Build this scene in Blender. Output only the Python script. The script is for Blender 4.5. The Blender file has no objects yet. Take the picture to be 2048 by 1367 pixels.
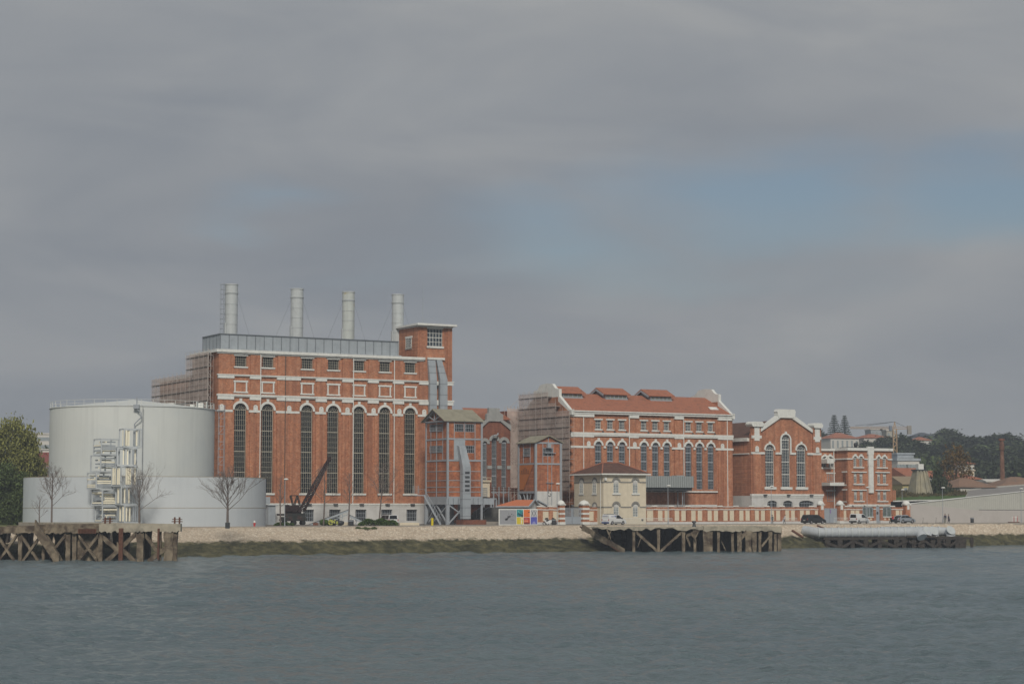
# Riverside brick power station seen from a boat: one script, metres, Z up, water at z = 0.
import bpy, math, random
from math import sin, cos, tan, atan, atan2, pi, radians, sqrt
from mathutils import Vector, Matrix
from mathutils.geometry import tessellate_polygon
R = random.Random(7)
SC = bpy.context.scene
COL = SC.collection

# ---------------------------------------------------------------- camera
F, CX, CY, HZ, H = 3982.0, 1024.0, 683.5, 1015.0, 7.0      # focal length and horizon row in photo pixels, eye height
PITCH = atan((HZ - CY) / F)
cam = bpy.data.cameras.new('camera'); camo = bpy.data.objects.new('camera', cam); COL.objects.link(camo)
camo.location = (0, 0, H); camo.rotation_euler = (pi/2 + PITCH, 0, 0)
cam.sensor_width = 36; cam.lens = F / 2048 * 36; cam.clip_start = 1; cam.clip_end = 9000
SC.camera = camo

# ---------------------------------------------------------------- sky, sun, exposure
SUN_AZ, SUN_EL = radians(176), radians(36)                 # azimuth clockwise from +Y: high behind the camera
w = bpy.data.worlds.new('World'); SC.world = w; w.use_nodes = True
nt = w.node_tree; N = nt.nodes; L = nt.links
for n in list(N): N.remove(n)
def nd(tree, t, **k):
    n = tree.nodes.new(t)
    for a, b in k.items(): setattr(n, a, b)
    return n
out = nd(nt, 'ShaderNodeOutputWorld')
sky = nd(nt, 'ShaderNodeTexSky', sky_type='NISHITA', sun_disc=False)
sky.sun_elevation = SUN_EL; sky.sun_rotation = SUN_AZ; sky.air_density = 1.0; sky.dust_density = 2.0
bsky = nd(nt, 'ShaderNodeBackground'); bsky.inputs[1].default_value = 0.064
L.new(sky.outputs[0], bsky.inputs[0])
tc = nd(nt, 'ShaderNodeTexCoord')
mp = nd(nt, 'ShaderNodeMapping'); mp.inputs['Scale'].default_value = (1, 1, 3.2)
L.new(tc.outputs['Generated'], mp.inputs[0])
def noise(tree, vec, scale, detail=4, rough=.5, dist=0.0):
    n = nd(tree, 'ShaderNodeTexNoise'); n.inputs['Scale'].default_value = scale; n.inputs['Detail'].default_value = detail
    n.inputs['Roughness'].default_value = rough; n.inputs['Distortion'].default_value = dist
    if vec is not None: tree.links.new(vec, n.inputs['Vector'])
    return n.outputs['Fac']
def math_(tree, op, a, b=None, c=None, clamp=False):
    n = nd(tree, 'ShaderNodeMath', operation=op); n.use_clamp = clamp
    for i, v in enumerate((a, b, c)):
        if v is None: continue
        if isinstance(v, (int, float)): n.inputs[i].default_value = v
        else: tree.links.new(v, n.inputs[i])
    return n.outputs[0]
def ramp(tree, fac, stops):
    n = nd(tree, 'ShaderNodeValToRGB'); el = n.color_ramp.elements
    el[0].position, el[0].color = stops[0][0], (*stops[0][1], 1)
    el[1].position, el[1].color = stops[-1][0], (*stops[-1][1], 1)
    for p, c in stops[1:-1]:
        e = el.new(p); e.color = (*c, 1)
    tree.links.new(fac, n.inputs[0]); return n.outputs[0]
big = noise(nt, mp.outputs[0], 4.5, 5, .5, .35)
fine = noise(nt, mp.outputs[0], 11, 4, .5, .3)
wn_ = nd(nt, 'ShaderNodeTexNoise'); wn_.inputs['Scale'].default_value = 7; wn_.inputs['Detail'].default_value = 5; L.new(mp.outputs[0], wn_.inputs['Vector'])
ws_ = nd(nt, 'ShaderNodeVectorMath', operation='MULTIPLY_ADD'); L.new(wn_.outputs['Color'], ws_.inputs[0]); ws_.inputs[1].default_value = (.10, .10, .075); ws_.inputs[2].default_value = (-.05, -.05, -.0375)
wa_ = nd(nt, 'ShaderNodeVectorMath', operation='ADD'); L.new(tc.outputs['Generated'], wa_.inputs[0]); L.new(ws_.outputs[0], wa_.inputs[1])
def gap(az, el, rx, rz):                                    # how deep inside an elliptic opening of the cloud a direction lies
    c = Vector((sin(az)*cos(el), cos(az)*cos(el), sin(el)))
    s = nd(nt, 'ShaderNodeVectorMath', operation='SUBTRACT'); L.new(wa_.outputs[0], s.inputs[0]); s.inputs[1].default_value = c
    m = nd(nt, 'ShaderNodeVectorMath', operation='MULTIPLY'); L.new(s.outputs[0], m.inputs[0]); m.inputs[1].default_value = (1/rx, 1/rx, 1/rz)
    ln = nd(nt, 'ShaderNodeVectorMath', operation='LENGTH'); L.new(m.outputs[0], ln.inputs[0])
    return math_(nt, 'SUBTRACT', 1.0, ln.outputs['Value'], clamp=True)
opens = None
for az, el, rx, rz, k in ((.14, .152, .14, .040, .70), (.255, .152, .13, .045, .85), (.03, .128, .11, .030, .55), (-.135, .151, .07, .018, .55),
                          (.45, .2, .2, .08, .8), (-.5, .2, .2, .05, .5), (.05, .118, .25, .014, .35)):
    g = math_(nt, 'MULTIPLY', gap(az, el, rx, rz), k)
    opens = g if opens is None else math_(nt, 'MAXIMUM', opens, g)
op = math_(nt, 'MULTIPLY_ADD', big, 1.1, math_(nt, 'MULTIPLY_ADD', fine, .35, -.72))
op = math_(nt, 'ADD', op, math_(nt, 'MULTIPLY', opens, 1.5))
blue = nd(nt, 'ShaderNodeMapRange', interpolation_type='SMOOTHSTEP'); L.new(op, blue.inputs['Value'])
blue.inputs['From Min'].default_value = .10; blue.inputs['From Max'].default_value = 1.25
blue.inputs['To Max'].default_value = .95
mp2 = nd(nt, 'ShaderNodeMapping'); mp2.inputs['Scale'].default_value = (1, 1, 3.4); mp2.inputs['Location'].default_value = (3, 1, 2)
L.new(tc.outputs['Generated'], mp2.inputs[0])
shade = math_(nt, 'ADD', math_(nt, 'MULTIPLY', noise(nt, mp2.outputs[0], 5.5, 4, .5, .6), .85), math_(nt, 'MULTIPLY', fine, .15))
ccol = ramp(nt, shade, [(.32, (.176, .192, .215)), (.50, (.212, .224, .240)), (.68, (.252, .259, .265))])
bcl = nd(nt, 'ShaderNodeBackground'); L.new(ccol, bcl.inputs[0]); bcl.inputs[1].default_value = 1.36
mx = nd(nt, 'ShaderNodeMixShader'); L.new(blue.outputs[0], mx.inputs[0]); L.new(bcl.outputs[0], mx.inputs[1]); L.new(bsky.outputs[0], mx.inputs[2])
L.new(mx.outputs[0], out.inputs['Surface'])
sd = bpy.data.lights.new('sun', 'SUN'); sd.energy = 2.3; sd.angle = radians(12); sd.color = (1, .93, .83)
so = bpy.data.objects.new('sun', sd); COL.objects.link(so); so.location = (60, -60, 120)
tosun = Vector((sin(SUN_AZ)*cos(SUN_EL), cos(SUN_AZ)*cos(SUN_EL), sin(SUN_EL)))
so.rotation_euler = tosun.to_track_quat('Z', 'Y').to_euler()
SC.view_settings.view_transform = 'Standard'; SC.view_settings.look = 'None'; SC.view_settings.exposure = 0; SC.view_settings.gamma = 1
SC.render.engine = 'CYCLES'
cy = SC.cycles; cy.use_denoising = True; cy.max_bounces = 5; cy.diffuse_bounces = 2; cy.glossy_bounces = 2; cy.volume_bounces = 0
cy.transparent_max_bounces = 12; cy.caustics_reflective = False; cy.caustics_refractive = False
try: cy.denoiser = 'OPENIMAGEDENOISE'
except Exception: pass

# ---------------------------------------------------------------- measuring: photo readings turned into metres on real planes
ZG = 4.05                                                   # quay level
def ray(px, py):
    x = (px - CX) / F; v = (CY - py) / F
    return Vector((x, cos(PITCH) - v*sin(PITCH), sin(PITCH) + v*cos(PITCH)))
def at(px, py, Y):
    d = ray(px, py); k = Y / d.y; return Vector((d.x*k, Y, H + d.z*k))
def gnd(px, py, z=ZG):
    d = ray(px, py); k = (z - H) / d.z; return Vector((d.x*k, d.y*k, z))
SL = .56                                                    # the facades' drift away from the viewer per metre to the right
class Frame:
    """local axes of a building: x along the front, y inwards, z up from the ground"""
    def __init__(s, px, Y0=None, a=SL, point=None, py=1030, z=ZG):
        if point is None:
            d = ray(px, py); k = Y0 / (d.y - a*d.x); point = Vector((d.x*k, d.y*k, z))
        s.o = Vector((point.x, point.y, z)); s.th = atan(a)
        s.u = Vector((cos(s.th), sin(s.th), 0)); s.n = Vector((-sin(s.th), cos(s.th), 0)); s.z = z
    def f(s, px, py, t=0.0):
        d = ray(px, py); c = Vector((0, 0, H)); k = (t - (c - s.o).dot(s.n)) / d.dot(s.n)
        p = c + d*k - s.o; return p.dot(s.u), c.z + d.z*k - s.z
    def x(s, px, py=930, t=0.0): return s.f(px, py, t)[0]
    def h(s, py, px, t=0.0): return s.f(px, py, t)[1]
    def side(s, px, py, x=0.0):
        d = ray(px, py); c = Vector((0, 0, H)); k = (x - (c - s.o).dot(s.u)) / d.dot(s.u)
        p = c + d*k - s.o; return p.dot(s.n), c.z + d.z*k - s.z
    def depth(s, px, py, x=0.0): return s.side(px, py, x)[0]
    def world(s, x, y, z=0): return s.o + s.u*x + s.n*y + Vector((0, 0, z))

# ---------------------------------------------------------------- objects
def tag(o, label=None, cat=None, group=None, kind=None):
    if label: o['label'] = label
    if cat: o['category'] = cat
    if group: o['group'] = group
    if kind: o['kind'] = kind
    return o
def empty(name, loc, rz=0.0, label=None, cat=None, group=None):
    o = bpy.data.objects.new(name, None); COL.objects.link(o); o.location = loc; o.rotation_euler = (0, 0, rz)
    o.empty_display_size = .5
    return tag(o, label, cat, group)
def fempty(name, fr, label, cat, group=None): return empty(name, fr.o, fr.th, label, cat, group)
def put(name, mesh, parent=None, loc=(0, 0, 0), rz=0.0, sc=None):
    o = bpy.data.objects.new(name, mesh); COL.objects.link(o); o.parent = parent; o.location = loc; o.rotation_euler = (0, 0, rz)
    if sc: o.scale = sc if hasattr(sc, '__len__') else (sc, sc, sc)
    return o
def copy_tree(o, parent=None):
    c = o.copy(); COL.objects.link(c)
    if parent is not None: c.parent = parent
    for ch in list(o.children): copy_tree(ch, c)
    return c
class MB:
    def __init__(s): s.v = []; s.f = []; s.mi = []; s.cur = 0
    def add(s, vs, fs):
        b = len(s.v); s.v += [tuple(v) for v in vs]; s.f += [tuple(i + b for i in f) for f in fs]; s.mi += [s.cur]*len(fs); return s
    def box(s, x0, x1, y0, y1, z0, z1):
        if x0 > x1: x0, x1 = x1, x0
        if y0 > y1: y0, y1 = y1, y0
        if z0 > z1: z0, z1 = z1, z0
        return s.add([(x0,y0,z0),(x1,y0,z0),(x1,y1,z0),(x0,y1,z0),(x0,y0,z1),(x1,y0,z1),(x1,y1,z1),(x0,y1,z1)],
                     [(0,3,2,1),(4,5,6,7),(0,1,5,4),(1,2,6,5),(2,3,7,6),(3,0,4,7)])
    def beam(s, p, q, w, h=None, up=(0, 0, 1)):
        p, q = Vector(p), Vector(q); h = h or w; d = (q - p)
        if d.length < 1e-6: return s
        d.normalize(); up = Vector(up)
        if abs(d.dot(up)) > .98: up = Vector((0, 1, 0))
        a = d.cross(up).normalized(); b = a.cross(d).normalized(); vs = []
        for c in (p, q):
            for i, j in ((-1,-1),(1,-1),(1,1),(-1,1)): vs.append(c + a*(i*w/2) + b*(j*h/2))
        return s.add(vs, [(0,3,2,1),(4,5,6,7),(0,1,5,4),(1,2,6,5),(2,3,7,6),(3,0,4,7)])
    def tube(s, pts, rs, n=8, caps=True):
        pts = [Vector(p) for p in pts]
        if not hasattr(rs, '__len__'): rs = [rs]*len(pts)
        vs = []; fs = []; a0 = None
        for i, p in enumerate(pts):
            d = (pts[min(i+1, len(pts)-1)] - pts[max(i-1, 0)]).normalized()
            up = Vector((0, 0, 1)) if abs(d.z) < .9 else Vector((0, 1, 0))
            a = d.cross(up).normalized() if a0 is None else (a0 - d*a0.dot(d)).normalized()
            a0 = a; b = d.cross(a)
            for k in range(n):
                t = 2*pi*k/n; vs.append(p + a*(cos(t)*rs[i]) + b*(sin(t)*rs[i]))
        for i in range(len(pts)-1):
            for k in range(n):
                k2 = (k+1) % n; fs.append((i*n+k, i*n+k2, (i+1)*n+k2, (i+1)*n+k))
        if caps: fs.append(tuple(range(n-1, -1, -1))); fs.append(tuple((len(pts)-1)*n + k for k in range(n)))
        return s.add(vs, fs)
    def lathe(s, prof, n=32, c=(0, 0, 0), a0=0, a1=2*pi):
        full = abs(a1 - a0 - 2*pi) < 1e-6; m = n if full else n+1; vs = []; fs = []
        for r, z in prof:
            for k in range(m):
                t = a0 + (a1-a0)*k/n; vs.append((c[0]+r*cos(t), c[1]+r*sin(t), c[2]+z))
        for i in range(len(prof)-1):
            for k in range(n):
                k2 = (k+1) % m if full else k+1
                fs.append((i*m+k, i*m+k2, (i+1)*m+k2, (i+1)*m+k))
        return s.add(vs, fs)
    def prism(s, poly, y0, y1, ax='y'):
        """polygon in x,z pushed from y0 to y1 (ax 'x': polygon in y,z pushed along x; ax 'z': polygon in x,y pushed along z)"""
        def P3(a, b, c): return (a, c, b) if ax == 'y' else ((c, a, b) if ax == 'x' else (a, b, c))
        n = len(poly); vs = [P3(a, b, y0) for a, b in poly] + [P3(a, b, y1) for a, b in poly]
        tri = tessellate_polygon([[Vector((a, b, 0)) for a, b in poly]])
        fs = [tuple(t) for t in tri] + [tuple(i+n for i in reversed(t)) for t in tri]
        fs += [(i, (i+1) % n, (i+1) % n + n, i + n) for i in range(n)]
        return s.add(vs, fs)
    def plate(s, outline, holes, y, depth, rev=None):
        """wall face in x,z at y with openings whose reveals run back by depth"""
        loops = [[Vector((a, b, 0)) for a, b in outline]] + [[Vector((a, b, 0)) for a, b in h] for h in holes]
        tri = tessellate_polygon(loops); flat = [p for l in loops for p in l]
        s.add([(p.x, y, p.y) for p in flat], [tuple(t) for t in tri])
        for hl in holes:
            n = len(hl); s.add([(a, y, b) for a, b in hl] + [(a, y+depth, b) for a, b in hl], [(i, (i+1) % n, (i+1) % n + n, i+n) for i in range(n)])
        return s
    def arch(s, cx, cz, ri, ro, y0, y1, n=12, jamb=0.0, a0=0.0, a1=pi):
        pts = [(cos(a0 + (a1-a0)*k/n), sin(a0 + (a1-a0)*k/n)) for k in range(n+1)]
        for k in range(n):
            (c0, s0), (c1, s1) = pts[k], pts[k+1]
            q = [(cx+ri*c0, cz+ri*s0), (cx+ro*c0, cz+ro*s0), (cx+ro*c1, cz+ro*s1), (cx+ri*c1, cz+ri*s1)]
            vs = [(a, y0, b) for a, b in q] + [(a, y1, b) for a, b in q]
            s.add(vs, [(0,1,2,3),(7,6,5,4),(1,5,6,2),(0,3,7,4)])
        if jamb:
            s.box(cx-ro, cx-ri, y0, y1, cz-jamb, cz); s.box(cx+ri, cx+ro, y0, y1, cz-jamb, cz)
        return s
    def mesh(s, name, mats, smooth=None):
        m = bpy.data.meshes.new(name); m.from_pydata(s.v, [], s.f)
        if not isinstance(mats, (list, tuple)): mats = [mats]
        for k in mats: m.materials.append(k)
        if len(mats) > 1: m.polygons.foreach_set('material_index', s.mi)
        if smooth is not None:
            m.polygons.foreach_set('use_smooth', [True]*len(m.polygons))
            try: m.set_sharp_from_angle(angle=radians(smooth))
            except Exception: pass
        m.update(); return m
    def build(s, name, mats, parent=None, loc=(0, 0, 0), rz=0.0, smooth=None, label=None):
        o = put(name, s.mesh(name, mats, smooth), parent, loc, rz)
        if label: o['label'] = label
        return o

# ---------------------------------------------------------------- materials
MATS = {}
def mat(name, col, rough=.8, var=.12, scale=1.0, col2=None, f2=(.5, .72), s2=.25, bump=0.0, bs=6.0, metal=0.0, streak=0.0, spec=.3, dist=.3):
    """paint, stone, metal: a colour that drifts by noise, patches of a second colour, rain streaks, a little relief"""
    m = bpy.data.materials.new(name); m.use_nodes = True; t = m.node_tree; b = t.nodes['Principled BSDF']
    geo = nd(t, 'ShaderNodeNewGeometry'); pos = geo.outputs['Position']
    n1 = noise(t, pos, scale, 6, .6)
    lo = tuple(c*(1-var) for c in col); hi = tuple(min(1, c*(1+var)) for c in col)
    c = ramp(t, n1, [(.3, lo), (.7, hi)])
    def mixc(a, fac, colr):
        n = nd(t, 'ShaderNodeMix', data_type='RGBA'); t.links.new(fac, n.inputs[0]); t.links.new(a, n.inputs[6]); n.inputs[7].default_value = (*colr, 1)
        return n.outputs[2]
    if col2:
        f = ramp(t, noise(t, pos, s2, 6, .65, dist), [(f2[0], (0, 0, 0)), (f2[1], (1, 1, 1))]); c = mixc(c, f, col2)
    if streak:
        mm = nd(t, 'ShaderNodeMapping'); mm.inputs['Scale'].default_value = (1.6, 1.6, .07); t.links.new(pos, mm.inputs[0])
        f = ramp(t, noise(t, mm.outputs[0], 1.0, 4, .6), [(.5, (0, 0, 0)), (.85, (streak,)*3)]); c = mixc(c, f, tuple(x*.45 for x in col))
    t.links.new(c, b.inputs['Base Color']); b.inputs['Roughness'].default_value = rough; b.inputs['Metallic'].default_value = metal
    b.inputs['Specular IOR Level'].default_value = spec
    if bump:
        bn = nd(t, 'ShaderNodeBump'); bn.inputs['Strength'].default_value = 1; bn.inputs['Distance'].default_value = bump
        t.links.new(noise(t, pos, bs, 4, .6), bn.inputs['Height']); t.links.new(bn.outputs[0], b.inputs['Normal'])
    MATS[name] = m; return m
def brickmat(name, col, dark, pale, courses=1.0):
    """brickwork: every brick its own tone, mortar lines, weathered and rebuilt patches, rain streaks"""
    m = bpy.data.materials.new(name); m.use_nodes = True; t = m.node_tree; b = t.nodes['Principled BSDF']
    geo = nd(t, 'ShaderNodeNewGeometry'); pos = geo.outputs['Position']
    sp = nd(t, 'ShaderNodeSeparateXYZ'); t.links.new(pos, sp.inputs[0])
    u = math_(t, 'ADD', math_(t, 'MULTIPLY', sp.outputs[0], cos(atan(SL)) + sin(atan(SL))), math_(t, 'MULTIPLY', sp.outputs[1], .9))
    cb = nd(t, 'ShaderNodeCombineXYZ'); t.links.new(u, cb.inputs[0]); t.links.new(sp.outputs[2], cb.inputs[1])
    br = nd(t, 'ShaderNodeTexBrick'); t.links.new(cb.outputs[0], br.inputs['Vector'])
    br.inputs['Scale'].default_value = 1; br.inputs['Brick Width'].default_value = .46*courses; br.inputs['Row Height'].default_value = .17*courses
    br.inputs['Mortar Size'].default_value = .012; br.inputs['Mortar Smooth'].default_value = .3; br.inputs['Bias'].default_value = -.1
    br.inputs['Color1'].default_value = (*[c*.78 for c in col], 1); br.inputs['Color2'].default_value = (*[min(1, c*1.28) for c in col], 1)
    br.inputs['Mortar'].default_value = (*[c*.8 + .05 for c in col], 1)
    def mixc(a, fac, colr):
        n = nd(t, 'ShaderNodeMix', data_type='RGBA'); t.links.new(fac, n.inputs[0]); t.links.new(a, n.inputs[6]); n.inputs[7].default_value = (*colr, 1)
        return n.outputs[2]
    c = mixc(br.outputs['Color'], ramp(t, noise(t, pos, .35, 8, .72, .4), [(.45, (0, 0, 0)), (.8, (.75,)*3)]), dark)
    c = mixc(c, ramp(t, noise(t, pos, 1.3, 6, .7, .2), [(.46, (0, 0, 0)), (.74, (.75,)*3)]), pale)
    mm = nd(t, 'ShaderNodeMapping'); mm.inputs['Scale'].default_value = (1.1, 1.1, .05); t.links.new(pos, mm.inputs[0])
    c = mixc(c, ramp(t, noise(t, mm.outputs[0], 1.0, 5, .6), [(.42, (0, 0, 0)), (.75, (.7,)*3)]), tuple(x*.8 for x in dark))
    t.links.new(c, b.inputs['Base Color']); b.inputs['Roughness'].default_value = .9; b.inputs['Specular IOR Level'].default_value = .2
    MATS[name] = m; return m
brick = brickmat('brick', (.475, .20, .105), (.24, .10, .065), (.60, .33, .21))
brick2 = brickmat('brick_infill', (.45, .155, .07), (.13, .06, .045), (.56, .29, .17), 1.6)
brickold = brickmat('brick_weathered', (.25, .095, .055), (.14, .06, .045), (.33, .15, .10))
white = mat('white_paint', (.72, .73, .69), .8, .07, 1.5, col2=(.50, .50, .47), f2=(.55, .8), s2=.7, streak=.25)
whiteb = mat('white_render', (.62, .62, .60), .85, .05, .8, col2=(.46, .46, .43), f2=(.5, .8), s2=.5, streak=.3)
cream = mat('cream_render', (.68, .61, .47), .85, .06, 1.5, col2=(.52, .46, .36), f2=(.5, .85), s2=.35, streak=.25)
creamp = mat('cream_panel', (.70, .62, .47), .85, .07, 2, streak=.2)
greyst = mat('grey_stone', (.24, .24, .22), .85, .1, 3)
zinc = mat('zinc_sheet', (.36, .40, .43), .55, .06, .8, col2=(.27, .30, .33), f2=(.5, .8), s2=.6, streak=.35, spec=.4)
seam = mat('seam_metal', (.16, .18, .20), .6, .1, 2)
steelp = mat('pale_steel', (.52, .56, .58), .5, .06, 2)
steel = mat('grey_steel', (.33, .36, .39), .55, .1, 2, col2=(.22, .20, .18), f2=(.62, .8), s2=1.2)
steeld = mat('dark_steel', (.05, .055, .06), .5, .2, 3)
stack = mat('stack_paint', (.50, .53, .53), .6, .05, .8, col2=(.40, .42, .42), f2=(.5, .8), s2=.8, streak=.4)
stackr = mat('stack_rusty_paint', (.50, .53, .50), .6, .06, .8, col2=(.42, .33, .12), f2=(.6, .75), s2=.9, streak=.4)
tank = mat('tank_paint', (.64, .665, .635), .6, .03, .15, col2=(.56, .60, .60), f2=(.5, .85), s2=.12, streak=.22, spec=.35)
tank2 = mat('tank_wall_paint', (.58, .62, .64), .6, .03, .2, col2=(.51, .56, .59), f2=(.5, .85), s2=.15, streak=.15, spec=.35)
rustm = mat('rust', (.12, .055, .035), .9, .3, 4, bump=.02)
rustp = mat('rust_mark', (.34, .26, .13), .9, .2, 4)
tile = mat('clay_tiles', (.37, .145, .085), .85, .25, 3.5, col2=(.22, .10, .065), f2=(.5, .75), s2=.8, bump=.03, bs=8)
tilebr = mat('old_tiles', (.11, .055, .04), .9, .3, 4, col2=(.20, .10, .07), f2=(.5, .75), s2=1.0, bump=.03, bs=8)
tilenew = mat('new_tiles', (.52, .17, .08), .8, .06, 3)
fibre = mat('fibre_cement', (.30, .28, .21), .9, .1, 1.5, col2=(.18, .17, .13), f2=(.5, .8), s2=.8, streak=.3)
asph = mat('asphalt', (.20, .185, .165), .95, .08, .5, col2=(.14, .13, .12), f2=(.5, .75), s2=.15)
kerbm = mat('kerb_stone', (.34, .31, .27), .9, .12, 1.2)
concr = mat('concrete', (.40, .36, .28), .9, .15, 1, col2=(.17, .16, .13), f2=(.48, .7), s2=.6, bump=.05, bs=3, streak=.4)
wood = mat('pier_concrete', (.25, .205, .145), .95, .3, 1.3, col2=(.075, .055, .04), f2=(.40, .62), s2=.7, bump=.08, bs=3, streak=.5)
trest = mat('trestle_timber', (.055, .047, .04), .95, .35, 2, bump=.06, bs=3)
gateg = mat('gate_paint', (.33, .37, .41), .6, .05, 1)
hvacg = mat('screen_panel', (.33, .36, .36), .6, .05, 1, streak=.2)
pipem = mat('pipe_paint', (.46, .49, .51), .6, .06, 1, col2=(.33, .35, .36), f2=(.5, .75), s2=1.0, streak=.3)
netm_pole = mat('scaffold_tube', (.48, .43, .39), .5, .1, 2)
bark = mat('bark', (.10, .085, .07), .95, .25, 3)
barkg = mat('bark_grey', (.17, .14, .125), .95, .25, 3)
black = mat('black_rubber', (.02, .02, .02), .8, .2, 5)
def plain(name, col, rough=.5, metal=0.0, var=.06): return mat(name, col, rough, var, 3, metal=metal, spec=.45)
yellow = plain('yellow_paint', (.72, .58, .02)); red = plain('red_paint', (.5, .03, .03)); chrome = plain('rim_metal', (.4, .4, .42), .35, .6)
carw = plain('car_white', (.68, .69, .68), .3); card = plain('car_dark', (.03, .033, .035), .25); cars = plain('car_silver', (.38, .42, .46), .3, .3)
blued = plain('blue_plastic', (.03, .06, .2)); cabm = plain('cab_paint', (.16, .20, .26)); lampred = plain('red_lens', (.35, .02, .02)); lampw = plain('clear_lens', (.6, .6, .55), .2)
skin = plain('skin', (.45, .27, .19), .6); hairm = plain('hair', (.04, .03, .025), .8)
cranew = mat('crane_paint', (.025, .028, .026), .7, .2, 3, col2=(.07, .035, .03), f2=(.5, .7), s2=1.5)
cranej = mat('jib_paint', (.028, .014, .013), .7, .3, 3)
creamt = mat('cream_tube', (.95, .90, .72), .4, .03, 3)
tanor = mat('tower_crane_paint', (.45, .31, .18), .6, .08, 1)
def glass(name, col, rough=.12, var=.5):
    m = bpy.data.materials.new(name); m.use_nodes = True; t = m.node_tree; b = t.nodes['Principled BSDF']
    geo = nd(t, 'ShaderNodeNewGeometry')
    c = ramp(t, noise(t, geo.outputs['Position'], 1.9, 5, .75), [(.35, tuple(x*(1-var) for x in col)), (.7, tuple(x*(1+var) for x in col))])
    t.links.new(c, b.inputs['Base Color']); b.inputs['Roughness'].default_value = rough; b.inputs['Specular IOR Level'].default_value = .4
    bn = nd(t, 'ShaderNodeBump'); bn.inputs['Distance'].default_value = .03; t.links.new(noise(t, geo.outputs['Position'], 1.5, 2), bn.inputs['Height'])
    t.links.new(bn.outputs[0], b.inputs['Normal'])
    return m
gdark = glass('dark_glass', (.011, .014, .016), .35, .8); gblue = glass('window_glass', (.045, .06, .075), .15); gpale = glass('pale_glass', (.30, .34, .35), .3, .25)
def netmat(name, col, cover):
    m = bpy.data.materials.new(name); m.use_nodes = True; t = m.node_tree; b = t.nodes['Principled BSDF']; o = t.nodes['Material Output']
    geo = nd(t, 'ShaderNodeNewGeometry'); n = noise(t, geo.outputs['Position'], .5, 5, .6, .4)
    c = ramp(t, n, [(.3, tuple(x*.8 for x in col)), (.7, tuple(x*1.15 for x in col))]); t.links.new(c, b.inputs['Base Color'])
    b.inputs['Roughness'].default_value = .9; b.inputs['Specular IOR Level'].default_value = .1
    tr = nd(t, 'ShaderNodeBsdfTransparent'); mx = nd(t, 'ShaderNodeMixShader')
    f = math_(t, 'MULTIPLY_ADD', n, .35, cover - .17); t.links.new(f, mx.inputs[0])
    t.links.new(tr.outputs[0], mx.inputs[1]); t.links.new(b.outputs[0], mx.inputs[2]); t.links.new(mx.outputs[0], o.inputs['Surface'])
    return m
net = netmat('scaffold_netting', (.68, .57, .51), .40)
def leafmat(name, col, var=.45):
    m = bpy.data.materials.new(name); m.use_nodes = True; t = m.node_tree; b = t.nodes['Principled BSDF']
    geo = nd(t, 'ShaderNodeNewGeometry')
    n = math_(t, 'ADD', math_(t, 'MULTIPLY', noise(t, geo.outputs['Position'], .45, 4, .6), .6), math_(t, 'MULTIPLY', geo.outputs['Random Per Island'], .4))
    c = ramp(t, n, [(.3, tuple(x*(1-var) for x in col)), (.72, tuple(x*(1+var) for x in col))]); t.links.new(c, b.inputs['Base Color'])
    b.inputs['Roughness'].default_value = .75; b.inputs['Specular IOR Level'].default_value = .15
    return m
lf_wil = leafmat('leaf_yellow_green', (.20, .205, .065)); lf_dk = leafmat('leaf_dark', (.048, .062, .034), .6); lf_mid = leafmat('leaf_mid', (.08, .11, .04))
lf_aut = leafmat('leaf_autumn', (.13, .085, .03)); lf_hedge = leafmat('leaf_hedge', (.06, .10, .025)); grassm = leafmat('grass_green', (.07, .12, .03), .35)
# ================================================================ water, quay, bank, hills
def edge(px_or_x, is_x=False):
    """quay edge line on the ground plan"""
    X = px_or_x if is_x else None
    return 329.1 + .569*X
def watermat():
    m = bpy.data.materials.new('river_water'); m.use_nodes = True; t = m.node_tree; b = t.nodes['Principled BSDF']
    b.inputs['Roughness'].default_value = .16; b.inputs['IOR'].default_value = 1.33; b.inputs['Specular IOR Level'].default_value = .5
    geo = nd(t, 'ShaderNodeNewGeometry'); pos = geo.outputs['Position']
    c = ramp(t, noise(t, pos, .02, 5, .6), [(.35, (.105, .150, .166)), (.65, (.138, .182, .192))]); t.links.new(c, b.inputs['Base Color'])
    def mapped(sx, sy, rot):
        mm = nd(t, 'ShaderNodeMapping'); mm.inputs['Scale'].default_value = (sx, sy, 1); mm.inputs['Rotation'].default_value = (0, 0, rot)
        t.links.new(pos, mm.inputs[0]); return mm.outputs[0]
    h2 = noise(t, mapped(1.3, 2.2, -.2), 1, 5, .65, .8)
    h3 = noise(t, mapped(5, 8, .1), 1, 3, .6, .3)
    hh = math_(t, 'ADD', math_(t, 'MULTIPLY', h2, .34), math_(t, 'MULTIPLY', h3, .08))
    gust = ramp(t, noise(t, mapped(.012, .03, .1), 1, 4, .6, .5), [(.35, (.55,)*3), (.65, (1.15,)*3)])
    bn = nd(t, 'ShaderNodeBump'); bn.inputs['Strength'].default_value = 1.0; bn.inputs['Distance'].default_value = 1.0
    t.links.new(math_(t, 'MULTIPLY', hh, gust), bn.inputs['Height']); t.links.new(bn.outputs[0], b.inputs['Normal'])
    return m
import numpy as np
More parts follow.
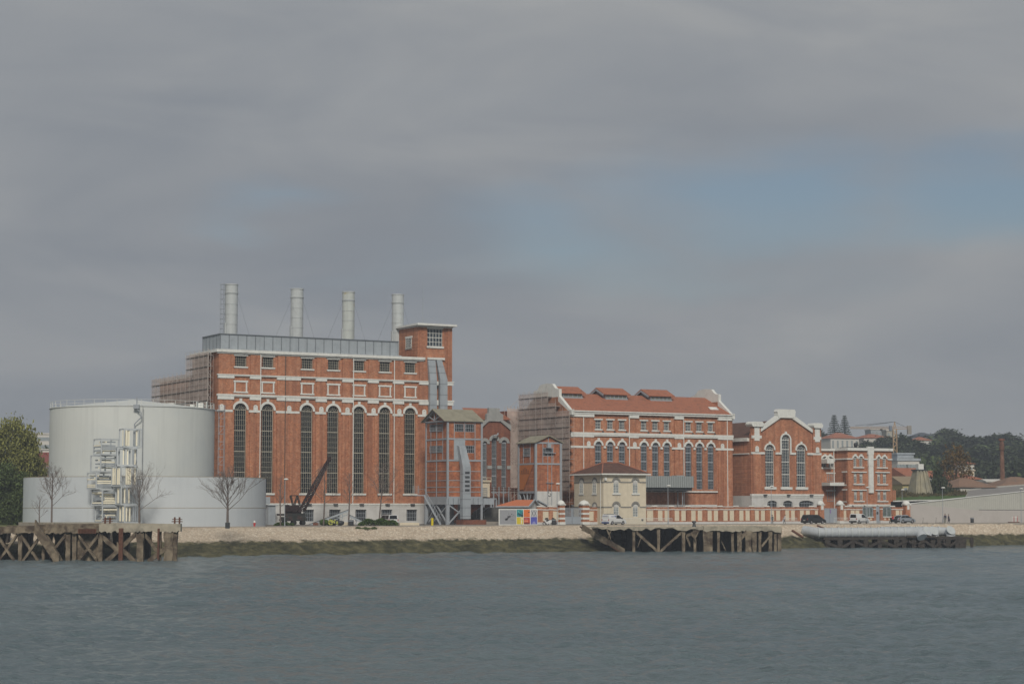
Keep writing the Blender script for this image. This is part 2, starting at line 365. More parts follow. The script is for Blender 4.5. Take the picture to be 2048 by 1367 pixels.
def watermesh():
    rng = np.random.default_rng(5)
    ys = [48.0]
    while ys[-1] < 395: ys.append(ys[-1]*1.0030)
    us = np.linspace(-.62, .62, 1300); ys = np.array(ys); Y, U = np.meshgrid(ys, us, indexing='ij'); X = Y*U
    Z = np.zeros_like(X); res = Y*.0030
    for i in range(90):
        lam = .55*(9/.55)**rng.random()**1.35 if False else float(np.exp(rng.uniform(np.log(.5), np.log(7))))
        th = rng.normal(-.55, .75); k = 2*np.pi/lam; amp = .0120*lam**.45
        kx, ky = k*np.sin(th), k*np.cos(th); ph = rng.uniform(0, 6.28)
        fade = np.clip((lam/np.maximum(res, 1e-3) - 2.2)/2, 0, 1)
        a = kx*X + ky*Y + ph + .8*np.sin(X*.05 + i) + .8*np.cos(Y*.043 + 2*i)
        Z += amp*fade*(np.sin(a) + .35*np.cos(2*a))
    gust = .78 + .30*np.sin(X*.021 + Y*.017) * np.cos(Y*.031 - X*.013) + .18*np.sin(X*.06 + 2*np.sin(Y*.05)) * np.cos(Y*.09 + 1.5*np.sin(X*.04))
    Z *= gust
    Z *= np.clip((.62-np.abs(U))/.08, 0, 1)*np.clip((Y-Y.min())/8, 0, 1)*np.clip((Y.max()-Y)/25, 0, 1)
    nr, nc = X.shape; co = np.stack([X, Y, Z], -1).reshape(-1, 3).astype(np.float32)
    a = (np.arange(nr-1)[:, None]*nc + np.arange(nc-1)[None, :]).reshape(-1)
    q = np.stack([a, a+1, a+nc+1, a+nc], -1).astype(np.int32)
    me = bpy.data.meshes.new('water'); me.vertices.add(len(co)); me.vertices.foreach_set('co', co.ravel())
    me.loops.add(q.size); me.loops.foreach_set('vertex_index', q.ravel()); me.polygons.add(len(q))
    me.polygons.foreach_set('loop_start', np.arange(0, q.size, 4, dtype=np.int32)); me.polygons.foreach_set('loop_total', np.full(len(q), 4, dtype=np.int32))
    me.polygons.foreach_set('use_smooth', np.ones(len(q), dtype=bool)); me.update(); me.validate(); return me
wm = watermat(); me = watermesh(); me.materials.append(wm); tag(put('water', me), kind='structure')
mb = MB(); co_ = [v.co for v in me.vertices]; y0_, y1_ = co_[0].y, co_[-1].y
hole_ = [(-.62*y0_, y0_), (.62*y0_, y0_), (.62*y1_, y1_), (-.62*y1_, y1_)]; out_ = [(-1500, -60), (1500, -60), (1500, 900), (-1500, 900)]
mb.add([(a, c, 0) for a, c in out_ + hole_], [(0, 1, 5, 4), (1, 2, 6, 5), (2, 3, 7, 6), (3, 0, 4, 7)])
tag(mb.build('river', wm), kind='structure')
def bankmat():
    """stone pitching: pale dry stones above, weed below the tide line"""
    m = bpy.data.materials.new('stone_bank'); m.use_nodes = True; t = m.node_tree; b = t.nodes['Principled BSDF']
    geo = nd(t, 'ShaderNodeNewGeometry'); pos = geo.outputs['Position']
    vo = nd(t, 'ShaderNodeTexVoronoi'); vo.inputs['Scale'].default_value = 3.4; t.links.new(pos, vo.inputs['Vector'])
    sp = nd(t, 'ShaderNodeSeparateXYZ'); t.links.new(vo.outputs['Color'], sp.inputs[0])
    c = ramp(t, sp.outputs[0], [(.0, (.52, .42, .31)), (.35, (.62, .52, .40)), (.75, (.69, .59, .46)), (1, (.76, .68, .55))])
    def mixc(a, fac, colr):
        n = nd(t, 'ShaderNodeMix', data_type='RGBA'); t.links.new(fac, n.inputs[0]); t.links.new(a, n.inputs[6])
        if isinstance(colr, tuple): n.inputs[7].default_value = (*colr, 1)
        else: t.links.new(colr, n.inputs[7])
        return n.outputs[2]
    c = mixc(c, ramp(t, vo.outputs['Distance'], [(.3, (0, 0, 0)), (.62, (.4,)*3)]), (.28, .22, .16))
    c = mixc(c, ramp(t, noise(t, pos, .35, 6, .65), [(.5, (0, 0, 0)), (.8, (.45,)*3)]), (.30, .235, .16))
    weed = ramp(t, noise(t, pos, .45, 8, .75, .6), [(.30, (.024, .024, .015)), (.46, (.060, .060, .034)), (.58, (.125, .115, .06)), (.72, (.24, .21, .13))])
    z = nd(t, 'ShaderNodeSeparateXYZ'); t.links.new(pos, z.inputs[0])
    k = math_(t, 'ADD', z.outputs[2], math_(t, 'MULTIPLY', noise(t, pos, .7, 6, .7, .3), 1.6))
    c = mixc(weed, ramp(t, math_(t, 'MULTIPLY', k, .2), [(.535, (0, 0, 0)), (.60, (1, 1, 1))]), c)
    t.links.new(c, b.inputs['Base Color']); b.inputs['Roughness'].default_value = .9; b.inputs['Specular IOR Level'].default_value = .2
    bn = nd(t, 'ShaderNodeBump'); bn.inputs['Distance'].default_value = .15; bn.inputs['Strength'].default_value = .8
    t.links.new(math_(t, 'ADD', vo.outputs['Distance'], noise(t, pos, 3, 5, .7)), bn.inputs['Height']); t.links.new(bn.outputs[0], b.inputs['Normal'])
    return m
wl = [gnd(px, py, 0) for px, py in ((-900, 1142), (-300, 1126), (100, 1116), (370, 1114), (640, 1109), (900, 1105), (1150, 1103), (1560, 1096.5), (1800, 1093), (2040, 1089), (2400, 1078))]
wl.append(Vector((430, edge(430, True) - 8, 0))); wl.insert(0, Vector((-300, edge(-300, True) - 14, 0)))
def wline(X):
    for a, b in zip(wl, wl[1:]):
        if a.x <= X <= b.x: return a.y + (b.y-a.y)*(X-a.x)/(b.x-a.x)
    return wl[0].y if X < wl[0].x else wl[-1].y
mb = MB(); nx, nz = 1150, 26; X0, X1 = -260, 420; rr = random.Random(3)
for i in range(nx+1):
    X = X0 + (X1-X0)*i/nx; ye, yw = edge(X, True), wline(X)
    for j in range(nz+1):
        u = j/nz*1.12; z = ZG*(1-u); y = ye + (yw-ye)*u
        jz = 0 if j == 0 else rr.uniform(-.13, .13) + .12*sin(X*.6 + j)*u
        mb.v.append((X, y - (0 if j == 0 else rr.uniform(-.15, .15)), z + jz))
for i in range(nx):
    for j in range(nz):
        a = i*(nz+1)+j; mb.f.append((a, a+1, a+nz+2, a+nz+1)); mb.mi.append(0)
tag(mb.build('stone_bank', bankmat(), smooth=60), kind='structure')
# one ground sheet from the quay edge to beyond the hills
mb = MB(); n = 60; xs = [-1500 + 3000*i/n for i in range(n+1)]
for X in xs:
    mb.v.append((X, edge(X, True) if -700 < X < 700 else (edge(-700, True) if X < 0 else edge(700, True)), ZG)); mb.v.append((X, 2200, ZG))
for i in range(n): mb.f.append((2*i, 2*i+2, 2*i+3, 2*i+1)); mb.mi.append(0)
tag(mb.build('ground', asph), kind='structure')
mb = MB()
for i in range(260):
    Xa, Xb = -260 + 680*i/260, -260 + 680*(i+1)/260 - .03
    ya, yb = edge(Xa, True), edge(Xb, True)
    mb.add([(Xa, ya-.12, ZG-.3), (Xb, yb-.12, ZG-.3), (Xb, yb+.55, ZG-.3), (Xa, ya+.55, ZG-.3), (Xa, ya-.12, ZG+.13), (Xb, yb-.12, ZG+.13), (Xb, yb+.55, ZG+.13), (Xa, ya+.55, ZG+.13)],
           [(0,3,2,1),(4,5,6,7),(0,1,5,4),(1,2,6,5),(2,3,7,6),(3,0,4,7)])
tag(mb.build('quay_kerb', kerbm), kind='structure')
# lighter paving strip of the promenade behind the kerb
mb = MB(); mb.add([(-260, edge(-260, True)+.6, ZG+.004), (420, edge(420, True)+.6, ZG+.004), (420, edge(420, True)+5.5, ZG+.004), (-260, edge(-260, True)+5.5, ZG+.004)], [(0, 1, 2, 3)])
tag(mb.build('promenade_path', mat('promenade_paving', (.30, .265, .225), .95, .08, 1.0, col2=(.22, .20, .17), f2=(.5, .8), s2=.3)), kind='structure')
mb = MB()
mb.add([(-125, edge(-125, True)+30, ZG+.004), (-72, edge(-72, True)+22, ZG+.004), (-72, 420, ZG+.004), (-125, 420, ZG+.004)], [(0, 1, 2, 3)])
tag(mb.build('dry_lawn', mat('dry_grass', (.20, .20, .085), .95, .25, 2, col2=(.10, .13, .04), f2=(.45, .7), s2=.3)), kind='structure')
# hills: heights read off the skyline
HILLS = {}
def hill(name, pts, y0, y1, m, drop=0.0, jag=1.2, nx=70, ny=14, seed=1):
    HILLS[name] = (pts, y0, y1); r = random.Random(seed); mb = MB()
    for i in range(nx+1):
        t = i/nx; X = pts[0][0] + (pts[-1][0]-pts[0][0])*t; zt = 0
        for (xa, za), (xb, zb) in zip(pts, pts[1:]):
            if xa <= X <= xb + 1e-6: zt = za + (zb-za)*(X-xa)/(xb-xa); break
        for j in range(ny+1):
            s = j/ny; prof = min(1, s/.8); prof = prof*prof*(3-2*prof)
            z = ZG - .5 + (zt-ZG+.5)*prof + (r.uniform(-jag, jag) if 0 < j and prof > .2 else 0)
            mb.v.append((X, y0 + (y1-y0)*s, z))
    for i in range(nx):
        for j in range(ny):
            a = i*(ny+1)+j; mb.f.append((a, a+ny+1, a+ny+2, a+1)); mb.mi.append(0)
    return tag(mb.build(name, m, smooth=80), kind='structure')
def hillz(X, Y, name='hill'):
    pts, y0, y1 = HILLS[name]; zt = ZG
    for (xa, za), (xb, zb) in zip(pts, pts[1:]):
        if xa <= X <= xb: zt = za + (zb-za)*(X-xa)/(xb-xa)
    if Y < y0: return ZG
    p = min(1, (Y-y0)/(y1-y0)/.8); p = p*p*(3-2*p); return max(ZG, ZG - .5 + (zt-ZG+.5)*p)
hillm = mat('hill_scrub', (.045, .055, .025), .95, .4, .08, col2=(.12, .10, .06), f2=(.55, .7), s2=.03, bump=.6, bs=.6)
hill('hill', [(60, ZG), (95, 16), (115, 26), (150, 31), (200, 30), (250, 30), (300, 28), (420, 20)], 560, 960, hillm, seed=4)
hill('far_hill', [(-700, 44), (-470, 60), (-420, 62), (-350, 58), (-290, 46), (-200, 20), (-100, ZG)], 1200, 1700, hillm, seed=5, jag=2)

# ================================================================ windows
WC = {}
def outline(x, z, w, h, arch=None, n=10):
    """opening centred on x with its sill at z; h is to the crown"""
    if not arch: return [(x-w/2, z), (x+w/2, z), (x+w/2, z+h), (x-w/2, z+h)]
    rise = w/2 if arch == 'round' else arch
    pts = [(x-w/2, z), (x+w/2, z)]; zs = z + h - rise
    for k in range(n+1):
        a = pi*k/n; pts.append((x + w/2*cos(a), zs + rise*sin(a)))
    return pts
def window(par, x, z, w, h, arch=None, cols=3, rows=4, bar=.05, tbar=.09, thick=0, rec=.3, fm=None, pm=None, sill=None, lintel=None,
           surround=None, key=True, blind=0, fan=False):
    w, h = round(w, 2), round(h, 2)
    k = (w, h, arch, cols, rows, bar, tbar, thick, rec, fm.name, pm.name, sill, lintel, surround, key, blind, fan)
    if k in WC:
        o = copy_tree(WC[k], par); o.location = (x, rec, z); return o
    rise = 0 if not arch else (w/2 if arch == 'round' else arch); zs = h - rise
    b = MB(); e = .07
    b.box(-w/2, -w/2+e, -.05, .05, 0, zs); b.box(w/2-e, w/2, -.05, .05, 0, zs); b.box(-w/2, w/2, -.055, .055, 0, e)
    if arch:
        n = 10
        for i in range(n):
            a, a2 = pi*i/n, pi*(i+1)/n
            b.beam((w/2*cos(a)*.97, 0, zs+rise*sin(a)*.97), (w/2*cos(a2)*.97, 0, zs+rise*sin(a2)*.97), e, e)
        b.box(-w/2, w/2, -.06, .06, zs-tbar/2, zs+tbar/2)
    else: b.box(-w/2, w/2, -.055, .055, h-e, h)
    for i in range(1, cols):
        xx = -w/2 + w*i/cols; top = zs
        if arch and not fan: top = zs + rise*sqrt(max(0, 1-(xx/(w/2))**2))*.97
        b.box(xx-bar/2, xx+bar/2, -.03, .03, 0, top)
    if fan:
        for i in range(1, 6):
            a = pi*i/6; b.beam((w*.16*cos(a), 0, zs+rise*.32*sin(a)), (w/2*cos(a)*.97, 0, zs+rise*sin(a)*.97), bar)
        for rr_ in (.32, .66):
            for i in range(8):
                a, a2 = pi*i/8, pi*(i+1)/8
                b.beam((w/2*rr_*cos(a), 0, zs+rise*rr_*sin(a)), (w/2*rr_*cos(a2), 0, zs+rise*rr_*sin(a2)), bar)
    for i in range(1, rows):
        zz = zs*i/rows; tb = tbar if thick and i % thick == 0 else bar
        b.box(-w/2, w/2, -.035, .035, zz-tb/2, zz+tb/2)
    o = b.build('window', fm, par, (x, rec, z))
    p = MB(); p.prism([(a, c) for a, c in outline(0, 0, w-.02, h-.01, arch)], .06, .10); p.build('pane', pm, o)
    if blind:
        p = MB(); p.box(-w/2+.08, w/2-.08, .04, .055, h*(1-blind), h-.05); p.build('blind', whiteb, o)
    if sill:
        ex, hh, pr = sill; p = MB(); p.box(-w/2-ex, w/2+ex, -rec-pr, -.06, -hh, 0); p.box(-w/2-ex+.05, w/2+ex-.05, -rec-pr+.06, -rec+.02, -hh-.08, -hh+.002); p.build('sill', white, o)
    if lintel:
        ex, hh, pr = lintel; p = MB(); p.box(-w/2-ex, w/2+ex, -rec-pr, -rec+.1, h, h+hh); p.build('lintel', white, o)
    if surround:
        wd, pr, smn, key_h = surround; p = MB(); sm = MATS[smn]
        if arch == 'round': p.arch(0, zs, w/2, w/2+wd, -rec-pr, -rec+.1, 14, jamb=.0)
        else:
            n = 10
            for i in range(n):
                a, a2 = pi*i/n, pi*(i+1)/n
                q = [(w/2*cos(a), zs+rise*sin(a)), ((w/2+wd)*cos(a), zs+(rise+wd)*sin(a)), ((w/2+wd)*cos(a2), zs+(rise+wd)*sin(a2)), (w/2*cos(a2), zs+rise*sin(a2))]
                p.add([(u_, -rec-pr, v_) for u_, v_ in q] + [(u_, -rec+.1, v_) for u_, v_ in q], [(0,1,2,3),(7,6,5,4),(1,5,6,2),(0,3,7,4)])
        if key_h: p.prism([(-.18, h-.02), (.18, h-.02), (.26, h+wd+key_h), (-.26, h+wd+key_h)], -rec-pr-.06, -rec+.1)
        p.build('arch_surround', sm, o)
    WC[k] = o
    return o
def each(name, m, par, *bs):
    for q in bs: b_ = MB(); b_.box(*q); b_.build(name, m, par)
def boxpart(name, m, par, *bs, label=None):
    b = MB()
    for q in bs: b.box(*q)
    return b.build(name, m, par, label=label)
z2 = lambda x, y: (380 + x/3.793, 540 + y/3.793)
z3 = lambda x, y: (520 + x/4.452, 800 + y/4.452)
z4 = lambda x, y: (820 + x/3.797, 740 + y/3.797)
z5 = lambda x, y: (1040 + x/4.02, 740 + y/4.02)
z6 = lambda x, y: (1100 + x/5.12, 900 + y/5.12)
z7 = lambda x, y: (1440 + x/4.271, 800 + y/4.271)
z8 = lambda x, y: (1640 + x/4.272, 800 + y/4.272)

# ================================================================ the tall boiler house
fm_ = Frame(433, 380); f = fm_
M = fempty('power_station', f, 'tallest red brick industrial building with white bands, seven tall arched windows and a corner tower', 'building')
def mx_(x, y): return f.f(*z2(x, y))[0]
def mz(x, y): return f.f(*z2(x, y))[1]
zc1 = mz(200, 598); zc0 = mz(200, 620); xT0 = mx_(1725, 600); xR = mx_(1985, 900); DT = f.depth(385, 707)
zpl = f.f(*z3(640, 930))[1]
wins = [382, 588, 887, 1086, 1281, 1477, 1669]; wx = [mx_(a, 1060) for a in wins]
zbA1, zbA0, zbAt = mz(200, 785), mz(200, 816), mz(260, 800)
zbB1, zbB0, zbBt = mz(200, 936), mz(200, 977), mz(260, 957)
zar1, zar0 = mz(200, 1055), mz(200, 1072)
ww = mx_(428, 1100) - mx_(336, 1100); zt = mz(382, 1008); zsl = f.f(*z3(65, 826))[1]
tw = mx_(426, 700) - mx_(338, 700); tz0, tz1 = mz(382, 730), mz(382, 650)
holes = []
for x in wx:
    holes.append(outline(x, zsl, ww, zt-zsl, 'round')); holes.append(outline(x, tz0, tw, tz1-tz0))
base_w = [(380, 475), (612, 712), (845, 942), (1075, 1172), (1300, 1393)]
bw = []
for a, b_ in base_w:
    x0, x1 = f.f(*z3(a, 1030))[0], f.f(*z3(b_, 1030))[0]; bw.append(((x0+x1)/2, x1-x0))
bz1, bz0 = f.f(*z3(900, 972))[1], f.f(*z3(900, 1076))[1]
xW = mx_(1800, 900)
b = MB(); b.plate([(0, zpl), (xT0, zpl), (xT0, zc0), (0, zc0)], holes, 0, .5)
b.box(0, .01, 0, DT, 0, zc0); b.box(0, xR, DT-.4, DT, 0, zc0); b.box(.02, xR, .6, DT, zc0-.5, zc0-.02); b.box(8, xR-.5, DT+.02, DT+7, 0, zc0+.3)
b.build('wall', brick, M)
b = MB(); b.plate([(-.15, 0), (xR+.1, 0), (xR+.1, zpl), (-.15, zpl)], [outline(x, bz0, w_, bz1-bz0) for x, w_ in bw], -.25, .5)
b.box(-.15, -.14, -.25, 12, 0, zpl); b.box(-.15, xR+.1, -.245, .1, zpl-.02, zpl); b.box(-.15, xR+.1, .35, .45, 0, zpl-.03)
b.build('plinth', whiteb, M)
boxpart('plinth_cornice', white, M, (-.35, xR-5.2, -.42, .1, zpl, zpl+.28), (-.25, xR-5.2, -.32, .1, zpl-.25, zpl-.003))
for x, w_ in bw: window(M, x, bz0, w_, bz1-bz0, cols=6, rows=3, rec=.12, fm=steel, pm=gdark, bar=.06, tbar=.08, thick=0)
for x in wx:
    window(M, x, zsl, ww, zt-zsl, 'round', 6, 16, bar=.032, tbar=.11, thick=4, rec=.4, fm=MATS.get('cream_steel') or mat('cream_steel', (.50, .47, .38), .6, .08, 2),
           pm=gdark, sill=(.35, .28, .22), surround=(.42, .14, 'white_paint', .42), fan=True)
    window(M, x, tz0, tw, tz1-tz0, None, 6, 4, bar=.032, tbar=.04, rec=.35, fm=MATS['cream_steel'], pm=gdark, sill=(.25, .2, .18), lintel=(.25, .28, .1))
# blind square panels between the two rows
fz1, fz0 = mz(382, 836), mz(382, 930); fw = (mx_(436, 880) - mx_(338, 880))/2
for x in wx:
    b = MB(); b.box(x-fw-.15, x+fw+.15, -.14, .1, fz1-.3, fz1); b.box(x-fw-.15, x+fw+.15, -.16, .1, fz0, fz0+.24)
    b.box(x-fw, x-fw+.26, -.10, .1, fz0+.24, fz1-.3); b.box(x+fw-.26, x+fw, -.10, .1, fz0+.24, fz1-.3)
    b.build('blind_panel_frame', white, M)
piers = [(200, 325), (455, 530), (660, 830), (955, 1028), (1155, 1227), (1350, 1422), (1540, 1614), (1738, 1805)]
pc = [236, 493, 748, 992, 1190, 1388, 1583, 1772]
pp = [(max(0.0, mx_(a, 900)), min(xW, mx_(b_, 900))) for a, b_ in piers]
for (a, b_), c_ in zip(pp, pc):
    xc = mx_(c_, 1060); b = MB()
    for za, zb in ((zpl+.28, zar0), (zar1, zbB0), (zbB1, zbA0), (zbA1, zc0)):
        b.box(a, b_, -.22, .02, za, zb) if za > zar0 else (b.box(a, xc-.24, -.22, .02, za, zb), b.box(xc+.24, b_, -.22, .02, za, zb), b.box(xc-.24, xc+.24, -.08, .02, za, zb))
    b.build('pilaster', brick, M)
    b = MB(); b.arch(xc, zar1+.55, .16, .42, -.32, .02, 8, jamb=.55); b.box(xc-.16, xc+.16, -.28, .02, zar1, zar1+.62); b.build('pier_ornament', white, M)
xe = xW
prev = -.12
for x in wx:
    each('arch_band', white, M, (prev, x-ww/2-.40, -.29, .02, zar0, zar1)); prev = x+ww/2+.40
each('arch_band', white, M, (prev, xe, -.29, .02, zar0, zar1))
for nm, a1, a0, at_ in (('upper', zbA1, zbA0, zbAt), ('lower', zbB1, zbB0, zbBt)):
    b = MB(); b.box(-.3, xe, -.42, .02, at_+.15, a1); b.box(-.2, xe, -.34, .02, at_, at_+.147)
    for a, b_ in pp: b.box(a-.12, b_+.12, -.38, .02, a0, at_+.1)
    x2 = mx_(1945, 900); b.box(x2, xR+.35, -.42, .02, at_+.15, a1); b.box(x2, xR+.2, -.34, .02, a0, at_+.147)
    b.box(mx_(1870, 900), mx_(1895, 900), -.2, .02, a0, a1)
    b.build('string_course', white, M)
b = MB(); b.box(-.55, mx_(1775, 670), -.6, .1, zc0+.02, zc1); b.box(-.55, .3, .1, DT, zc0+.02, zc1); b.box(-.3, mx_(1770, 670), -.35, .05, zc0-.22, zc0+.017); b.build('cornice', white, M)
# zinc penthouse box along the roof
zp1 = mz(205, 484); xp1 = mx_(1580, 600); DP = f.depth(402.4, 676); xp0 = .35
b = MB(); b.box(xp0, xp1, .1, DP, zc1+.004, zp1); ro = b.build('rooftop_enclosure', zinc, M)
b = MB(); nse = 21
for i in range(nse+1):
    x = xp0 + (xp1-xp0)*i/nse; b.box(x-.05, x+.05, .02, .12, zc1, zp1)
for i in range(6):
    y = .1 + (DP-.1)*i/5; b.box(xp0-.08, xp0+.02, y-.05, y+.05, zc1, zp1)
b.box(xp0-.15, xp1+.1, -.05, DP+.1, zp1, zp1+.16); b.build('seam', seam, ro)
for i in range(0, nse, 2):
    x = xp0 + (xp1-xp0)*(i+.4)/nse; each('foot_flashing', steel, ro, (x, x+1.6, -.12, .1, zc1+.05, zc1+.2))
# corner tower
zt1, ztl = mz(1740, 405), mz(1740, 420); DTW = f.depth(*z2(1572, 470), xT0); xTR = mx_(2003, 420)
tf = [1800, 1915]; tzo, tz9 = mz(1857, 578), mz(1857, 445); tx = (mx_(1800, 500)+mx_(1915, 500))/2; tww = mx_(1915, 500)-mx_(1800, 500)
b = MB(); b.plate([(xT0, zpl), (xR, zpl), (xR, ztl), (xT0, ztl)], [outline(tx, tzo, tww, tz9-tzo), outline(mx_(1880, 900), mz(1880, 980), .5, mz(1880, 850)-mz(1880, 980))], -.03, .5)
s0 = f.side(*z2(1640, 590), xT0); s1 = f.side(*z2(1684, 512), xT0)
b.box(xT0, xT0+.02, -.03, DTW, zc0-1, ztl); b.box(xR-.02, xR, -.03, DTW, 0, ztl); b.box(xT0, xR, DTW-.02, DTW, zc0-3, ztl); b.box(xT0+.03, xR-.03, .7, 1.0, zpl, ztl)
b.build('tower_wall', brick, M)
boxpart('tower_roof', white, M, (xT0-.6, xTR, -1.3, DTW+.4, ztl, zt1), (xT0-.2, xTR-.5, -.5, DTW+.1, ztl-.25, ztl-.002))
window(M, tx, tzo, tww, tz9-tzo, None, 5, 4, bar=.08, tbar=.12, thick=2, rec=.2, fm=white, pm=gblue, sill=(.2, .3, .25), lintel=(.1, .3, .15))
tws = abs(s1[0]-s0[0]); tsc = (s0[0]+s1[0])/2
ow = window(M, 0, 0, tws, s1[1]-s0[1], None, 4, 4, bar=.05, tbar=.05, rec=-.04, fm=white, pm=gblue, sill=(.2, .3, .1), lintel=(.2, .35, .1), key='tower side')
ow.rotation_euler = (0, 0, -pi/2); ow.location = (xT0-.08, tsc, s0[1])
zd = mz(1860, 664); boxpart('duct_lintel', white, M, (mx_(1797, 680), mx_(1925, 680), -.5, .02, mz(1860, 680), zd))
# pilaster strips on the tower
for a, b_ in ((1737, 1790), (1950, 1985)):
    bb = MB(); xa, xb = mx_(a, 620), min(xR, mx_(b_, 620)); bb.box(xa, xb, -.2, 0, zpl+.3, ztl-.3); bb.build('tower_pilaster', brick, M)
# two ash chutes
zg = mz(1857, 1100); zbend = mz(1840, 830)
for a0_, a1_, c0_, c1_ in ((1806, 1862, 1820, 1872), (1872, 1912, 1897, 1952)):
    xa0, xa1 = (f.f(*z2(a_, 690), -.6)[0] for a_ in (a0_, a1_)); xc0, xc1 = (f.f(*z2(a_, 850), -.9)[0] for a_ in (c0_, c1_))
    ztop = mz(a0_, 683); b = MB()
    vs = [(xa0, -.1, ztop), (xa1, -.1, ztop), (xa1, -.6, ztop), (xa0, -.6, ztop), (xc0, -.3, zbend), (xc1, -.3, zbend), (xc1, -1.0, zbend), (xc0, -1.0, zbend)]
    b.add(vs, [(0,1,2,3),(3,2,6,7),(0,3,7,4),(1,5,6,2),(0,4,5,1)]); b.box(xc0, xc1, -1.0, -.3, 2.0, zbend)
    o = b.build('chute', zinc, M); b = MB(); k = 0
    zz = 4.0
    while zz < zbend+.1: b.box(xc0-.03, xc1+.03, -1.03, -.3, zz-.03, zz+.03); zz += 2.0
    for u in (.33, .66):
        za = ztop+(zbend-ztop)*u; b.box(xa0+(xc0-xa0)*u-.03, xa1+(xc1-xa1)*u+.03, -.6-.4*u-.03, -.2, za-.03, za+.03)
    b.build('seam', seam, o)
for x_, zb in ((518.5, .3), (704.6, .3), (786.6, .3)):
    x = f.x(x_, 900); b = MB(); b.tube([(x, -.34, zpl+.3), (x, -.34, zc0-.2)], .09, 6); b.build('rainwater_pipe', white, M)
x = f.x(568.3, 900); b = MB(); b.tube([(x, -.34, zpl+.3), (x, -.34, zc0-.2)], .07, 6); b.build('rainwater_pipe', bark, M, label='brown rainwater pipe')
# small lamp brackets over the plinth windows
for x, w_ in bw:
    b = MB(); b.box(x-.4, x+.4, -.75, -.42, zpl+.02, zpl+.2); b.beam((x, -.3, zpl), (x, -.7, zpl+.1), .08); b.build('floodlight', steeld, M)
# chimneys
TC = 8.9
for i, (xa, xb, yt, rl, name) in enumerate(((266, 366, 108, 1, 'pale steel chimney nearest the roof corner, with a caged ladder up its side'), (764, 862, 142, 0, 'pale steel chimney with a dark collar plate at its foot'),
                                   (1155, 1250, 165, 0, 'pale steel chimney with an ochre rust stain round its top'), (1532, 1622, 185, 0, 'pale steel chimney standing beside the brick tower'))):
    xm, ztp = f.f(*z2((xa+xb)/2, yt), TC); r = (f.f(*z2(xb, 300), TC)[0] - f.f(*z2(xa, 300), TC)[0])/2*.9; zb = zc0+.3
    wp = f.world(xm, TC, zb); C = empty('chimney', wp, f.th, name, 'chimney', 'steel chimneys on the boiler house roof'); hh = ztp - zb
    b = MB(); b.lathe([(r, 0), (r, hh), (r-.12, hh), (r-.12, hh-3)], 36); b.build('shaft', stackr if i == 2 else stack, C, smooth=40)
    for k in range(1, 7): b = MB(); zz = hh*k/7; b.lathe([(r+.01, zz-.04), (r+.05, zz-.04), (r+.05, zz+.04), (r+.01, zz+.04)], 36); b.build('joint_ring', stack, C, smooth=40)
    b = MB(); b.lathe([(r+.01, hh-1.7), (r+.1, hh-1.7), (r+.1, hh-1.5), (r+.01, hh-1.5)], 36); b.build('collar', stack, C, smooth=40); b = MB(); b.lathe([(r, hh-.18), (r+.08, hh-.18), (r+.08, hh+.02), (r-.12, hh+.02)], 36); b.build('top_rim', stack, C, smooth=40)
    b = MB(); b.lathe([(r+.35, 0), (r+.35, .3), (r+.02, .45)], 24)
    if i == 1: b.box(-r-1.8, r+.2, -r-.4, r, .0, .28)
    b.build('base_plate', bark if i == 1 else zinc, C)
    b = MB(); b.box(-r-.18, -r+.02, -.25, .25, 0, hh*.45); b.build('side_pipe', stack, C)
    if rl:
        b = MB(); xl = -r-.3
        for yy in (-.3, .3): b.tube([(xl, yy, 0), (xl, yy, hh+.3)], .05, 4)
        zz = .3
        while zz < hh: b.beam((xl, -.3, zz), (xl, .3, zz), .05); zz += .5
        zz = 2.
        while zz < hh: b.arch(xl-.1, 0, .42, .48, 0, 0, 6) if False else b.tube([(xl, -.4, zz), (xl-.5, -.35, zz), (xl-.7, 0, zz), (xl-.5, .35, zz), (xl, .4, zz)], .035, 4); zz += .9
        for a in (-.35, 0, .35): b.tube([(xl-.6, a, 2), (xl-.6, a, hh)], .03, 4)
        zz = 1.
        while zz < hh: b.beam((xl, 0, zz), (-r, 0, zz), .06); zz += 2.2
        b.build('ladder', steel, C)
    b = MB()
    for sx, sy in ((1, .3), (-1, .3))[:1 if i == 0 else 2]:
        b = MB(); b.tube([(sx*r, 0, hh*.84), (sx*(r+4.2), sy*4, 0)], .013, 4); b.build('guy_wire', steeld, C)
b = MB(); xa_, za_ = f.f(*z2(1767, 100), 2.0); b.tube([(0, 0, 0), (0, 0, 5), (0, 0, za_-zt1)], [.05, .04, .018], 5)
tag(b.build('mast_aerial', steel, None, f.world(xa_, 2.0, zt1)), 'thin whip aerial on the flat roof of the brick tower', 'aerial')
# lower wing behind the tank, seen end on
DL = f.depth(*(300+130/8.04, 690+600/8.04)); zl = f.side(300+650/8.04, 690+515/8.04)[1]
b = MB(); b.box(.4, 16, DT+.01, DL, 0, zl); W2 = b.build('rear_wing', brick, M)
b = MB(); b.box(.1, 16, DT+.02, DL+.5, zl, zl+.35); b.build('roof_edge', white, W2)
# annexe at the foot, beside the tank wall
A2 = Frame(530, point=f.world(f.x(524), -3.2)); xx = A2.x(551, 1030)
b = MB(); b.box(0, xx, 0, 2.9, 0, A2.h(1010.5, 540)); b.box(-.1, xx+.3, -.25, 2.9, A2.h(1010.5, 540), A2.h(1008.5, 540)); b.box(.3, xx-2, -.05, .05, A2.h(1010, 540)+.2, A2.h(993, 540))
tag(b.build('lean_to', zinc, None, A2.o, A2.th), 'small grey metal lean-to between the tank wall and the boiler house', 'shed')

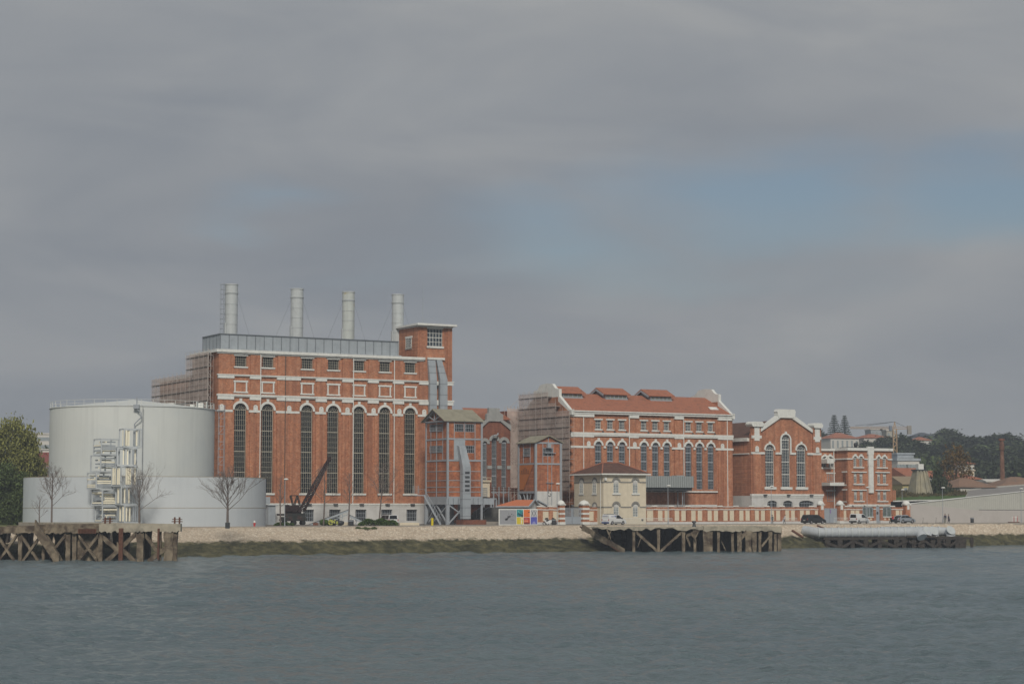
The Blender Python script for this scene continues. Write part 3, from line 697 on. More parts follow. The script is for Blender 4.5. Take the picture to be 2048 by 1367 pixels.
# ---------------------------------------------------------------- scaffolding and netting on the left end
def scaffold(name, fr, x, segs, label, ins=(.0,), y_front=None, group=None, zlow=0.0):
    """segs: (t0, t1, ztop) along a wall running inwards at local x"""
    S = fempty(name, fr, label, 'scaffold', group)
    for t0, t1, zt_, z0 in segs:
        b = MB(); b.box(x-1.12, x-1.11, t0, t1, z0, zt_); b.build('netting', net, S)
    for t0, t1, zt_, z0 in segs:
        b = MB(); n = max(1, round((t1-t0)/2.4))
        for i in range(n+1):
            t = t0 + (t1-t0)*i/n
            for xo in (-1.27, -.25): b.tube([(x+xo, t, 0), (x+xo, t, zt_+.6)], .028, 4)
        z = 2.0
        while z < zt_+.4:
            b.beam((x-1.27, t0, z), (x-1.27, t1, z), .05); b.beam((x-1.27, t0, z+1), (x-1.27, t1, z+1), .03)
            for i in range(n+1): b.beam((x-1.25, t0+(t1-t0)*i/n, z), (x-.25, t0+(t1-t0)*i/n, z), .05)
            z += 2.0
        b.build('poles', netm_pole, S)
        b = MB(); z = 2.0
        while z < zt_: b.box(x-1.2, x-.3, t0, t1, z-.06, z-.01); z += 2.0
        b.build('deck', bark, S)
    return S
S1 = scaffold('scaffolding', f, -.02, [(1.8, DT, zc0+.2, 0), (DT+.05, DL+.3, zl+.5, 0)], 'netted scaffolding wrapped round the left end of the tallest brick building')
b = MB()
for yy in (.3, 1.5):
    b.tube([(-1.3, yy, 0), (-1.3, yy, zc0)], .05, 4)
z = 1.0; k = 0
while z < zc0:
    b.beam((-1.3, .3, z), (-1.3, 1.5, z), .07); 
    if k % 2: b.beam((-1.3, .3, z), (-1.3, 1.5, z+1.0), .05)
    z += 1.0; k += 1
b.build('stair_tower', netm_pole, S1)
# ================================================================ storage tank inside its round wall
cen = at(263, 1000, 325); rT = .0407*325
T = empty('storage_tank', (cen.x, 325, ZG), 0, 'large round pale grey storage tank with railed conical roof, inside a lower round wall', 'tank')
zr = at(263, 811.5, 325-rT).z - ZG
b = MB(); b.lathe([(rT, 0), (rT, zr)], 128); tk = b.build('shell', tank, T, smooth=40)
b = MB(); b.lathe([(rT+.12, zr), (rT+.12, zr+.12), (rT, zr+.14), (0, zr+(at(263, 798.5, 325).z-ZG-zr))], 96); b.build('roof', tank, T)
b = MB()
for i in range(1, 7): zz = zr*i/7; b.lathe([(rT+.001, zz-.012), (rT+.010, zz-.008), (rT+.010, zz+.008), (rT+.001, zz+.012)], 96)
b.build('weld_seam', tank, T)
b = MB(); n = 44
for i in range(n):
    a = 2*pi*i/n; b.tube([((rT-.1)*cos(a), (rT-.1)*sin(a), zr), ((rT-.1)*cos(a), (rT-.1)*sin(a), zr+1.1)], .035, 4)
for h_ in (.55, 1.08): b.tube([((rT-.1)*cos(2*pi*i/96), (rT-.1)*sin(2*pi*i/96), zr+h_) for i in range(97)], .028, 4, caps=False)
b.build('railing', white, T)
b = MB()
for px, w_ in ((343, .5), (385, .35), (401, .5)):
    p = at(px, 806, 325) - Vector((cen.x, 325, ZG)); each('roof_fitting', white, T, (p.x-w_, p.x+w_, -w_, w_, zr+.3, zr+.3+w_*1.7))
b.box(rT-2.3, rT-.6, -4, -2.4, zr, zr+.15); b.box(rT-2.3, rT-2.2, -4, -2.4, zr, zr+1.2); b.box(rT-.7, rT-.6, -4, -2.4, zr, zr+1.2)
b.build('roof_platform', white, T)
b = MB(); px_ = at(274, 830, 325-rT).x - cen.x
b.tube([(px_, -rT-.25, zr+1.4), (px_, -rT-.35, zr-.5), (px_+.7, -rT-.35, zr-1.0), (px_+.7, -rT-.3, zr-1.8), (px_-.3, -rT-.3, zr-2.8), (px_-.3, -rT-.2, 4)], .09, 6)
b.box(px_-.5, px_+.4, -rT-.6, -rT-.05, zr-.4, zr+.2); b.build('inlet_pipe', steel, T)
b = MB(); px_ = at(286, 830, 325-rT).x - cen.x
for dx in (0, .0): b.tube([(px_+dx, -rT-.06, zr), (px_+dx, -rT-.06, 3)], .04, 4)
b.build('cable', steel, T)
b = MB(); an = .06; cx_, cy_ = (rT+.75)*cos(an), (rT+.75)*sin(an)
for dx, dy in ((0, -.5), (.9, -.5), (0, .5), (.9, .5)): b.tube([(cx_+dx, cy_+dy, 0), (cx_+dx, cy_+dy, zr+.9)], .045, 4)
zz = 1.2; k = 0
while zz < zr+.5:
    b.beam((cx_, cy_-.5, zz), (cx_+.9, cy_-.5, zz + (1.0 if k % 2 else -.0)), .05); b.box(cx_, cx_+.9, cy_-.5, cy_+.5, zz, zz+.05); zz += 1.25; k += 1
b.box(rT-.2, cx_+.9, cy_-.7, cy_+.7, zr-.1, zr); b.build('access_stair', steel, T)
cr = at(291.5, 1000, 323); rR = .0597*323
zw = at(291.5, 951.5, 323-rR).z - ZG
Wl = empty('containment_wall', (cr.x, 323, ZG), 0, 'low round pale grey steel wall encircling the storage tank', 'tank wall')
b = MB(); b.lathe([(rR, -.1), (rR, zw), (rR-.1, zw), (rR-.1, -.1)], 160); b.build('shell', tank2, Wl, smooth=40)
b = MB(); zs_ = at(291, 1015, 323-rR).z - ZG
for zz in (zs_, zw-.04): b.lathe([(rR+.001, zz-.025), (rR+.03, zz-.02), (rR+.03, zz+.02), (rR+.001, zz+.025)], 128)
b.build('weld_seam', rustp, Wl)
# ---------------------------------------------------------------- steel sculpture of stacked open cubes
def sculpture():
    sp_ = at(228, 1040, 300.6); sp_.z = ZG; S = empty('sculpture', sp_, .0, 'tall sculpture of two stacks of open steel cubes filled with cream tubes', 'sculpture')
    y0 = S.location.y; r = random.Random(2)
    zS = lambda x, y: at(150 + x/6.21, 840 + y/6.21, y0)
    right = [(545, 835, 105, 342, .45), (500, 790, 345, 572, .25), (460, 762, 572, 820, .72), (500, 790, 820, 1050, .5), (522, 830, 1050, 1275, .6)]
    left = [(218, 530, 228, 432, .62), (185, 482, 432, 642, .8), (140, 452, 648, 856, .7), (203, 500, 856, 1060, .82), (235, 526, 1064, 1275, .62)]
    for stk, vert in ((right, True), (left, False)):
        for i, (xa, xb, ya, yb, rot) in enumerate(stk):
            pa, pb = zS(xa, ya), zS(xb, yb); wd = pb.x - pa.x; side = wd/(cos(rot)+sin(rot)); h = pa.z - pb.z
            zb = max(ZG, pb.z) - ZG; h = pa.z - ZG - zb
            c = Vector(((pa.x+pb.x)/2 - S.location.x, 0 if vert else .8, 0)); hs = side/2
            b = MB(); e = .17
            for sx in (-1, 1):
                for sy in (-1, 1): b.box(sx*hs-e/2, sx*hs+e/2, sy*hs-e/2, sy*hs+e/2, 0, h)
            for z in (e/2, h-e/2):
                for s_ in (-1, 1):
                    b.box(-hs, hs, s_*hs-e/2+.003, s_*hs+e/2-.003, z-e/2, z+e/2); b.box(s_*hs-e/2+.003, s_*hs+e/2-.003, -hs, hs, z-e/2+.004, z+e/2-.004)
            fo = b.build('cube_frame', steelp, S, (c.x, c.y, zb), rot)
            n = 7
            for fy in ((0, -1), (-1, 0)) if vert else ((0, -1), (-1, 0)):
                for k in range(n):
                    if r.random() < .25: continue
                    u = -hs + side*(k+.7+r.uniform(-.2, .2))/(n+.6); b = MB()
                    ins = r.choice((.0, .0, .25, .5))*side*.6
                    if vert:
                        p = (u, -hs+ins) if fy[0] == 0 else (-hs+ins, u)
                        b.box(p[0]-.1, p[0]+.1, p[1]-.1, p[1]+.1, e+.1, h-e-.1)
                    else:
                        z = e + .15 + (h-2*e-.3)*(k+r.uniform(-.15, .15)+.3)/n
                        if fy[0] == 0: b.box(-hs+.15, hs-.15, -hs+ins-.1, -hs+ins+.1, z-.1, z+.1)
                        else: b.box(-hs+ins-.1, -hs+ins+.1, -hs+.15, hs-.15, z-.1, z+.1)
                    b.build('tube', creamt if r.random() < .62 else zinc, fo)
    return S
sculpture()

# ================================================================ plants and trees
def bare_tree(name, p, h, spread, label, seed, trunk=.14, first=.3, n1=16, group='leafless young trees along the promenade', m=None, guard=False):
    r = random.Random(seed); T = empty(name, p, 0, label, 'tree', group); b = MB()
    b.tube([(0, 0, 0), (.02*h*r.uniform(-1, 1), 0, h*.5), (0, .01*h, h*.9)], [trunk, trunk*.7, trunk*.2], 6); b.build('trunk', m or barkg, T, smooth=60)
    b = MB()
    def br(p, d, ln, rad, lev):
        rad = max(rad, .009)
        q = p + d*ln*.5 + Vector((r.uniform(-.06, .06), r.uniform(-.06, .06), r.uniform(0, .1)))*ln
        e = q + (d + Vector((r.uniform(-.25, .25), r.uniform(-.25, .25), r.uniform(.0, .3)))).normalized()*ln*.5
        b.tube([p, q, e], [rad, rad*.75, rad*.45], 3, caps=False)
        if lev == 0: return
        for k in range(4 if lev > 1 else 3):
            u = r.uniform(.3, 1); s = p.lerp(e, u) if u < .98 else e
            nd_ = (d + Vector((r.gauss(0, .55), r.gauss(0, .55), r.gauss(.25, .35)))).normalized(); br(s, nd_, ln*r.uniform(.42, .68), rad*.55, lev-1)
    for k in range(n1):
        u = k/n1; z = h*(first + (.86-first)*u); a = k*2.4 + r.uniform(-.4, .4); sp = spread*(1-.55*u)*r.uniform(.75, 1.1)
        d = Vector((cos(a), sin(a), .75 + u*1.1)).normalized(); br(Vector((0, 0, z)), d, sp, trunk*.30*(1-.4*u), 3 if spread > 2 else 2)
    b.build('branches', m or barkg, T)
    if guard: b = MB(); b.box(-.3, .3, -.3, .3, 0, .85); b.build('tree_guard', steeld, T)
    return T
def pxh(px, yb, yt, Y=None):
    p = gnd(px, yb); return p, at(px, yt, p.y).z - ZG
p, h = pxh(455, 1056, 952); bare_tree('bare_tree', p, h, 4.0, 'leafless tree with wide round crown before the right end of the round wall', 11, .2, .34, 20, guard=True)
p, h = pxh(103, 1055.3, 932); bare_tree('bare_tree', p, h, 3.1, 'tall thin leafless tree before the left end of the round wall', 12, .15, .35, 16)
p, h = pxh(78.5, 1055.3, 985); bare_tree('bare_tree', p, h, 1.5, 'smallest leafless sapling, at the left edge of the round wall', 13, .1, .3, 9)
p, h = pxh(279, 1054.9, 950); bare_tree('bare_tree', p, h, 3.9, 'leafless tree right behind the sculpture, branches showing to its right', 14, .15, .34, 16)
for px, yt, sp, sd_, lb in ((561, 940, 1.2, 21, 'thin leafless tree left of the harbour crane'), (647, 925, 2.6, 22, 'leafless tree just right of the harbour crane jib'), (697, 935, 2.0, 23, 'leafless tree by the dark litter bin, before the boiler house'),
                            (757.5, 925, 3.4, 24, 'leaning leafless tree rising behind the clipped hedge')):
    p, h = pxh(px, 1050.5, yt); t_ = bare_tree('bare_tree', p, h, sp, lb, sd_, .14, .34, 14)
    if px > 750: t_.rotation_euler = (0, radians(4), 0)
LEAFM = {}
def crown_mesh(key, rx, rz, seed, m, ncl=70, per=46, leaf=.42, clr=1.1, shape='round'):
    k = (key, seed)
    if k in LEAFM: return LEAFM[k]
    r = random.Random(seed); b = MB(); cl = []
    lobes = [(r.uniform(-.55, .55)*rx, r.uniform(-.55, .55)*rx, r.uniform(-.5, .55)*rz, r.uniform(.4, .62)) for _ in range(9)]
    while len(cl) < ncl:
        if shape == 'round':
            l = r.choice(lobes); v = Vector((r.gauss(0, 1), r.gauss(0, 1), r.gauss(0, 1))).normalized()*r.uniform(.55, 1.0)
            c = Vector((l[0]+v.x*rx*l[3], l[1]+v.y*rx*l[3], l[2]+v.z*rz*l[3]))
        else:
            z = r.uniform(-1, 1); wr = rx*(1-abs(z)**2.2)**.5*r.uniform(.35, 1); a = r.uniform(0, 6.28); c = Vector((cos(a)*wr, sin(a)*wr, z*rz))
        cl.append(c)
    for c in cl:
        s = clr*r.uniform(.6, 1.25)
        for _ in range(per):
            v = Vector((r.gauss(0, .45), r.gauss(0, .45), r.gauss(0, .38)))*s + c
            a = Vector((r.gauss(0, 1), r.gauss(0, 1), r.gauss(0, .6))).normalized(); q = a.cross(Vector((r.gauss(0, 1), r.gauss(0, 1), r.gauss(0, 1)))).normalized()
            f_ = leaf*r.uniform(.6, 1.3); b.add([v-a*f_*.5, v+q*f_*.32, v+a*f_*.5, v-q*f_*.32], [(0, 1, 2, 3)])
    me = b.mesh('crown', m); LEAFM[k] = me, cl; return LEAFM[k]
def leafy(name, p, h, rx, m, label, seed=1, cat='tree', group=None, trunkh=.25, key=None, ncl=70, per=46, leaf=.42, clr=1.1, shape='round', rot=0.0):
    """h total height; the crown starts at trunkh*h"""
    rz = h*(1-trunkh)/2/.92; ref = 5.0
    T = empty(name, p, rot, label, cat, group)
    me, cl = crown_mesh(key or name, ref, ref, seed, m, ncl, per, leaf*ref/rx, clr*ref/rx, shape)
    put('crown', me, T, (0, 0, h-rz*1.08), 0, (rx/ref, rx/ref, rz/ref))
    b = MB(); zc = h-rz*1.08
    b.tube([(0, 0, -.3), (.1, 0, h*trunkh), (0, .1, zc+rz*.3)], [h*.028, h*.02, h*.008], 6)
    for c in cl[:10]: b.tube([(0, 0, h*trunkh*.9), (c.x*rx/ref*.5, c.y*rx/ref*.5, zc+c.z*rz/ref*.3), (c.x*rx/ref*.95, c.y*rx/ref*.95, zc+c.z*rz/ref*.95)], [h*.012, h*.008, h*.003], 4, caps=False)
    b.build('trunk', bark, T); return T
for px, yt, Y, rx, sd_, m_, lb in ((22, 838, 352, 4.6, 31, lf_wil, 'tall yellow-green tree at the far left, with the brightest crown'), (52, 868, 356, 3.6, 32, lf_wil, 'yellow-green tree leaning toward the storage tank'),
                              (-20, 850, 350, 4.4, 33, lf_wil, 'yellow-green tree cut by the left edge of the picture'), (8, 930, 346, 3.6, 34, lf_mid, 'low dark green bush-like tree under the yellow-green trees'),
                              (42, 950, 347, 3.2, 35, lf_mid, 'low dark green tree beside the round wall')):
    p = at(px, 1040, Y); p.z = ZG; h = at(px, yt, Y).z - ZG
    leafy('poplar_tree', p, h, rx, m_, lb, sd_, group='green trees left of the tanks', trunkh=.04, ncl=150, per=70, leaf=.36, clr=1.15, shape='column')
# agave-like palm on the pier edge and small weeds
p = gnd(184, 1049.5); P_ = empty('small_palm', p, 0, 'small spiky palm beside the cube sculpture', 'palm'); b = MB()
hp = at(183, 1020, p.y).z - ZG
b.tube([(0.1, 0, 0), (-.1, 0, hp*.5), (-.45, 0, hp)], [.12, .1, .12], 6); b.build('trunk', bark, P_); b = MB(); r = random.Random(5)
for k in range(46):
    a = r.uniform(0, 6.28); e = r.uniform(-.5, 1.1); l = r.uniform(.7, 1.1); d = Vector((cos(a)*cos(e), sin(a)*cos(e), sin(e)))
    o_ = Vector((-.45, 0, hp)); s_ = d.cross(Vector((0, 0, 1))).normalized()*.06; b.add([o_-s_, o_+s_, o_+d*l*.6+s_, o_+d*l-Vector((0, 0, .2)), o_+d*l*.6-s_], [(0, 1, 2, 3, 4)])
b.build('leaves', lf_mid, P_)
def hedge(name, p, L_, D_, H_, label, rz=0, seed=3):
    r = random.Random(seed); b = MB()
    for _ in range(int(L_*D_*260)):
        u, v, q = r.uniform(-1, 1), r.uniform(-1, 1), r.random()**.5
        hh = H_*max(0.05, (1-abs(u)**4))**.5*(.86+.14*sin(u*9)); a = Vector((r.gauss(0, 1), r.gauss(0, 1), r.gauss(0, 1))).normalized(); w_ = a.cross(Vector((r.gauss(0, 1), 1, r.gauss(0, 1)))).normalized()
        c = Vector((u*L_/2, v*D_/2*(1-.3*q), q*hh)); b.add([c-a*.14, c+w_*.09, c+a*.14, c-w_*.09], [(0, 1, 2, 3)])
    o = b.build(name, lf_hedge, None, p, rz); return tag(o, label, 'hedge')
pm = gnd(756, 1050.5); hedge('hedge', pm, 6.6, 2.0, 1.2, 'rounded green hedge in front of the boiler house plinth', .3)
hedge('hedge', gnd(531, 1050.5) + Vector((3.0, 1.0, 0)), 3.4, 1.0, .55, 'low green hedge at the foot of the harbour crane', .3, 4)

# ================================================================ old crane on the quay
def zc(x, y): return (520 + x/6.024, 900 + y/6.024)
def crane():
    g = gnd(596, 1049); K = empty('harbour_crane', g, .25, 'old dark steam crane with a long slanting lattice jib on the quay', 'crane'); Yc = g.y
    def q(x, y, yy=0.0): v = at(*zc(x, y), Yc); return ((v.x-g.x)/cos(.25), yy, v.z-ZG)
    b = MB(); x0, _, z1 = q(258, 800); x1, _, z0 = q(540, 850); b.box(x0, x1, -1.2, 1.2, z0, z1); b.box(x0-.2, x1+.2, -1.3, -1.15, z0+.1, z0+.3); b.box(x0-.2, x1+.2, 1.15, 1.3, z0+.1, z0+.3); b.build('undercarriage', cranew, K)
    for x in (300, 405, 510):
        for yy in (-1.25, 1.05):
            v = q(x, 872); r_ = v[2]+.02; b = MB(); b.tube([(v[0], yy, r_), (v[0], yy+.2, r_)], r_, 16); b.build('wheel', black, K)
    b = MB(); x0, _, z1 = q(310, 758); x1, _, z0 = q(530, 800); b.box(x0, x1, -1.2, 1.2, z0+.02, z1); xa, _, za = q(218, 762); _, _, zb = q(218, 786); b.box(xa, x0-.01, -1.0, 1.0, zb, za)
    b.lathe([(1.0, z0-.35), (1.0, z0+.02)], 24, ((x0+x1)/2, 0, 0)); b.build('turntable', cranew, K)
    b = MB(); r = random.Random(1)
    for xx, yy_, rr_ in ((338, 712, .3), (372, 700, .42), (402, 725, .28), (437, 690, .4), (470, 722, .3)):
        v = q(xx, yy_); b.tube([(v[0], -.9, v[2]), (v[0], .9, v[2])], rr_, 14)
        for s_ in (-.9, .9): b.tube([(v[0], s_-.05, v[2]), (v[0], s_+.05, v[2])], rr_*1.25, 14)
    v0 = q(315, 758); v1 = q(520, 700); b.box(v0[0]+.3, v1[0]-.4, -.55, .55, v0[2], v0[2]+.4); b.tube([(v0[0]+.2, 0, v0[2]), (v0[0]+.2, 0, v0[2]+1.5)], .42, 12); b.build('winch', rustm if False else cranej, K)
    b = MB(); jb0, jb1, tip = q(470, 730), q(525, 735), q(828, 100)
    for yy in (-.75, .75):
        t_ = (tip[0], yy*.25, tip[2])
        b.tube([(jb0[0], yy, jb0[2]), (jb0[0]+(tip[0]-jb0[0])*.5-.15, yy*.7, jb0[2]+(tip[2]-jb0[2])*.5+.1), (t_[0]-.12, t_[1], t_[2]+.1)], .15, 6)
        b.tube([(jb1[0], yy, jb1[2]), (jb1[0]+(tip[0]-jb1[0])*.5+.15, yy*.7, jb1[2]+(tip[2]-jb1[2])*.5), (t_[0]+.1, t_[1], t_[2]-.1)], .15, 6)
        n = 16
        for k in range(n):
            u, v_ = k/n, (k+1)/n; A = lambda s_: Vector((jb0[0], yy*(1-.75*s_), jb0[2])).lerp(Vector((t_[0], yy*(1-.75*s_), t_[2])), s_); B_ = lambda s_: Vector((jb1[0], yy*(1-.75*s_), jb1[2])).lerp(Vector((t_[0], yy*(1-.75*s_), t_[2])), s_)
            b.beam(A(u), B_(v_), .12); b.beam(B_(u), A(u), .10)
    for k in range(1, 17):
        u = k/17
        for J in (jb0, jb1): c = Vector(J).lerp(Vector(tip), u); w_ = .75*(1-.75*u); b.beam((c.x, -w_, c.z), (c.x, w_, c.z), .12)
    b.tube([(tip[0], -.2, tip[2]), (tip[0], .2, tip[2])], .38, 12); b.build('jib', cranej, K)
    b = MB()
    for yy in (-.7, .7):
        a0, a1, a2, a3 = q(405, 690), q(370, 545), q(450, 545), q(482, 670)
        for s_, e_ in ((a0, a1), (a3, a2), (a1, a2), (a0, a2)): b.beam((s_[0], yy, s_[2]), (e_[0], yy, e_[2]), .15)
    for p_ in (a1, a2): b.beam((p_[0], -.7, p_[2]), (p_[0], .7, p_[2]), .08)
    b.build('gantry', cranew, K)
    for s_, e_ in (((370, 545), (825, 105)), ((370, 545), (320, 690)), ((450, 545), (828, 110)), ((480, 690), (820, 120))):
        b = MB(); b.tube([q(*s_), q(*e_)], .02, 4); b.build('cable', steeld, K)
crane()
# inclined coal conveyors, kerb blocks, painted block
def conveyor(p0, p1, Y, wd, label, dz=.5, legs=2):
    g = at(*p0, Y); g.z = ZG; K = empty('conveyor', g, .12, label, 'conveyor', 'sloping coal conveyors before the boiler house')
    a = at(*p0, Y) - g; c = at(*p1, Y) - g; a.y = c.y = 0
    b = MB(); b.beam(a, c, wd, .12); b.build('belt', steeld, K)
    b = MB()
    for yy in (-wd/2, wd/2):
        b.beam(a+Vector((0, yy, -.2)), c+Vector((0, yy, -.2)), .12, .3); b.beam(a+Vector((.6, yy, -dz)), c+Vector((0, yy, -dz)), .1)
        n = 9
        for k in range(n): u, v = k/n, (k+1)/n; b.beam(a.lerp(c, u)+Vector((0, yy, -.3)), a.lerp(c, v)+Vector((0, yy, -dz)), .07)
    b.build('truss', zinc, K)
    for k in range(legs):
        c2 = a.lerp(c, .45 + .35*k) if c.z > a.z else a.lerp(c, .05+.4*k)
        for yy in (-wd/2, wd/2): b = MB(); b.beam((c2.x, yy, 0), (c2.x+.3, yy, c2.z-.3), .1); b.build('leg', zinc, K)
    return K
conveyor(zc(560, 905), zc(1080, 708), 351, 1.0, 'long sloping grey conveyor rising to the right behind the kerb blocks', .8)
conveyor(zc(1075, 775), zc(1245, 855), 353, .8, 'short sloping conveyor falling toward the hedge', .35)
def blockobj(name, x0, x1, y0, y1, Y, m, label, cat, group=None, d=.5):
    a, c = at(*zc(x0, y1), Y), at(*zc(x1, y0), Y); b = MB(); w_ = c.x-a.x
    b.box(-w_/2, w_/2, -d/2, d/2, 0, c.z-ZG); b.box(-w_/2+.1, w_/2-.1, -d/2+.08, d/2-.08, c.z-ZG, c.z-ZG+.05)
    return tag(b.build(name, m, None, ((a.x+c.x)/2, Y, ZG), .2), label, cat, group)
for x0, x1, y0, m_, lb in ((700, 826, 870, kerbm, 'low grey stone block left of the white one, under the long conveyor'), (833, 965, 868, white, 'white kerb block left of the litter bin'), (970, 1078, 868, creamp, 'beige kerb block next to the litter bin'),
                       (1556, 1674, 874, kerbm, 'grey kerb block right of the hedge'), (1680, 1918, 874, creamp, 'long pale kerb block nearest the hopper stairs'), (640, 696, 872, brickold, 'short reddish block at the foot of the long conveyor')):
    blockobj('kerb_block', x0, x1, y0, 902, 341, m_, lb, 'kerb block', 'kerb blocks along the promenade')
def blob_mesh(b, c, r, seed, sq=.8):
    rr_ = random.Random(seed); n = 14
    prof = [(r*sin(pi*i/8)*rr_.uniform(.9, 1.1), r*sq*(1-cos(pi*i/8))*.7) for i in range(9)]
    b.lathe(prof, n, c)
g = gnd(667, 1050.2); K = empty('painted_boulder', g, 0, 'dark round block sprayed with yellow-green graffiti beside the crane', 'boulder')
b = MB(); blob_mesh(b, (0, 0, 0), .85, 3); blob_mesh(b, (1.1, .3, 0), .75, 4); b.build('stone', steeld, K, smooth=70)
b = MB(); r = random.Random(8)
for k in range(26):
    a = r.uniform(-2.6, -.6); z = r.uniform(.15, .9); rad = .85*sqrt(max(.1, 1-((z-.6)/.75)**2))+.06; x = cos(a)*rad; y = sin(a)*rad
    b.box(x-.12, x+.12, y-.03, y+.03, z-.1, z+.12)
b.build('graffiti', mat('graffiti_yellow', (.42, .44, .10), .7, .3, 3), K)
g = gnd(648, 1050.2); b = MB(); blob_mesh(b, (0, 0, 0), .85, 6, .9); blob_mesh(b, (.9, .2, 0), .6, 7); tag(b.build('shrub', lf_hedge, None, g, smooth=70), 'small round green shrub left of the yellow graffiti', 'shrub')

# ================================================================ steel framed coal hoppers
def wt(fr, S, x, side=False): return None
H1 = Frame(895, 362); f = H1
K = fempty('coal_hopper', f, 'larger brick coal hopper tower on legs, with a bent grey chute down its front', 'tower', 'coal hopper towers')
hx = lambda x, y=500: f.f(*z4(x, y))[0]; hz = lambda y, x=300: f.f(*z4(x, y))[1]
W_ = hx(543); D_ = f.depth(*z4(125, 600)); ze = hz(383); zp = f.side(*z4(200, 305))[1]; z0 = hz(966); zbm = hz(1018)
ze2 = hz(520); ze3 = hz(683)
def rowz(y): return hz(y)
fw_ = [(374, 465, 405), (453, 465, 405), (454, 626, 568)]
ho = []
for xc, yb, yt in fw_: x0, x1 = hx(xc-35), hx(xc+35); ho.append((x0, x1, hz(yb), hz(yt)))
b = MB(); b.plate([(0, z0), (W_, z0), (W_, ze), (0, ze)], [[(a+.02, c), (b_-.02, c), (b_-.02, d), (a+.02, d)] for a, b_, c, d in ho], 0, .3)
b.box(0.02, W_, .35, D_, z0, ze-.05); b.prism([(0, ze), (D_, ze), (D_/2, zp-.15)], 0.05, .1, ax='x'); b.box(0, .03, 0, D_, z0, ze); b.build('wall', brick2, K)
for a, b_, c, d in ho: window(K, (a+b_)/2, c, b_-a-.04, d-c, None, 5, 2, bar=.06, tbar=.06, rec=.05, fm=steel, pm=gdark)
for xc, yb, yt in ((176, 468, 410), (228, 466, 408), (176, 628, 572), (228, 626, 570)):
    a0, a1 = f.side(*z4(xc-24, yb)), f.side(*z4(xc+24, yt)); o = window(K, 0, 0, abs(a0[0]-a1[0])-.05, a1[1]-a0[1], None, 5, 2, bar=.06, tbar=.06, rec=-.04, fm=steel, pm=gdark, key='hopper side')
    o.rotation_euler = (0, 0, -pi/2); o.location = (-.06, (a0[0]+a1[0])/2, a0[1])
b = MB(); xo = .5
r0, r1 = -1.0, W_+.35
b.add([(r0, -xo, ze-.1), (r1, -xo, ze-.1), (r1, D_/2, zp+.12), (r0, D_/2, zp+.12), (r1, D_+xo, ze-.1), (r0, D_+xo, ze-.1),
       (r0, -xo, ze+.02), (r1, -xo, ze+.02), (r1, D_/2, zp+.26), (r0, D_/2, zp+.26), (r1, D_+xo, ze+.02), (r0, D_+xo, ze+.02)],
      [(6,7,8,9),(9,8,10,11),(0,3,2,1),(3,5,4,2),(0,1,7,6),(5,11,10,4),(0,6,9,3),(3,9,11,5),(1,2,8,7),(2,4,10,8)])
b.build('roof', fibre, K)
def framing(K, W_, D_, ze, zlist, xs, ts, thin, z_leg=0, posts=.34, front_thin=None):
    b = MB()
    for x, y in ((0, 0), (W_, 0), (0, D_), (W_, D_)): b.box(x-posts/2, x+posts/2, y-posts/2, y+posts/2, z_leg, ze)
    b.build('corner_post', steel, K); b = MB()
    for z in zlist: b.box(posts/2, W_-posts/2, -.1, .04, z-.15, z+.15); b.box(-.1, .04, posts/2, D_-posts/2, z-.15, z+.15)
    for z in thin: b.box(posts/2, W_-posts/2, -.06, .04, z-.06, z+.06); b.box(-.06, .04, posts/2, D_-posts/2, z-.06, z+.06)
    b.build('rail', steel, K); b = MB()
    for x, za, zb in xs: b.box(x-.06, x+.06, -.08, .04, za, zb)
    for t, za, zb, wd in ts: b.box(-.08, .04, t-wd/2, t+wd/2, za, zb)
    b.build('stud', steel, K)
tm = f.depth(*z4(203, 600))
framing(K, W_, D_, ze, [ze-.08, ze2, ze3, z0+.05], [(hx(335), ze3, ze), (hx(415), ze3, ze), (hx(493), ze3, ze)], [(tm, z0, zp-.3, .22), (f.depth(*z4(160, 600)), ze3, ze, .1), (f.depth(*z4(250, 600)), ze3, ze, .1)], [hz(765), hz(835), hz(885), hz(922)])
b = MB()
for t0, t1, za, zb in ((0, D_/2, ze, zp), (D_, D_/2, ze, zp), (D_/2, D_*.22, ze+.2, ze+(zp-ze)*.5), (D_/2, D_*.78, ze+.2, ze+(zp-ze)*.5)): b.beam((-.55, t0, za), (-.55, t1, zb), .16)
b.beam((-.55, D_/2, ze-.1), (-.55, D_/2, zp), .14); b.beam((-.55, 0, ze), (-.55, D_, ze), .14); b.build('gable_truss', steel, K)
xg = hx(642, 990)
boxpart('bottom_girder', zinc, K, (-.3, W_+.3, -.25, -.1, zbm, z0-.1), (-.3, -.1, -.1, D_+.2, zbm, z0-.1), (W_+.3, xg, .1, .3, zbm, z0-.1), (0, W_, 0, D_, z0-.35, z0-.02), (W_, xg, .3, D_*.8, z0-.5, z0-.12))
b = MB()
for i in range(8): x = (W_+.2)*i/7; b.box(x-.05, x+.05, -.3, -.25, zbm, z0-.1)
b.build('girder_rib', seam, K)
b = MB(); zk = zbm
for x, y in ((0, 0), (W_*.52, D_*.6), (0, D_), (W_, D_)): b.box(x-.3, x+.3, y-.2, y+.2, 0, zbm)
for p_, q_ in (((0, -.1, 0), (D_ and 3.6, -.1, zk)), ((0, -.1, zk), (W_*.45, -.1, 1.6)), ((0, 0, 0), (-.1, D_*.5, zk)), ((0, D_, 0), (0, D_*.5, zk)), ((0, .2, zk*.9), (-.1, D_*.7, .1)), ((W_, D_, 0), (W_*.5, D_, zk)), ((0, D_, 0), (W_*.5, D_, zk))): b.beam(p_, q_, .22)
b.build('brace', steel, K)
xa, xb = hx(333), hx(416); boxpart('blank_panel', zinc, K, (xa, xb, -.09, .02, ze3+.16, ze2-.16))
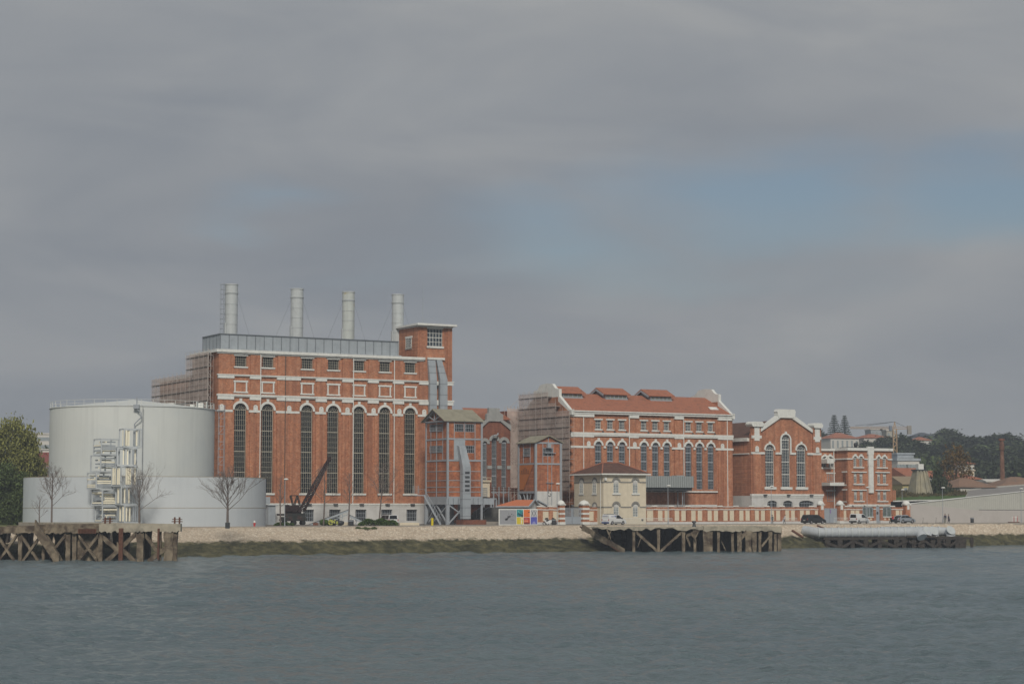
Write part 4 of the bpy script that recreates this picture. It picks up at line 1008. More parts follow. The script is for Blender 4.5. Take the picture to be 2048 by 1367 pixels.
b = MB(); c0 = [(hx(355, 570), hz(570, 355)), (hx(405, 570), hz(570, 405))]; c1 = [(hx(372, 740), hz(735, 372)), (hx(432, 740), hz(735, 432))]
b.add([(c0[0][0], -.1, c0[0][1]), (c0[1][0], -.1, c0[1][1]), (c0[1][0], -.9, c0[1][1]-.2), (c0[0][0], -.9, c0[0][1]-.2), (c1[0][0], -.4, c1[0][1]), (c1[1][0], -.4, c1[1][1]), (c1[1][0], -1.5, c1[1][1]), (c1[0][0], -1.5, c1[0][1])],
      [(0,1,2,3),(3,2,6,7),(0,3,7,4),(1,5,6,2),(0,4,5,1)])
zc_ = hz(1128, 400); b.box(c1[0][0], c1[1][0], -1.5, -.4, zc_, c1[0][1]); CH = b.build('chute', zinc, K)
b = MB(); zz = zc_+.5
while zz < c1[0][1]: b.box(c1[0][0]-.03, c1[1][0]+.03, -1.53, -.5, zz-.03, zz+.03); zz += 1.5
b.build('seam', seam, CH)
b = MB(); xa, xb = hx(383, 850), hx(425, 850)
b.box(xa-.15, xb+.15, -1.56, -1.5, hz(935, 400), hz(758, 400)); b.build('louvre_panel', steel, CH)
for i in range(5): y_ = 770+33*i; b = MB(); b.box(xa+.1, xb-.1, -1.6, -1.56, hz(y_+17, 400), hz(y_, 400)); b.build('louvre', steeld, CH)
boxpart('chute_base', brickold, K, (hx(362, 1150), hx(535, 1150), -2.2, .5, 0, hz(1135, 400)))
boxpart('door_plinth', kerbm, K, (hx(535, 1150)+.03, hx(650, 1150), -1.5, .5, 0, hz(1150, 400)))
# outside stair up the left corner
S_ = gnd(*z3(1608, 1107)); sb = at(*z3(1608, 1105), S_.y); st = at(*z3(1460, 842), S_.y)
K2 = empty('steel_stair', (S_.x, S_.y, ZG), 0, 'steep grey steel stair up to the left side of the larger hopper tower', 'stair'); dx, dz_ = st.x-sb.x, st.z-ZG
b = MB()
for yy in (-.45, .45): b.beam((0, yy, 0), (dx, yy, dz_), .08, .28)
b.build('stringer', steel, K2); b = MB(); n = 30
for i in range(1, n): b.box(dx*i/n-.12, dx*i/n+.12, -.42, .42, dz_*i/n-.03, dz_*i/n)
b.build('tread', steel, K2); b = MB()
for yy in (-.45, .45):
    b.tube([(0.1, yy, 1.0), (dx+.1, yy, dz_+1.0), (dx-.9, yy, dz_+1.0)], .03, 4)
    for i in range(0, n, 3): b.tube([(dx*i/n, yy, dz_*i/n), (dx*i/n+.05, yy, dz_*i/n+1.0)], .025, 4)
    b.tube([(dx-.9, yy, dz_), (dx-.9, yy, dz_+1.0)], .025, 4)
for a in range(7): b.tube([(dx-1.4+.5*cos(a/6*pi), -.5+.5*sin(a), dz_+.3), (dx-1.4+.5*cos(a/6*pi), -.5+.5*sin(a), dz_+1.6)], .03, 4)
b.build('handrail', steel, K2); boxpart('landing', zinc, K2, (dx-1.6, dx, -.6, 3.2, dz_-.15, dz_))
# second hopper
H2 = Frame(1071.5, 361); f = H2
K = fempty('coal_hopper', f, 'smaller brick coal hopper tower with its gable to the river, right of the larger one', 'tower', 'coal hopper towers')
hx = lambda x, y=700: f.f(*z4(x, y))[0]; hz = lambda y, x=960: f.f(*z4(x, y))[1]
W_ = hx(1143); D_ = f.depth(*z4(828, 700)); ze = hz(548); zp = hz(500, 1045); zb_ = hz(709); z0 = hz(918); zt0 = f.side(*z4(940, 925))[1]
xa, xb = hx(1008, 620), hx(1085, 620); za, zb2 = hz(652, 1045), hz(588, 1045)
b = MB(); b.plate([(0, z0), (W_, z0), (W_, ze), (W_/2, zp-.1), (0, ze)], [[(xa, za), (xb, za), (xb, zb2), (xa, zb2)]], 0, .3)
b.box(.02, W_, .35, D_, zt0, ze-.05); b.box(0, .03, 0, D_, zt0, ze); b.build('wall', brick2, K)
window(K, (xa+xb)/2, za, xb-xa-.03, zb2-za-.02, None, 7, 2, bar=.06, tbar=.07, rec=.05, fm=steel, pm=gdark)
a0, a1 = f.side(*z4(865, 655)), f.side(*z4(913, 590)); o = window(K, 0, 0, abs(a0[0]-a1[0]), a1[1]-a0[1], None, 5, 2, bar=.06, tbar=.06, rec=-.05, fm=steel, pm=gdark, key='h2')
o.rotation_euler = (0, 0, -pi/2); o.location = (-.06, (a0[0]+a1[0])/2, a0[1])
b = MB(); xo = .45
b.prism([(-xo, ze-.12), (W_/2, zp), (W_+xo, ze-.12), (W_+xo, ze+.03), (W_/2, zp+.18), (-xo, ze+.03)], -.5, D_+.4); b.build('roof', fibre, K)
framing(K, W_, D_, ze, [ze-.05, zb_], [(hx(1008), zb_, ze), (hx(1085), zb_, ze), (W_/2, ze, zp-.1)], [(f.depth(*z4(862, 700)), zb_, ze, .1), (f.depth(*z4(914, 700)), zb_, ze, .1)], [], posts=.38)
boxpart('base_wall', whiteb, K, (.2, W_-.2, -.03, .25, 0, z0))
b = MB()
for t in (0, D_*.5, D_): b.box(-.12, .12, t-.12, t+.12, 0, zt0)
b.box(-.15, .15, 0, D_, zt0-.2, zt0+.2); b.beam((0, 0, zt0), (0, D_*.25, zt0-3), .2); b.beam((0, D_, zt0), (0, D_*.75, zt0-3), .2); b.beam((0, D_*.5, zt0-2.8), (0, D_*.25, zt0-.1), .15); b.beam((0, D_*.5, zt0-2.8), (0, D_*.75, zt0-.1), .15); b.build('truss', steel, K)
for x_ in (1043, 1073): b = MB(); b.tube([(hx(x_), -.15, 0), (hx(x_), -.15, za+.5)], .06, 5); b.build('downpipe', steel, K)
b = MB(); b.box(hx(1035, 560), hx(1062, 560), -.6, -.05, hz(590, 1045), hz(552, 1045)); b.build('hoist_box', zinc, K)
b = MB(); b.box(hx(1030), hx(1085), -.3, -.05, hz(856, 1045), hz(852, 1045)); b.box(hx(1020), hx(1098, 630), -.5, -.05, hz(630, 1045), hz(626, 1045)); b.build('bracket', steel, K)
# orange tarpaulin on its left face
tp = [f.side(*z4(836, 722)), f.side(*z4(940, 716)), f.side(*z4(868, 905)), f.side(*z4(836, 908))]
b = MB(); b.prism([(t, z) for t, z in tp], -.14, -.10, ax='x'); b.build('banner', mat('orange_banner', (.50, .17, .045), .8, .06, 2), K)
b = MB(); c_ = f.side(*z4(880, 755))
for k in range(5):
    b.box(-.16, -.145, c_[0]-1.3+k*.6, c_[0]-.95+k*.6, c_[1]-.5, c_[1]-.1+.25*(2-abs(k-2)))
b.box(-.16, -.145, c_[0]-1.5, c_[0]+1.7, c_[1]-.75, c_[1]-.6); b.build('banner_print', mat('banner_print', (.24, .09, .04), .8), K)
# dark painted numeral-like mark on the white base
b = MB(); s_ = hx(1058, 932); z_ = hz(932, 1058)
for k in range(7):
    a, a2 = pi*.1+k*pi*1.25/7, pi*.1+(k+1)*pi*1.25/7; b.beam((s_+.3*cos(a), -.07, z_+.28+.28*sin(a)), (s_+.3*cos(a2), -.07, z_+.28+.28*sin(a2)), .12, .06)
    a, a2 = pi*1.1+k*pi*1.25/7, pi*1.1+(k+1)*pi*1.25/7; b.beam((s_+.3*cos(a), -.07, z_-.28+.28*sin(a)), (s_+.3*cos(a2), -.07, z_-.28+.28*sin(a2)), .12, .06)
b.build('painted_mark', steeld, K)
# ================================================================ gabled hall behind, between the two towers
f = Frame(963, 386); B = fempty('gabled_hall', f, 'brick hall with white stepped gable and pointed tall windows, between the two hopper towers', 'building')
fx = lambda x, y=600: f.f(*z4(x, y))[0]; fz = lambda y, x=640: f.f(*z4(x, y))[1]
xa, xb = fx(520), fx(762); xc = fx(638)
gab = [(xa, 0), (xb, 0), (xb, fz(450)), (fx(680), fz(392)), (fx(594), fz(392)), (xa, fz(455))]
hs = []; ws = []
for xm, w_, yt in ((568, 34, 540), (640, 40, 513), (714, 40, 528)):
    x = fx(xm); ww_ = fx(xm+w_/2)-fx(xm-w_/2); zb = fz(935); zt_ = fz(yt); ws.append((x, zb, ww_, zt_-zb)); hs.append(outline(x, zb, ww_, zt_-zb, 'round'))
b = MB(); b.plate(gab, hs, 0, .5); b.box(xa, xb, .6, 26, 0, fz(455)); b.build('wall', brickold, B)  # darker brick here: weathering, plus the shade on this wall put into the colour
for x, z, w_, h in ws: window(B, x, z, w_, h, 'round', 6, 12, bar=.05, tbar=.2, thick=4, rec=.3, fm=steel, pm=gdark, surround=(.6, .12, 'grey_trim', 0)) if MATS.get('grey_trim') else None
gt = mat('grey_trim', (.34, .35, .34), .85, .1, 1.5, streak=.4)
for x, z, w_, h in ws: window(B, x, z, w_, h, 'round', 6, 12, bar=.05, tbar=.2, thick=4, rec=.3, fm=steel, pm=gdark, surround=(.6, .12, 'grey_trim', 0))
b = MB(); L_ = [(xa, fz(455)), (fx(594), fz(392)), (fx(594), fz(365)), (fx(575), fz(350)), (fx(582), fz(300)), (fx(590), fz(292)), (fx(668), fz(292)), (fx(672), fz(300)), (fx(700), fz(335)), (fx(702), fz(380)), (fx(760), fz(405)), (fx(760), fz(450)), (fx(680), fz(392)), (fx(672), fz(398)), (fx(600), fz(398)), (xa, fz(440)-.3)]
cap = [(xa, fz(415)), (fx(575), fz(378)), (fx(575), fz(335)), (fx(592), fz(325)), (fx(592), fz(288)), (fx(668), fz(288)), (fx(680), fz(325)), (fx(702), fz(335)), (fx(702), fz(378)), (xb, fz(415)), (xb, fz(455)), (fx(682), fz(388)), (fx(592), fz(388)), (xa, fz(458))]
b.prism(cap, -.35, .3); b.build('gable_coping', gt, B)
b = MB(); zz = fz(735)
for x0, x1 in ((585, 620), (660, 695), (734, 762)): b.box(fx(x0), fx(x1), -.15, .02, zz-.35, zz+.3)
b.build('string_course', gt, B)
zr_ = fz(285)-1.2
b = MB(); b.add([(fx(485), 1.0, fz(372)), (fx(600), 1.0, fz(372)), (fx(560)+8, 8, zr_+1.5), (fx(470)+2, 8, zr_+1.5)], [(0, 1, 2, 3)])
b.prism([(xa-6, fz(380)), (xb+.5, fz(372)), (xc+1, fz(305))], .4, 25); b.build('roof', tile, B)
b = MB(); b.tube([(fx(655), -.7, fz(480)), (fx(648), -.9, fz(492)), (fx(622), -.9, fz(497)), (fx(618), -.4, fz(520))], .16, 8); b.build('gable_pipe', steel, B)
# pale kiosk, gantry and stair clutter between hopper and hall
f3 = Frame(965, 384); S_ = fempty('platform_house', f3, 'small cream concrete cabin on a raised steel platform beside the larger hopper', 'cabin')
gx = lambda x, y=900: f3.f(*z4(x, y))[0]; gz = lambda y, x=575: f3.f(*z4(x, y))[1]
b = MB(); b.box(gx(520), gx(606), 0, 3, gz(962), gz(850)); b.build('wall', creamp, S_)
boxpart('slab', creamp, S_, (gx(520), gx(612), -.3, 3.2, gz(848), gz(836)))
wo = window(S_, gx(568), gz(958), gx(585)-gx(550), gz(892)-gz(958), None, 4, 4, rec=-.05, bar=.06, tbar=.06, fm=steel, pm=gdark)
boxpart('platform', steel, S_, (gx(520), gx(640), -1, 4, gz(970)-.3, gz(970)))
b = MB()
for x in (545, 600, 640): b.box(gx(x)-.15, gx(x)+.15, -.9, -.6, 0, gz(970)-.3)
b.build('leg', steel, S_)
b = MB()
for z in (835, 815): b.beam((gx(540), -.3, gz(z)), (gx(612), -.3, gz(z)), .08)
for x in (545, 578, 610): b.beam((gx(x), -.3, gz(815)), (gx(x), -.3, gz(848)), .08)
b.build('railing', creamp, S_)
G = fempty('pipe_gantry', f3, 'rusty horizontal pipe gantry in front of the gabled hall', 'gantry'); b = MB()
for z in (895, 912): b.tube([(gx(606), -.5, gz(z)), (gx(826), -.5, gz(z))], .12, 6)
b.build('pipe', rustm, G); b = MB()
for x in (625, 665, 700, 740): b.box(gx(x)-.1, gx(x)+.1, -.6, -.4, 0, gz(885))
b.beam((gx(640), -.5, gz(925)), (gx(665), -.5, gz(960)), .12); b.beam((gx(606), -.5, gz(925)), (gx(740), -.5, gz(925)), .15)
b.build('post', steel, G)
f4 = Frame(939, 366); Q = fempty('loading_ramp', f4, 'dark concrete steps and ramp with pale handrails, left of the orange-roofed kiosk', 'ramp')
rx_ = lambda x, y=1100: f4.f(*z4(x, y))[0]; rz_ = lambda y, x=560: f4.f(*z4(x, y))[1]
drk = mat('dark_concrete', (.10, .10, .095), .9, .3, 1.5, col2=(.05, .05, .05), f2=(.5, .7))
b = MB(); b.prism([(rx_(455), 0), (rx_(690), 0), (rx_(690), rz_(1040)), (rx_(600), rz_(1045)), (rx_(540), rz_(1100)), (rx_(455), rz_(1150))], 0, 4); b.build('ramp', drk, Q)
b = MB(); b.box(rx_(530), rx_(655), -1.2, -.1, 0, rz_(1148)); b.build('low_wall', kerbm, Q)
b = MB()
for dx_ in (0, 60): b.tube([(rx_(462+dx_), -.3, rz_(1085)), (rx_(530+dx_), -.3, rz_(1040)), (rx_(560+dx_), -.3, rz_(1040))], .07, 5); b.tube([(rx_(500+dx_), -.3, rz_(1060)), (rx_(500+dx_), -.3, rz_(1120))], .05, 4)
b.build('handrail', steel, Q)
# dark undercroft wall closing the view below the gantries
tag(boxpart('rear_shed', brickold, None, (0, 0, 0, 0, 0, 0)), None) if False else None
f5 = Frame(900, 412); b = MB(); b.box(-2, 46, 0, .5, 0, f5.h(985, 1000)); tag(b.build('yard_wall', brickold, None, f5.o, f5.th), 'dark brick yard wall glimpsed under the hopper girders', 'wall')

# ================================================================ brick turbine hall with tiled roof (middle of the picture)
R1 = Frame(1142, 366); f = R1
B = fempty('turbine_hall', f, 'long brick hall with orange tiled roof, three roof lanterns and nine tall arched windows', 'building')
fx = lambda x, y=560: f.f(*z5(x, y))[0]; fz = lambda y, x=412: f.f(*z5(x, y))[1]
W_ = fx(1704); D_ = 17.4
ze = fz(322); zk0 = fz(372); zk0t = fz(347)
gx_ = [(605,655),(700,750),(795,845),(970,1022),(1063,1113),(1155,1205),(1330,1378),(1418,1466),(1510,1556)]
xs = [(fx(a)+fx(b_))/2 for a, b_ in gx_]; ww = (fx(655)-fx(607)); tz1, tz0 = fz(399, 630), fz(472, 630)
zar1, zar0 = fz(605), fz(622); zst, zb = fz(572, 635), fz(957, 1450); ww2 = fx(662)-fx(609)
zB1, zB0, zBt = fz(495), fz(534), fz(520)
zpl = fz(1075, 1450)
holes = [outline(x, zb, ww2, zst-zb, 'round') for x in xs] + [outline(x, tz0, ww, tz1-tz0) for x in xs]
b = MB(); b.plate([(0, 0), (W_, 0), (W_, ze-.1), (0, ze-.1)], holes, 0, .4); b.box(0.01, W_, .55, D_, 0, ze-.3); b.box(W_-.02, W_, 0, D_, 0, ze-.2); b.build('wall', brick, B)
for x in xs:
    window(B, x, zb, ww2, zst-zb, 'round', 4, 14, bar=.045, tbar=.22, thick=3, rec=.3, fm=steel, pm=gblue, surround=(.36, .13, 'white_paint', .28), fan=True)
    window(B, x, tz0, ww, tz1-tz0, None, 4, 3, bar=.05, tbar=.09, rec=.3, fm=white, pm=gblue, sill=(.22, .2, .16), lintel=(.3, .25, .1))
    for dx in (.85,): b = MB(); b.box(x+dx, x+dx+.25, -.25, 0, zB1+.05, zB1+.3); b.build('floodlight', steeld, B)
pil = [(410, 585), (875, 945), (1240, 1305), (1590, 1704)]; pcs = [547, 917, 1275, 1622]
for (a, b_), c in zip(pil, pcs):
    x0, x1, xc = fx(a), fx(b_), fx(c); bb = MB()
    for za, zb_ in ((0, zar0), (zar1, zB0), (zB1, zk0)):
        if za == 0: bb.box(x0, xc-.22, -.2, .02, za, zb_); bb.box(xc+.22, x1, -.2, .02, za, zb_); bb.box(xc-.22, xc+.22, -.06, .02, za, zb_)
        else: bb.box(x0, x1, -.2, .02, za, zb_)
    bb.build('pilaster', brick, B)
    bb = MB(); bb.arch(xc, zar1+.5, .14, .40, -.3, .02, 8, jamb=.5); bb.box(xc-.14, xc+.14, -.26, .02, zar1, zar1+.55); bb.build('pier_ornament', white, B)
prev = -.1
for x in xs: each('arch_band', white, B, (prev, x-ww2/2-.34, -.27, .02, zar0, zar1)); prev = x+ww2/2+.34
each('arch_band', white, B, (prev, W_+.15, -.27, .02, zar0, zar1))
b = MB(); b.box(-.15, W_+.15, -.36, .02, zBt+.1, zB1); b.box(-.1, W_+.1, -.28, .02, zBt-.12, zBt+.097)
for a, b_ in pil: b.box(fx(a)-.1, fx(b_)+.1, -.33, .02, zB0, zBt+.08)
b.build('string_course', white, B)
b = MB(); b.box(-.3, W_+.25, -.75, .1, zk0t+.35, ze); b.box(-.2, W_+.2, -.55, .02, zk0t, zk0t+.347)
for a, b_ in pil: b.box(fx(a)-.1, fx(b_)+.1, -.45, .02, zk0, zk0t+.05)
b.build('cornice', white, B)
b = MB(); zs_ = f.f(*z5(1015, 968))[1]; b.box(fx(700), fx(1580), -.35, .02, zs_-.25, zs_); b.build('continuous_sill', white, B)
b = MB(); zb_ = f.f(*z6(1100, 555))[1]; b.box(0, fx(1570), -.4, .02, 0, zb_); b.box(fx(1590), W_+.1, -.4, .02, 0, zb_-.3); b.build('plinth', whiteb, B)
for a in (505, 873, 1310, 1660): x = fx(a); b = MB(); b.tube([(x, -.3, .3), (x, -.3, zk0)], .09, 6); b.build('rainwater_pipe', white, B)
# roof
zR = f.f(*z5(560, 191), D_/2)[1]
pr = 1.0
b = MB(); b.prism([(-.6, ze-.05), (D_/2, zR), (D_+.6, ze-.05), (D_+.6, ze-.3), (-.6, ze-.3)], .3, W_-.3, ax='x'); RF = b.build('roof', tile, B)
def parapet(x0, x1, wallm):
    P = [(f.side(*z5(a, c), 0)) for a, c in ((425, 318), (300, 205), (300, 152), (268, 130), (242, 108))]
    t = [min(p[0], D_/2-1.4) for p in P]; zz = [p[1] for p in P]
    t[0] = -.75; L_ = [(t[0], zz[0]-.9), (t[0], zz[0]+.1), (t[0]+.7, zz[0]+.1), (3.9, zz[1]-.1), (3.9, zz[2]), (5.0, zz[2]+.1), (5.6, zz[3]-.2), (6.4, zz[4]-.1), (D_/2, zz[4]+.1)]
    R_ = [(D_-a, c) for a, c in reversed(L_[:-1])]
    bb = MB(); bb.prism(L_+R_, x0, x1, ax='x'); bb.build('gable_coping', white, B)
    bb = MB(); bb.prism([(0, ze-1.2), (0.2, ze-.2), (4.2, zz[1]-1.1), (4.2, zz[2]-1.5), (D_-4.2, zz[2]-1.5), (D_-4.2, zz[1]-1.1), (D_-.2, ze-.2), (D_, ze-1.2)], x0-.03, x1+.01, ax='x'); bb.build('gable_wall', brick, B)
parapet(-.25, .35, brick)
zsv = f.side
def parapet_r():
    return parapet(W_-.35, W_+.25, brick)
parapet_r()
# left gable wall with three windows seen through the netting
b = MB(); b.box(-.02, 0, 0, D_, 0, ze-.2); b.build('end_wall', brick, B)
b = MB(); b.prism([(0, ze-.2), (D_, ze-.2), (D_/2+1.5, zR+.4), (D_/2-1.5, zR+.4)], -.01, .2, ax='x'); b.build('end_gable', brick, B)
for k, t in enumerate((3.6, D_/2, D_-3.6)):
    zt_ = ze - 2.2 + (1.6 if k == 1 else 0)
    o = window(B, 0, 0, 2.3, 4.4 + (1.4 if k == 1 else 0), 'round', 4, 4, bar=.06, tbar=.2, thick=2, rec=-.05, fm=steel, pm=gpale, surround=(.5, .1, 'grey_trim', 0), key='gable')
    o.rotation_euler = (0, 0, -pi/2); o.location = (-.2, t, zt_-4.6)
# roof lanterns
for k, (xa, xb, xe0, xe1, yt, ye_, yg) in enumerate(((262, 455, 262, 522, 128, 185, 228), (608, 815, 668, 882, 140, 196, 238), (965, 1170, 1030, 1238, 152, 208, 250))):
    x0, x1 = f.f(*z5(xe0, ye_), D_/2-2.6)[0], f.f(*z5(xe1, ye_), D_/2-2.6)[0]; x0 = max(x0, .4)
    zl1 = f.f(*z5(xa+20, yt), D_/2)[1]; zle = f.f(*z5(xe1, ye_), D_/2-2.8)[1]; hw = 2.6
    zrf = lambda t: ze-.05 + (zR-ze+.05)*(t+.6)/(D_/2+.6)
    Lt = MB(); Lt.prism([(D_/2-hw-.4, zle), (D_/2, zl1), (D_/2+hw+.4, zle), (D_/2+hw+.4, zle-.15), (D_/2, zl1-.3), (D_/2-hw-.4, zle-.15)], x0, x1, ax='x'); lo = Lt.build('roof_lantern', tile, B)
    g_ = MB(); g_.box(x0+.7, x1-.7, D_/2-hw+.1, D_/2+hw-.1, zrf(D_/2-hw)-.6, zle-.1); g_.build('louvre_glazing', zinc if False else mat('lantern_glass_%d' % k, (.22, .24, .21), .6, .1, 1), lo)
    g_ = MB(); n = 5
    for i in range(n+1): x = x0+.7+(x1-x0-1.4)*i/n; g_.box(x-.08, x+.08, D_/2-hw, D_/2-hw+.15, zrf(D_/2-hw)-.3, zle-.1)
    g_.box(x0+.5, x1-.5, D_/2-hw-.1, D_/2-hw+.1, zrf(D_/2-hw)-.05, zrf(D_/2-hw)+.2); g_.prism([(D_/2-hw-.35, zle-.12), (D_/2, zl1-.25), (D_/2+hw+.35, zle-.12), (D_/2+hw, zle-.4), (D_/2, zl1-.6), (D_/2-hw, zle-.4)], x0-.05, x0+.1, ax='x')
    g_.prism([(D_/2-hw, zle-.3), (D_/2, zl1-.5), (D_/2+hw, zle-.3), (D_/2+hw, zrf(D_/2-hw)-.5), (D_/2-hw, zrf(D_/2-hw)-.5)], x0+.6, x0+.75, ax='x'); g_.build('frame', steel, lo)
b = MB(); q_ = f.f(*z5(1565, 293), 2.2); zz_ = ze + (zR-ze)*2.2/(D_/2); b.add([(q_[0]-1.1, 1.9, zz_+.0), (q_[0]+.9, 1.9, zz_+.0), (q_[0]+.9, 2.9, zz_+.65), (q_[0]-1.1, 2.9, zz_+.65)], [(0, 1, 2, 3)]); b.build('skylight', white, RF)
# finned screen box standing before the hall
fh = Frame(1293, 361); Hc = fempty('cooling_unit', fh, 'grey ribbed metal fan box standing before the brick hall, right of the cream house', 'cooling unit')
ax_ = lambda x, y=320: fh.f(*z6(x, y))[0]; az = lambda y, x=1200: fh.f(*z6(x, y))[1]
x0, x1, zt_, zb = ax_(975), ax_(1467), az(262), az(380); b = MB(); b.box(x0, x1, 0, 3.5, zb, zt_); b.box(ax_(1310), ax_(1385), .3, 2, zt_, zt_+.15); b.build('screen', hvacg, Hc)
b = MB(); n = 22
for i in range(n+1): x = x0+(x1-x0)*i/n; b.box(x-.06, x+.06, -.08, 0, zb, zt_)
b.build('rib', mat('screen_rib', (.24, .26, .26), .6, .05, 1), Hc)
b = MB(); b.box(x0, x1, .4, 3.3, zb-.55, zb-.003); b.build('underside', steeld, Hc)
for i in range(4):
    xx = x0+(x1-x0)*(i+.55)/4.1; b = MB(); b.lathe([(.9, zb-.75), (1.05, zb-.55)], 20, (xx, 1.9, 0)); b.lathe([(0, zb-.7), (.9, zb-.75)], 20, (xx, 1.9, 0)); b.build('fan', steeld, Hc)
b = MB()
for x in (x0+.2, x1-1.4):
    for y in (1.6, 3.2): b.box(x-.07, x+.07, y-.07, y+.07, 0, zb-.5)
b.build('leg', steel, Hc)
# netting round its left end, and the covered frontage behind
S2 = scaffold('scaffolding', R1, -.02, [(-1.6, 3.4, ze-.1, fz(965)), (3.4, 6.4, ze+1.6, fz(965)), (6.4, D_+.3, ze+3.7, fz(965))], 'netted scaffolding over the gable end of the tiled-roof hall')
f6 = Frame(1015, point=R1.world(-14.5, D_+1.5)); S3 = fempty('scaffolding', f6, 'netted scaffolding closing the gap between the two gabled brick halls', 'scaffold')
zt_ = f6.f(1040, 817)[1]; xw = f6.x(1062, 900); xs0 = f6.x(1015, 900)
b = MB(); b.box(xs0, xw, -.01, 0, f6.f(1040, 975)[1], zt_); b.build('netting', net, S3)
b = MB(); n = 7
for i in range(n+1):
    for yy in (.05, 1.2): b.tube([(xs0+(xw-xs0)*i/n, yy, 0), (xs0+(xw-xs0)*i/n, yy, zt_+.5)], .04, 4)
z = 2
while z < zt_: b.beam((xs0, .05, z), (xw, .05, z), .06); b.beam((xs0, .05, z), (xs0+2.5, .05, z+2), .05); z += 2
b.build('poles', netm_pole, S3)
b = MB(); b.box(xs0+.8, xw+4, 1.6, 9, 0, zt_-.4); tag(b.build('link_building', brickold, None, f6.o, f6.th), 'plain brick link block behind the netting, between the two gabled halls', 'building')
for px, py, s_ in ((1039, 811, .5), (1047, 813, .4), (1027, 812, .35)):
    pass
# ================================================================ gable-fronted hall (right)
R2 = Frame(1503.7, 362); f = R2
B = fempty('gabled_hall', f, 'gable-fronted brick hall with three stepped tall windows facing the river', 'building')
fx = lambda x, y=500: f.f(*z7(x, y))[0]; fz = lambda y, x=560: f.f(*z7(x, y))[1]
W_ = fx(858); D_ = 34; xc = fx(558, 150); zea = fz(262, 345); zpk = fz(150)
cap0 = fz(140); holes = []; wn = []
for a, b_, yt in ((387, 462, 377), (525, 598, 292), (653, 733, 377)):
    x = (fx(a)+fx(b_))/2; w_ = fx(b_)-fx(a); z0 = fz(740); wn.append((x, z0, w_, fz(yt, x=a)-z0)); holes.append(outline(x, z0, w_, fz(yt, x=a)-z0, 'round'))
zpl = fz(815)
b = MB(); b.plate([(0, zpl), (W_, zpl), (W_, zea-.3), (fx(632, 150), zpk), (fx(478, 150), zpk), (0, zea-.3)], holes, 0, .4)
zsd = fz(318, 290)
b.box(0, .02, 0, D_, 0, zsd); b.box(.05, W_, .55, D_, 0, zsd); b.box(0, W_, .5, .6, zsd-.1, zea-.5); b.build('wall', brick, B)
low = []
for a, b_ in ((397, 480), (533, 612), (667, 792)):
    x = (fx(a, 880)+fx(b_, 880))/2; low.append((x, fz(960), fx(b_, 880)-fx(a, 880), fz(855)-fz(960)))
b = MB(); b.plate([(-.2, 0), (W_+.2, 0), (W_+.2, zpl), (-.2, zpl)], [outline(x, z, w_, h, .55) for x, z, w_, h in low], -.3, .4); b.box(-.2, -.19, -.3, D_*.4, 0, zpl); b.box(-.2, W_+.2, .2, .3, 0, zpl-.02); b.build('plinth', whiteb, B)
boxpart('plinth_cornice', white, B, (-.35, W_+.4, -.5, .05, zpl, zpl+.35), (-.3, W_+.3, -.4, .05, zpl-.3, zpl-.003))
for x, z, w_, h in low: window(B, x, z, w_, h, .55, max(5, int(w_/.4)), 3, bar=.05, tbar=.08, rec=.0, fm=steel, pm=gdark)
for i, (x, z, w_, h) in enumerate(wn):
    window(B, x, z, w_, h, 'round', 5, 12 if i != 1 else 15, bar=.032, tbar=.15, thick=4, rec=.3, fm=white, pm=gblue, sill=(.35, .45, .25), surround=(.30, .14, 'white_paint', .3), fan=True)
zar1, zar0 = fz(441, 300), fz(459, 300)
b = MB(); pv = -.1
for x, z, w_, h in wn: each('arch_band', white, B, (pv, x-w_/2-.28, -.26, .02, zar0, zar1)); pv = x+w_/2+.28
each('arch_band', white, B, (pv, W_+.1, -.26, .02, zar0, zar1))
x, z, w_, h = wn[1]
for sgn in (-1, 1): b.box(x+sgn*(w_/2+.15)-.15, x+sgn*(w_/2+.15)+.15, -.14, .02, zar0, z+h-w_/2)
b.build('arch_jamb', white, B)
zp2 = fz(182, 287); zc2 = fz(225, 287)
for a, b_, c0, c1, lab in ((272, 340, 222, 345, 0), (786, 858, 768, 862, 0)):
    b = MB(); b.box(max(0, fx(a, 280)), min(W_, fx(b_, 280)), -.3, .6, zpl+.35, zar0); b.box(max(0, fx(a, 280)), min(W_, fx(b_, 280)), -.3, .6, zar1, zc2); b.build('pilaster', brick, B)
    xm = (fx(a, 280)+fx(b_, 280))/2
    b = MB(); cw = (fx(c1, 200)-fx(c0, 200))/2*.85; zc_ = zp2
    b.prism([(xm-cw*.8, zc2), (xm+cw*.8, zc2), (xm+cw, zc2+.4), (xm+cw, zc_-.35), (xm+cw*.75, zc_), (xm-cw*.75, zc_), (xm-cw, zc_-.35), (xm-cw, zc2+.4)], -.75, 1.4)
    zs1 = fz(345, 300); b.box(xm-.6, xm+.6, -.42, .02, zs1, zc2); b.box(xm-cw*.55-.3, xm+cw*.55+.3, -.4, .02, fz(325, 300), fz(300, 300)); b.build('pier_cap', white, B)
    b = MB(); b.arch(xm, zar1+.75, .14, .42, -.42, -.28, 8, jamb=.75); b.box(xm-.14, xm+.14, -.38, -.28, zar1, zar1+.8); b.build('pier_ornament', white, B)
b = MB()
xl, xr = fx(340, 260), fx(782, 270); xcl, xcr = fx(480, 140), fx(632, 145)
th = .55
b.add([(xl, -.4, zea-.15), (xcl+.9, -.4, zpk-.0), (xcl+.3, -.4, zpk+.55), (xl, -.4, zea+th), (xl, .6, zea-.15), (xcl+.9, .6, zpk), (xcl+.3, .6, zpk+.55), (xl, .6, zea+th)], [(0,1,2,3),(7,6,5,4),(3,2,6,7),(0,4,5,1),(0,3,7,4)])
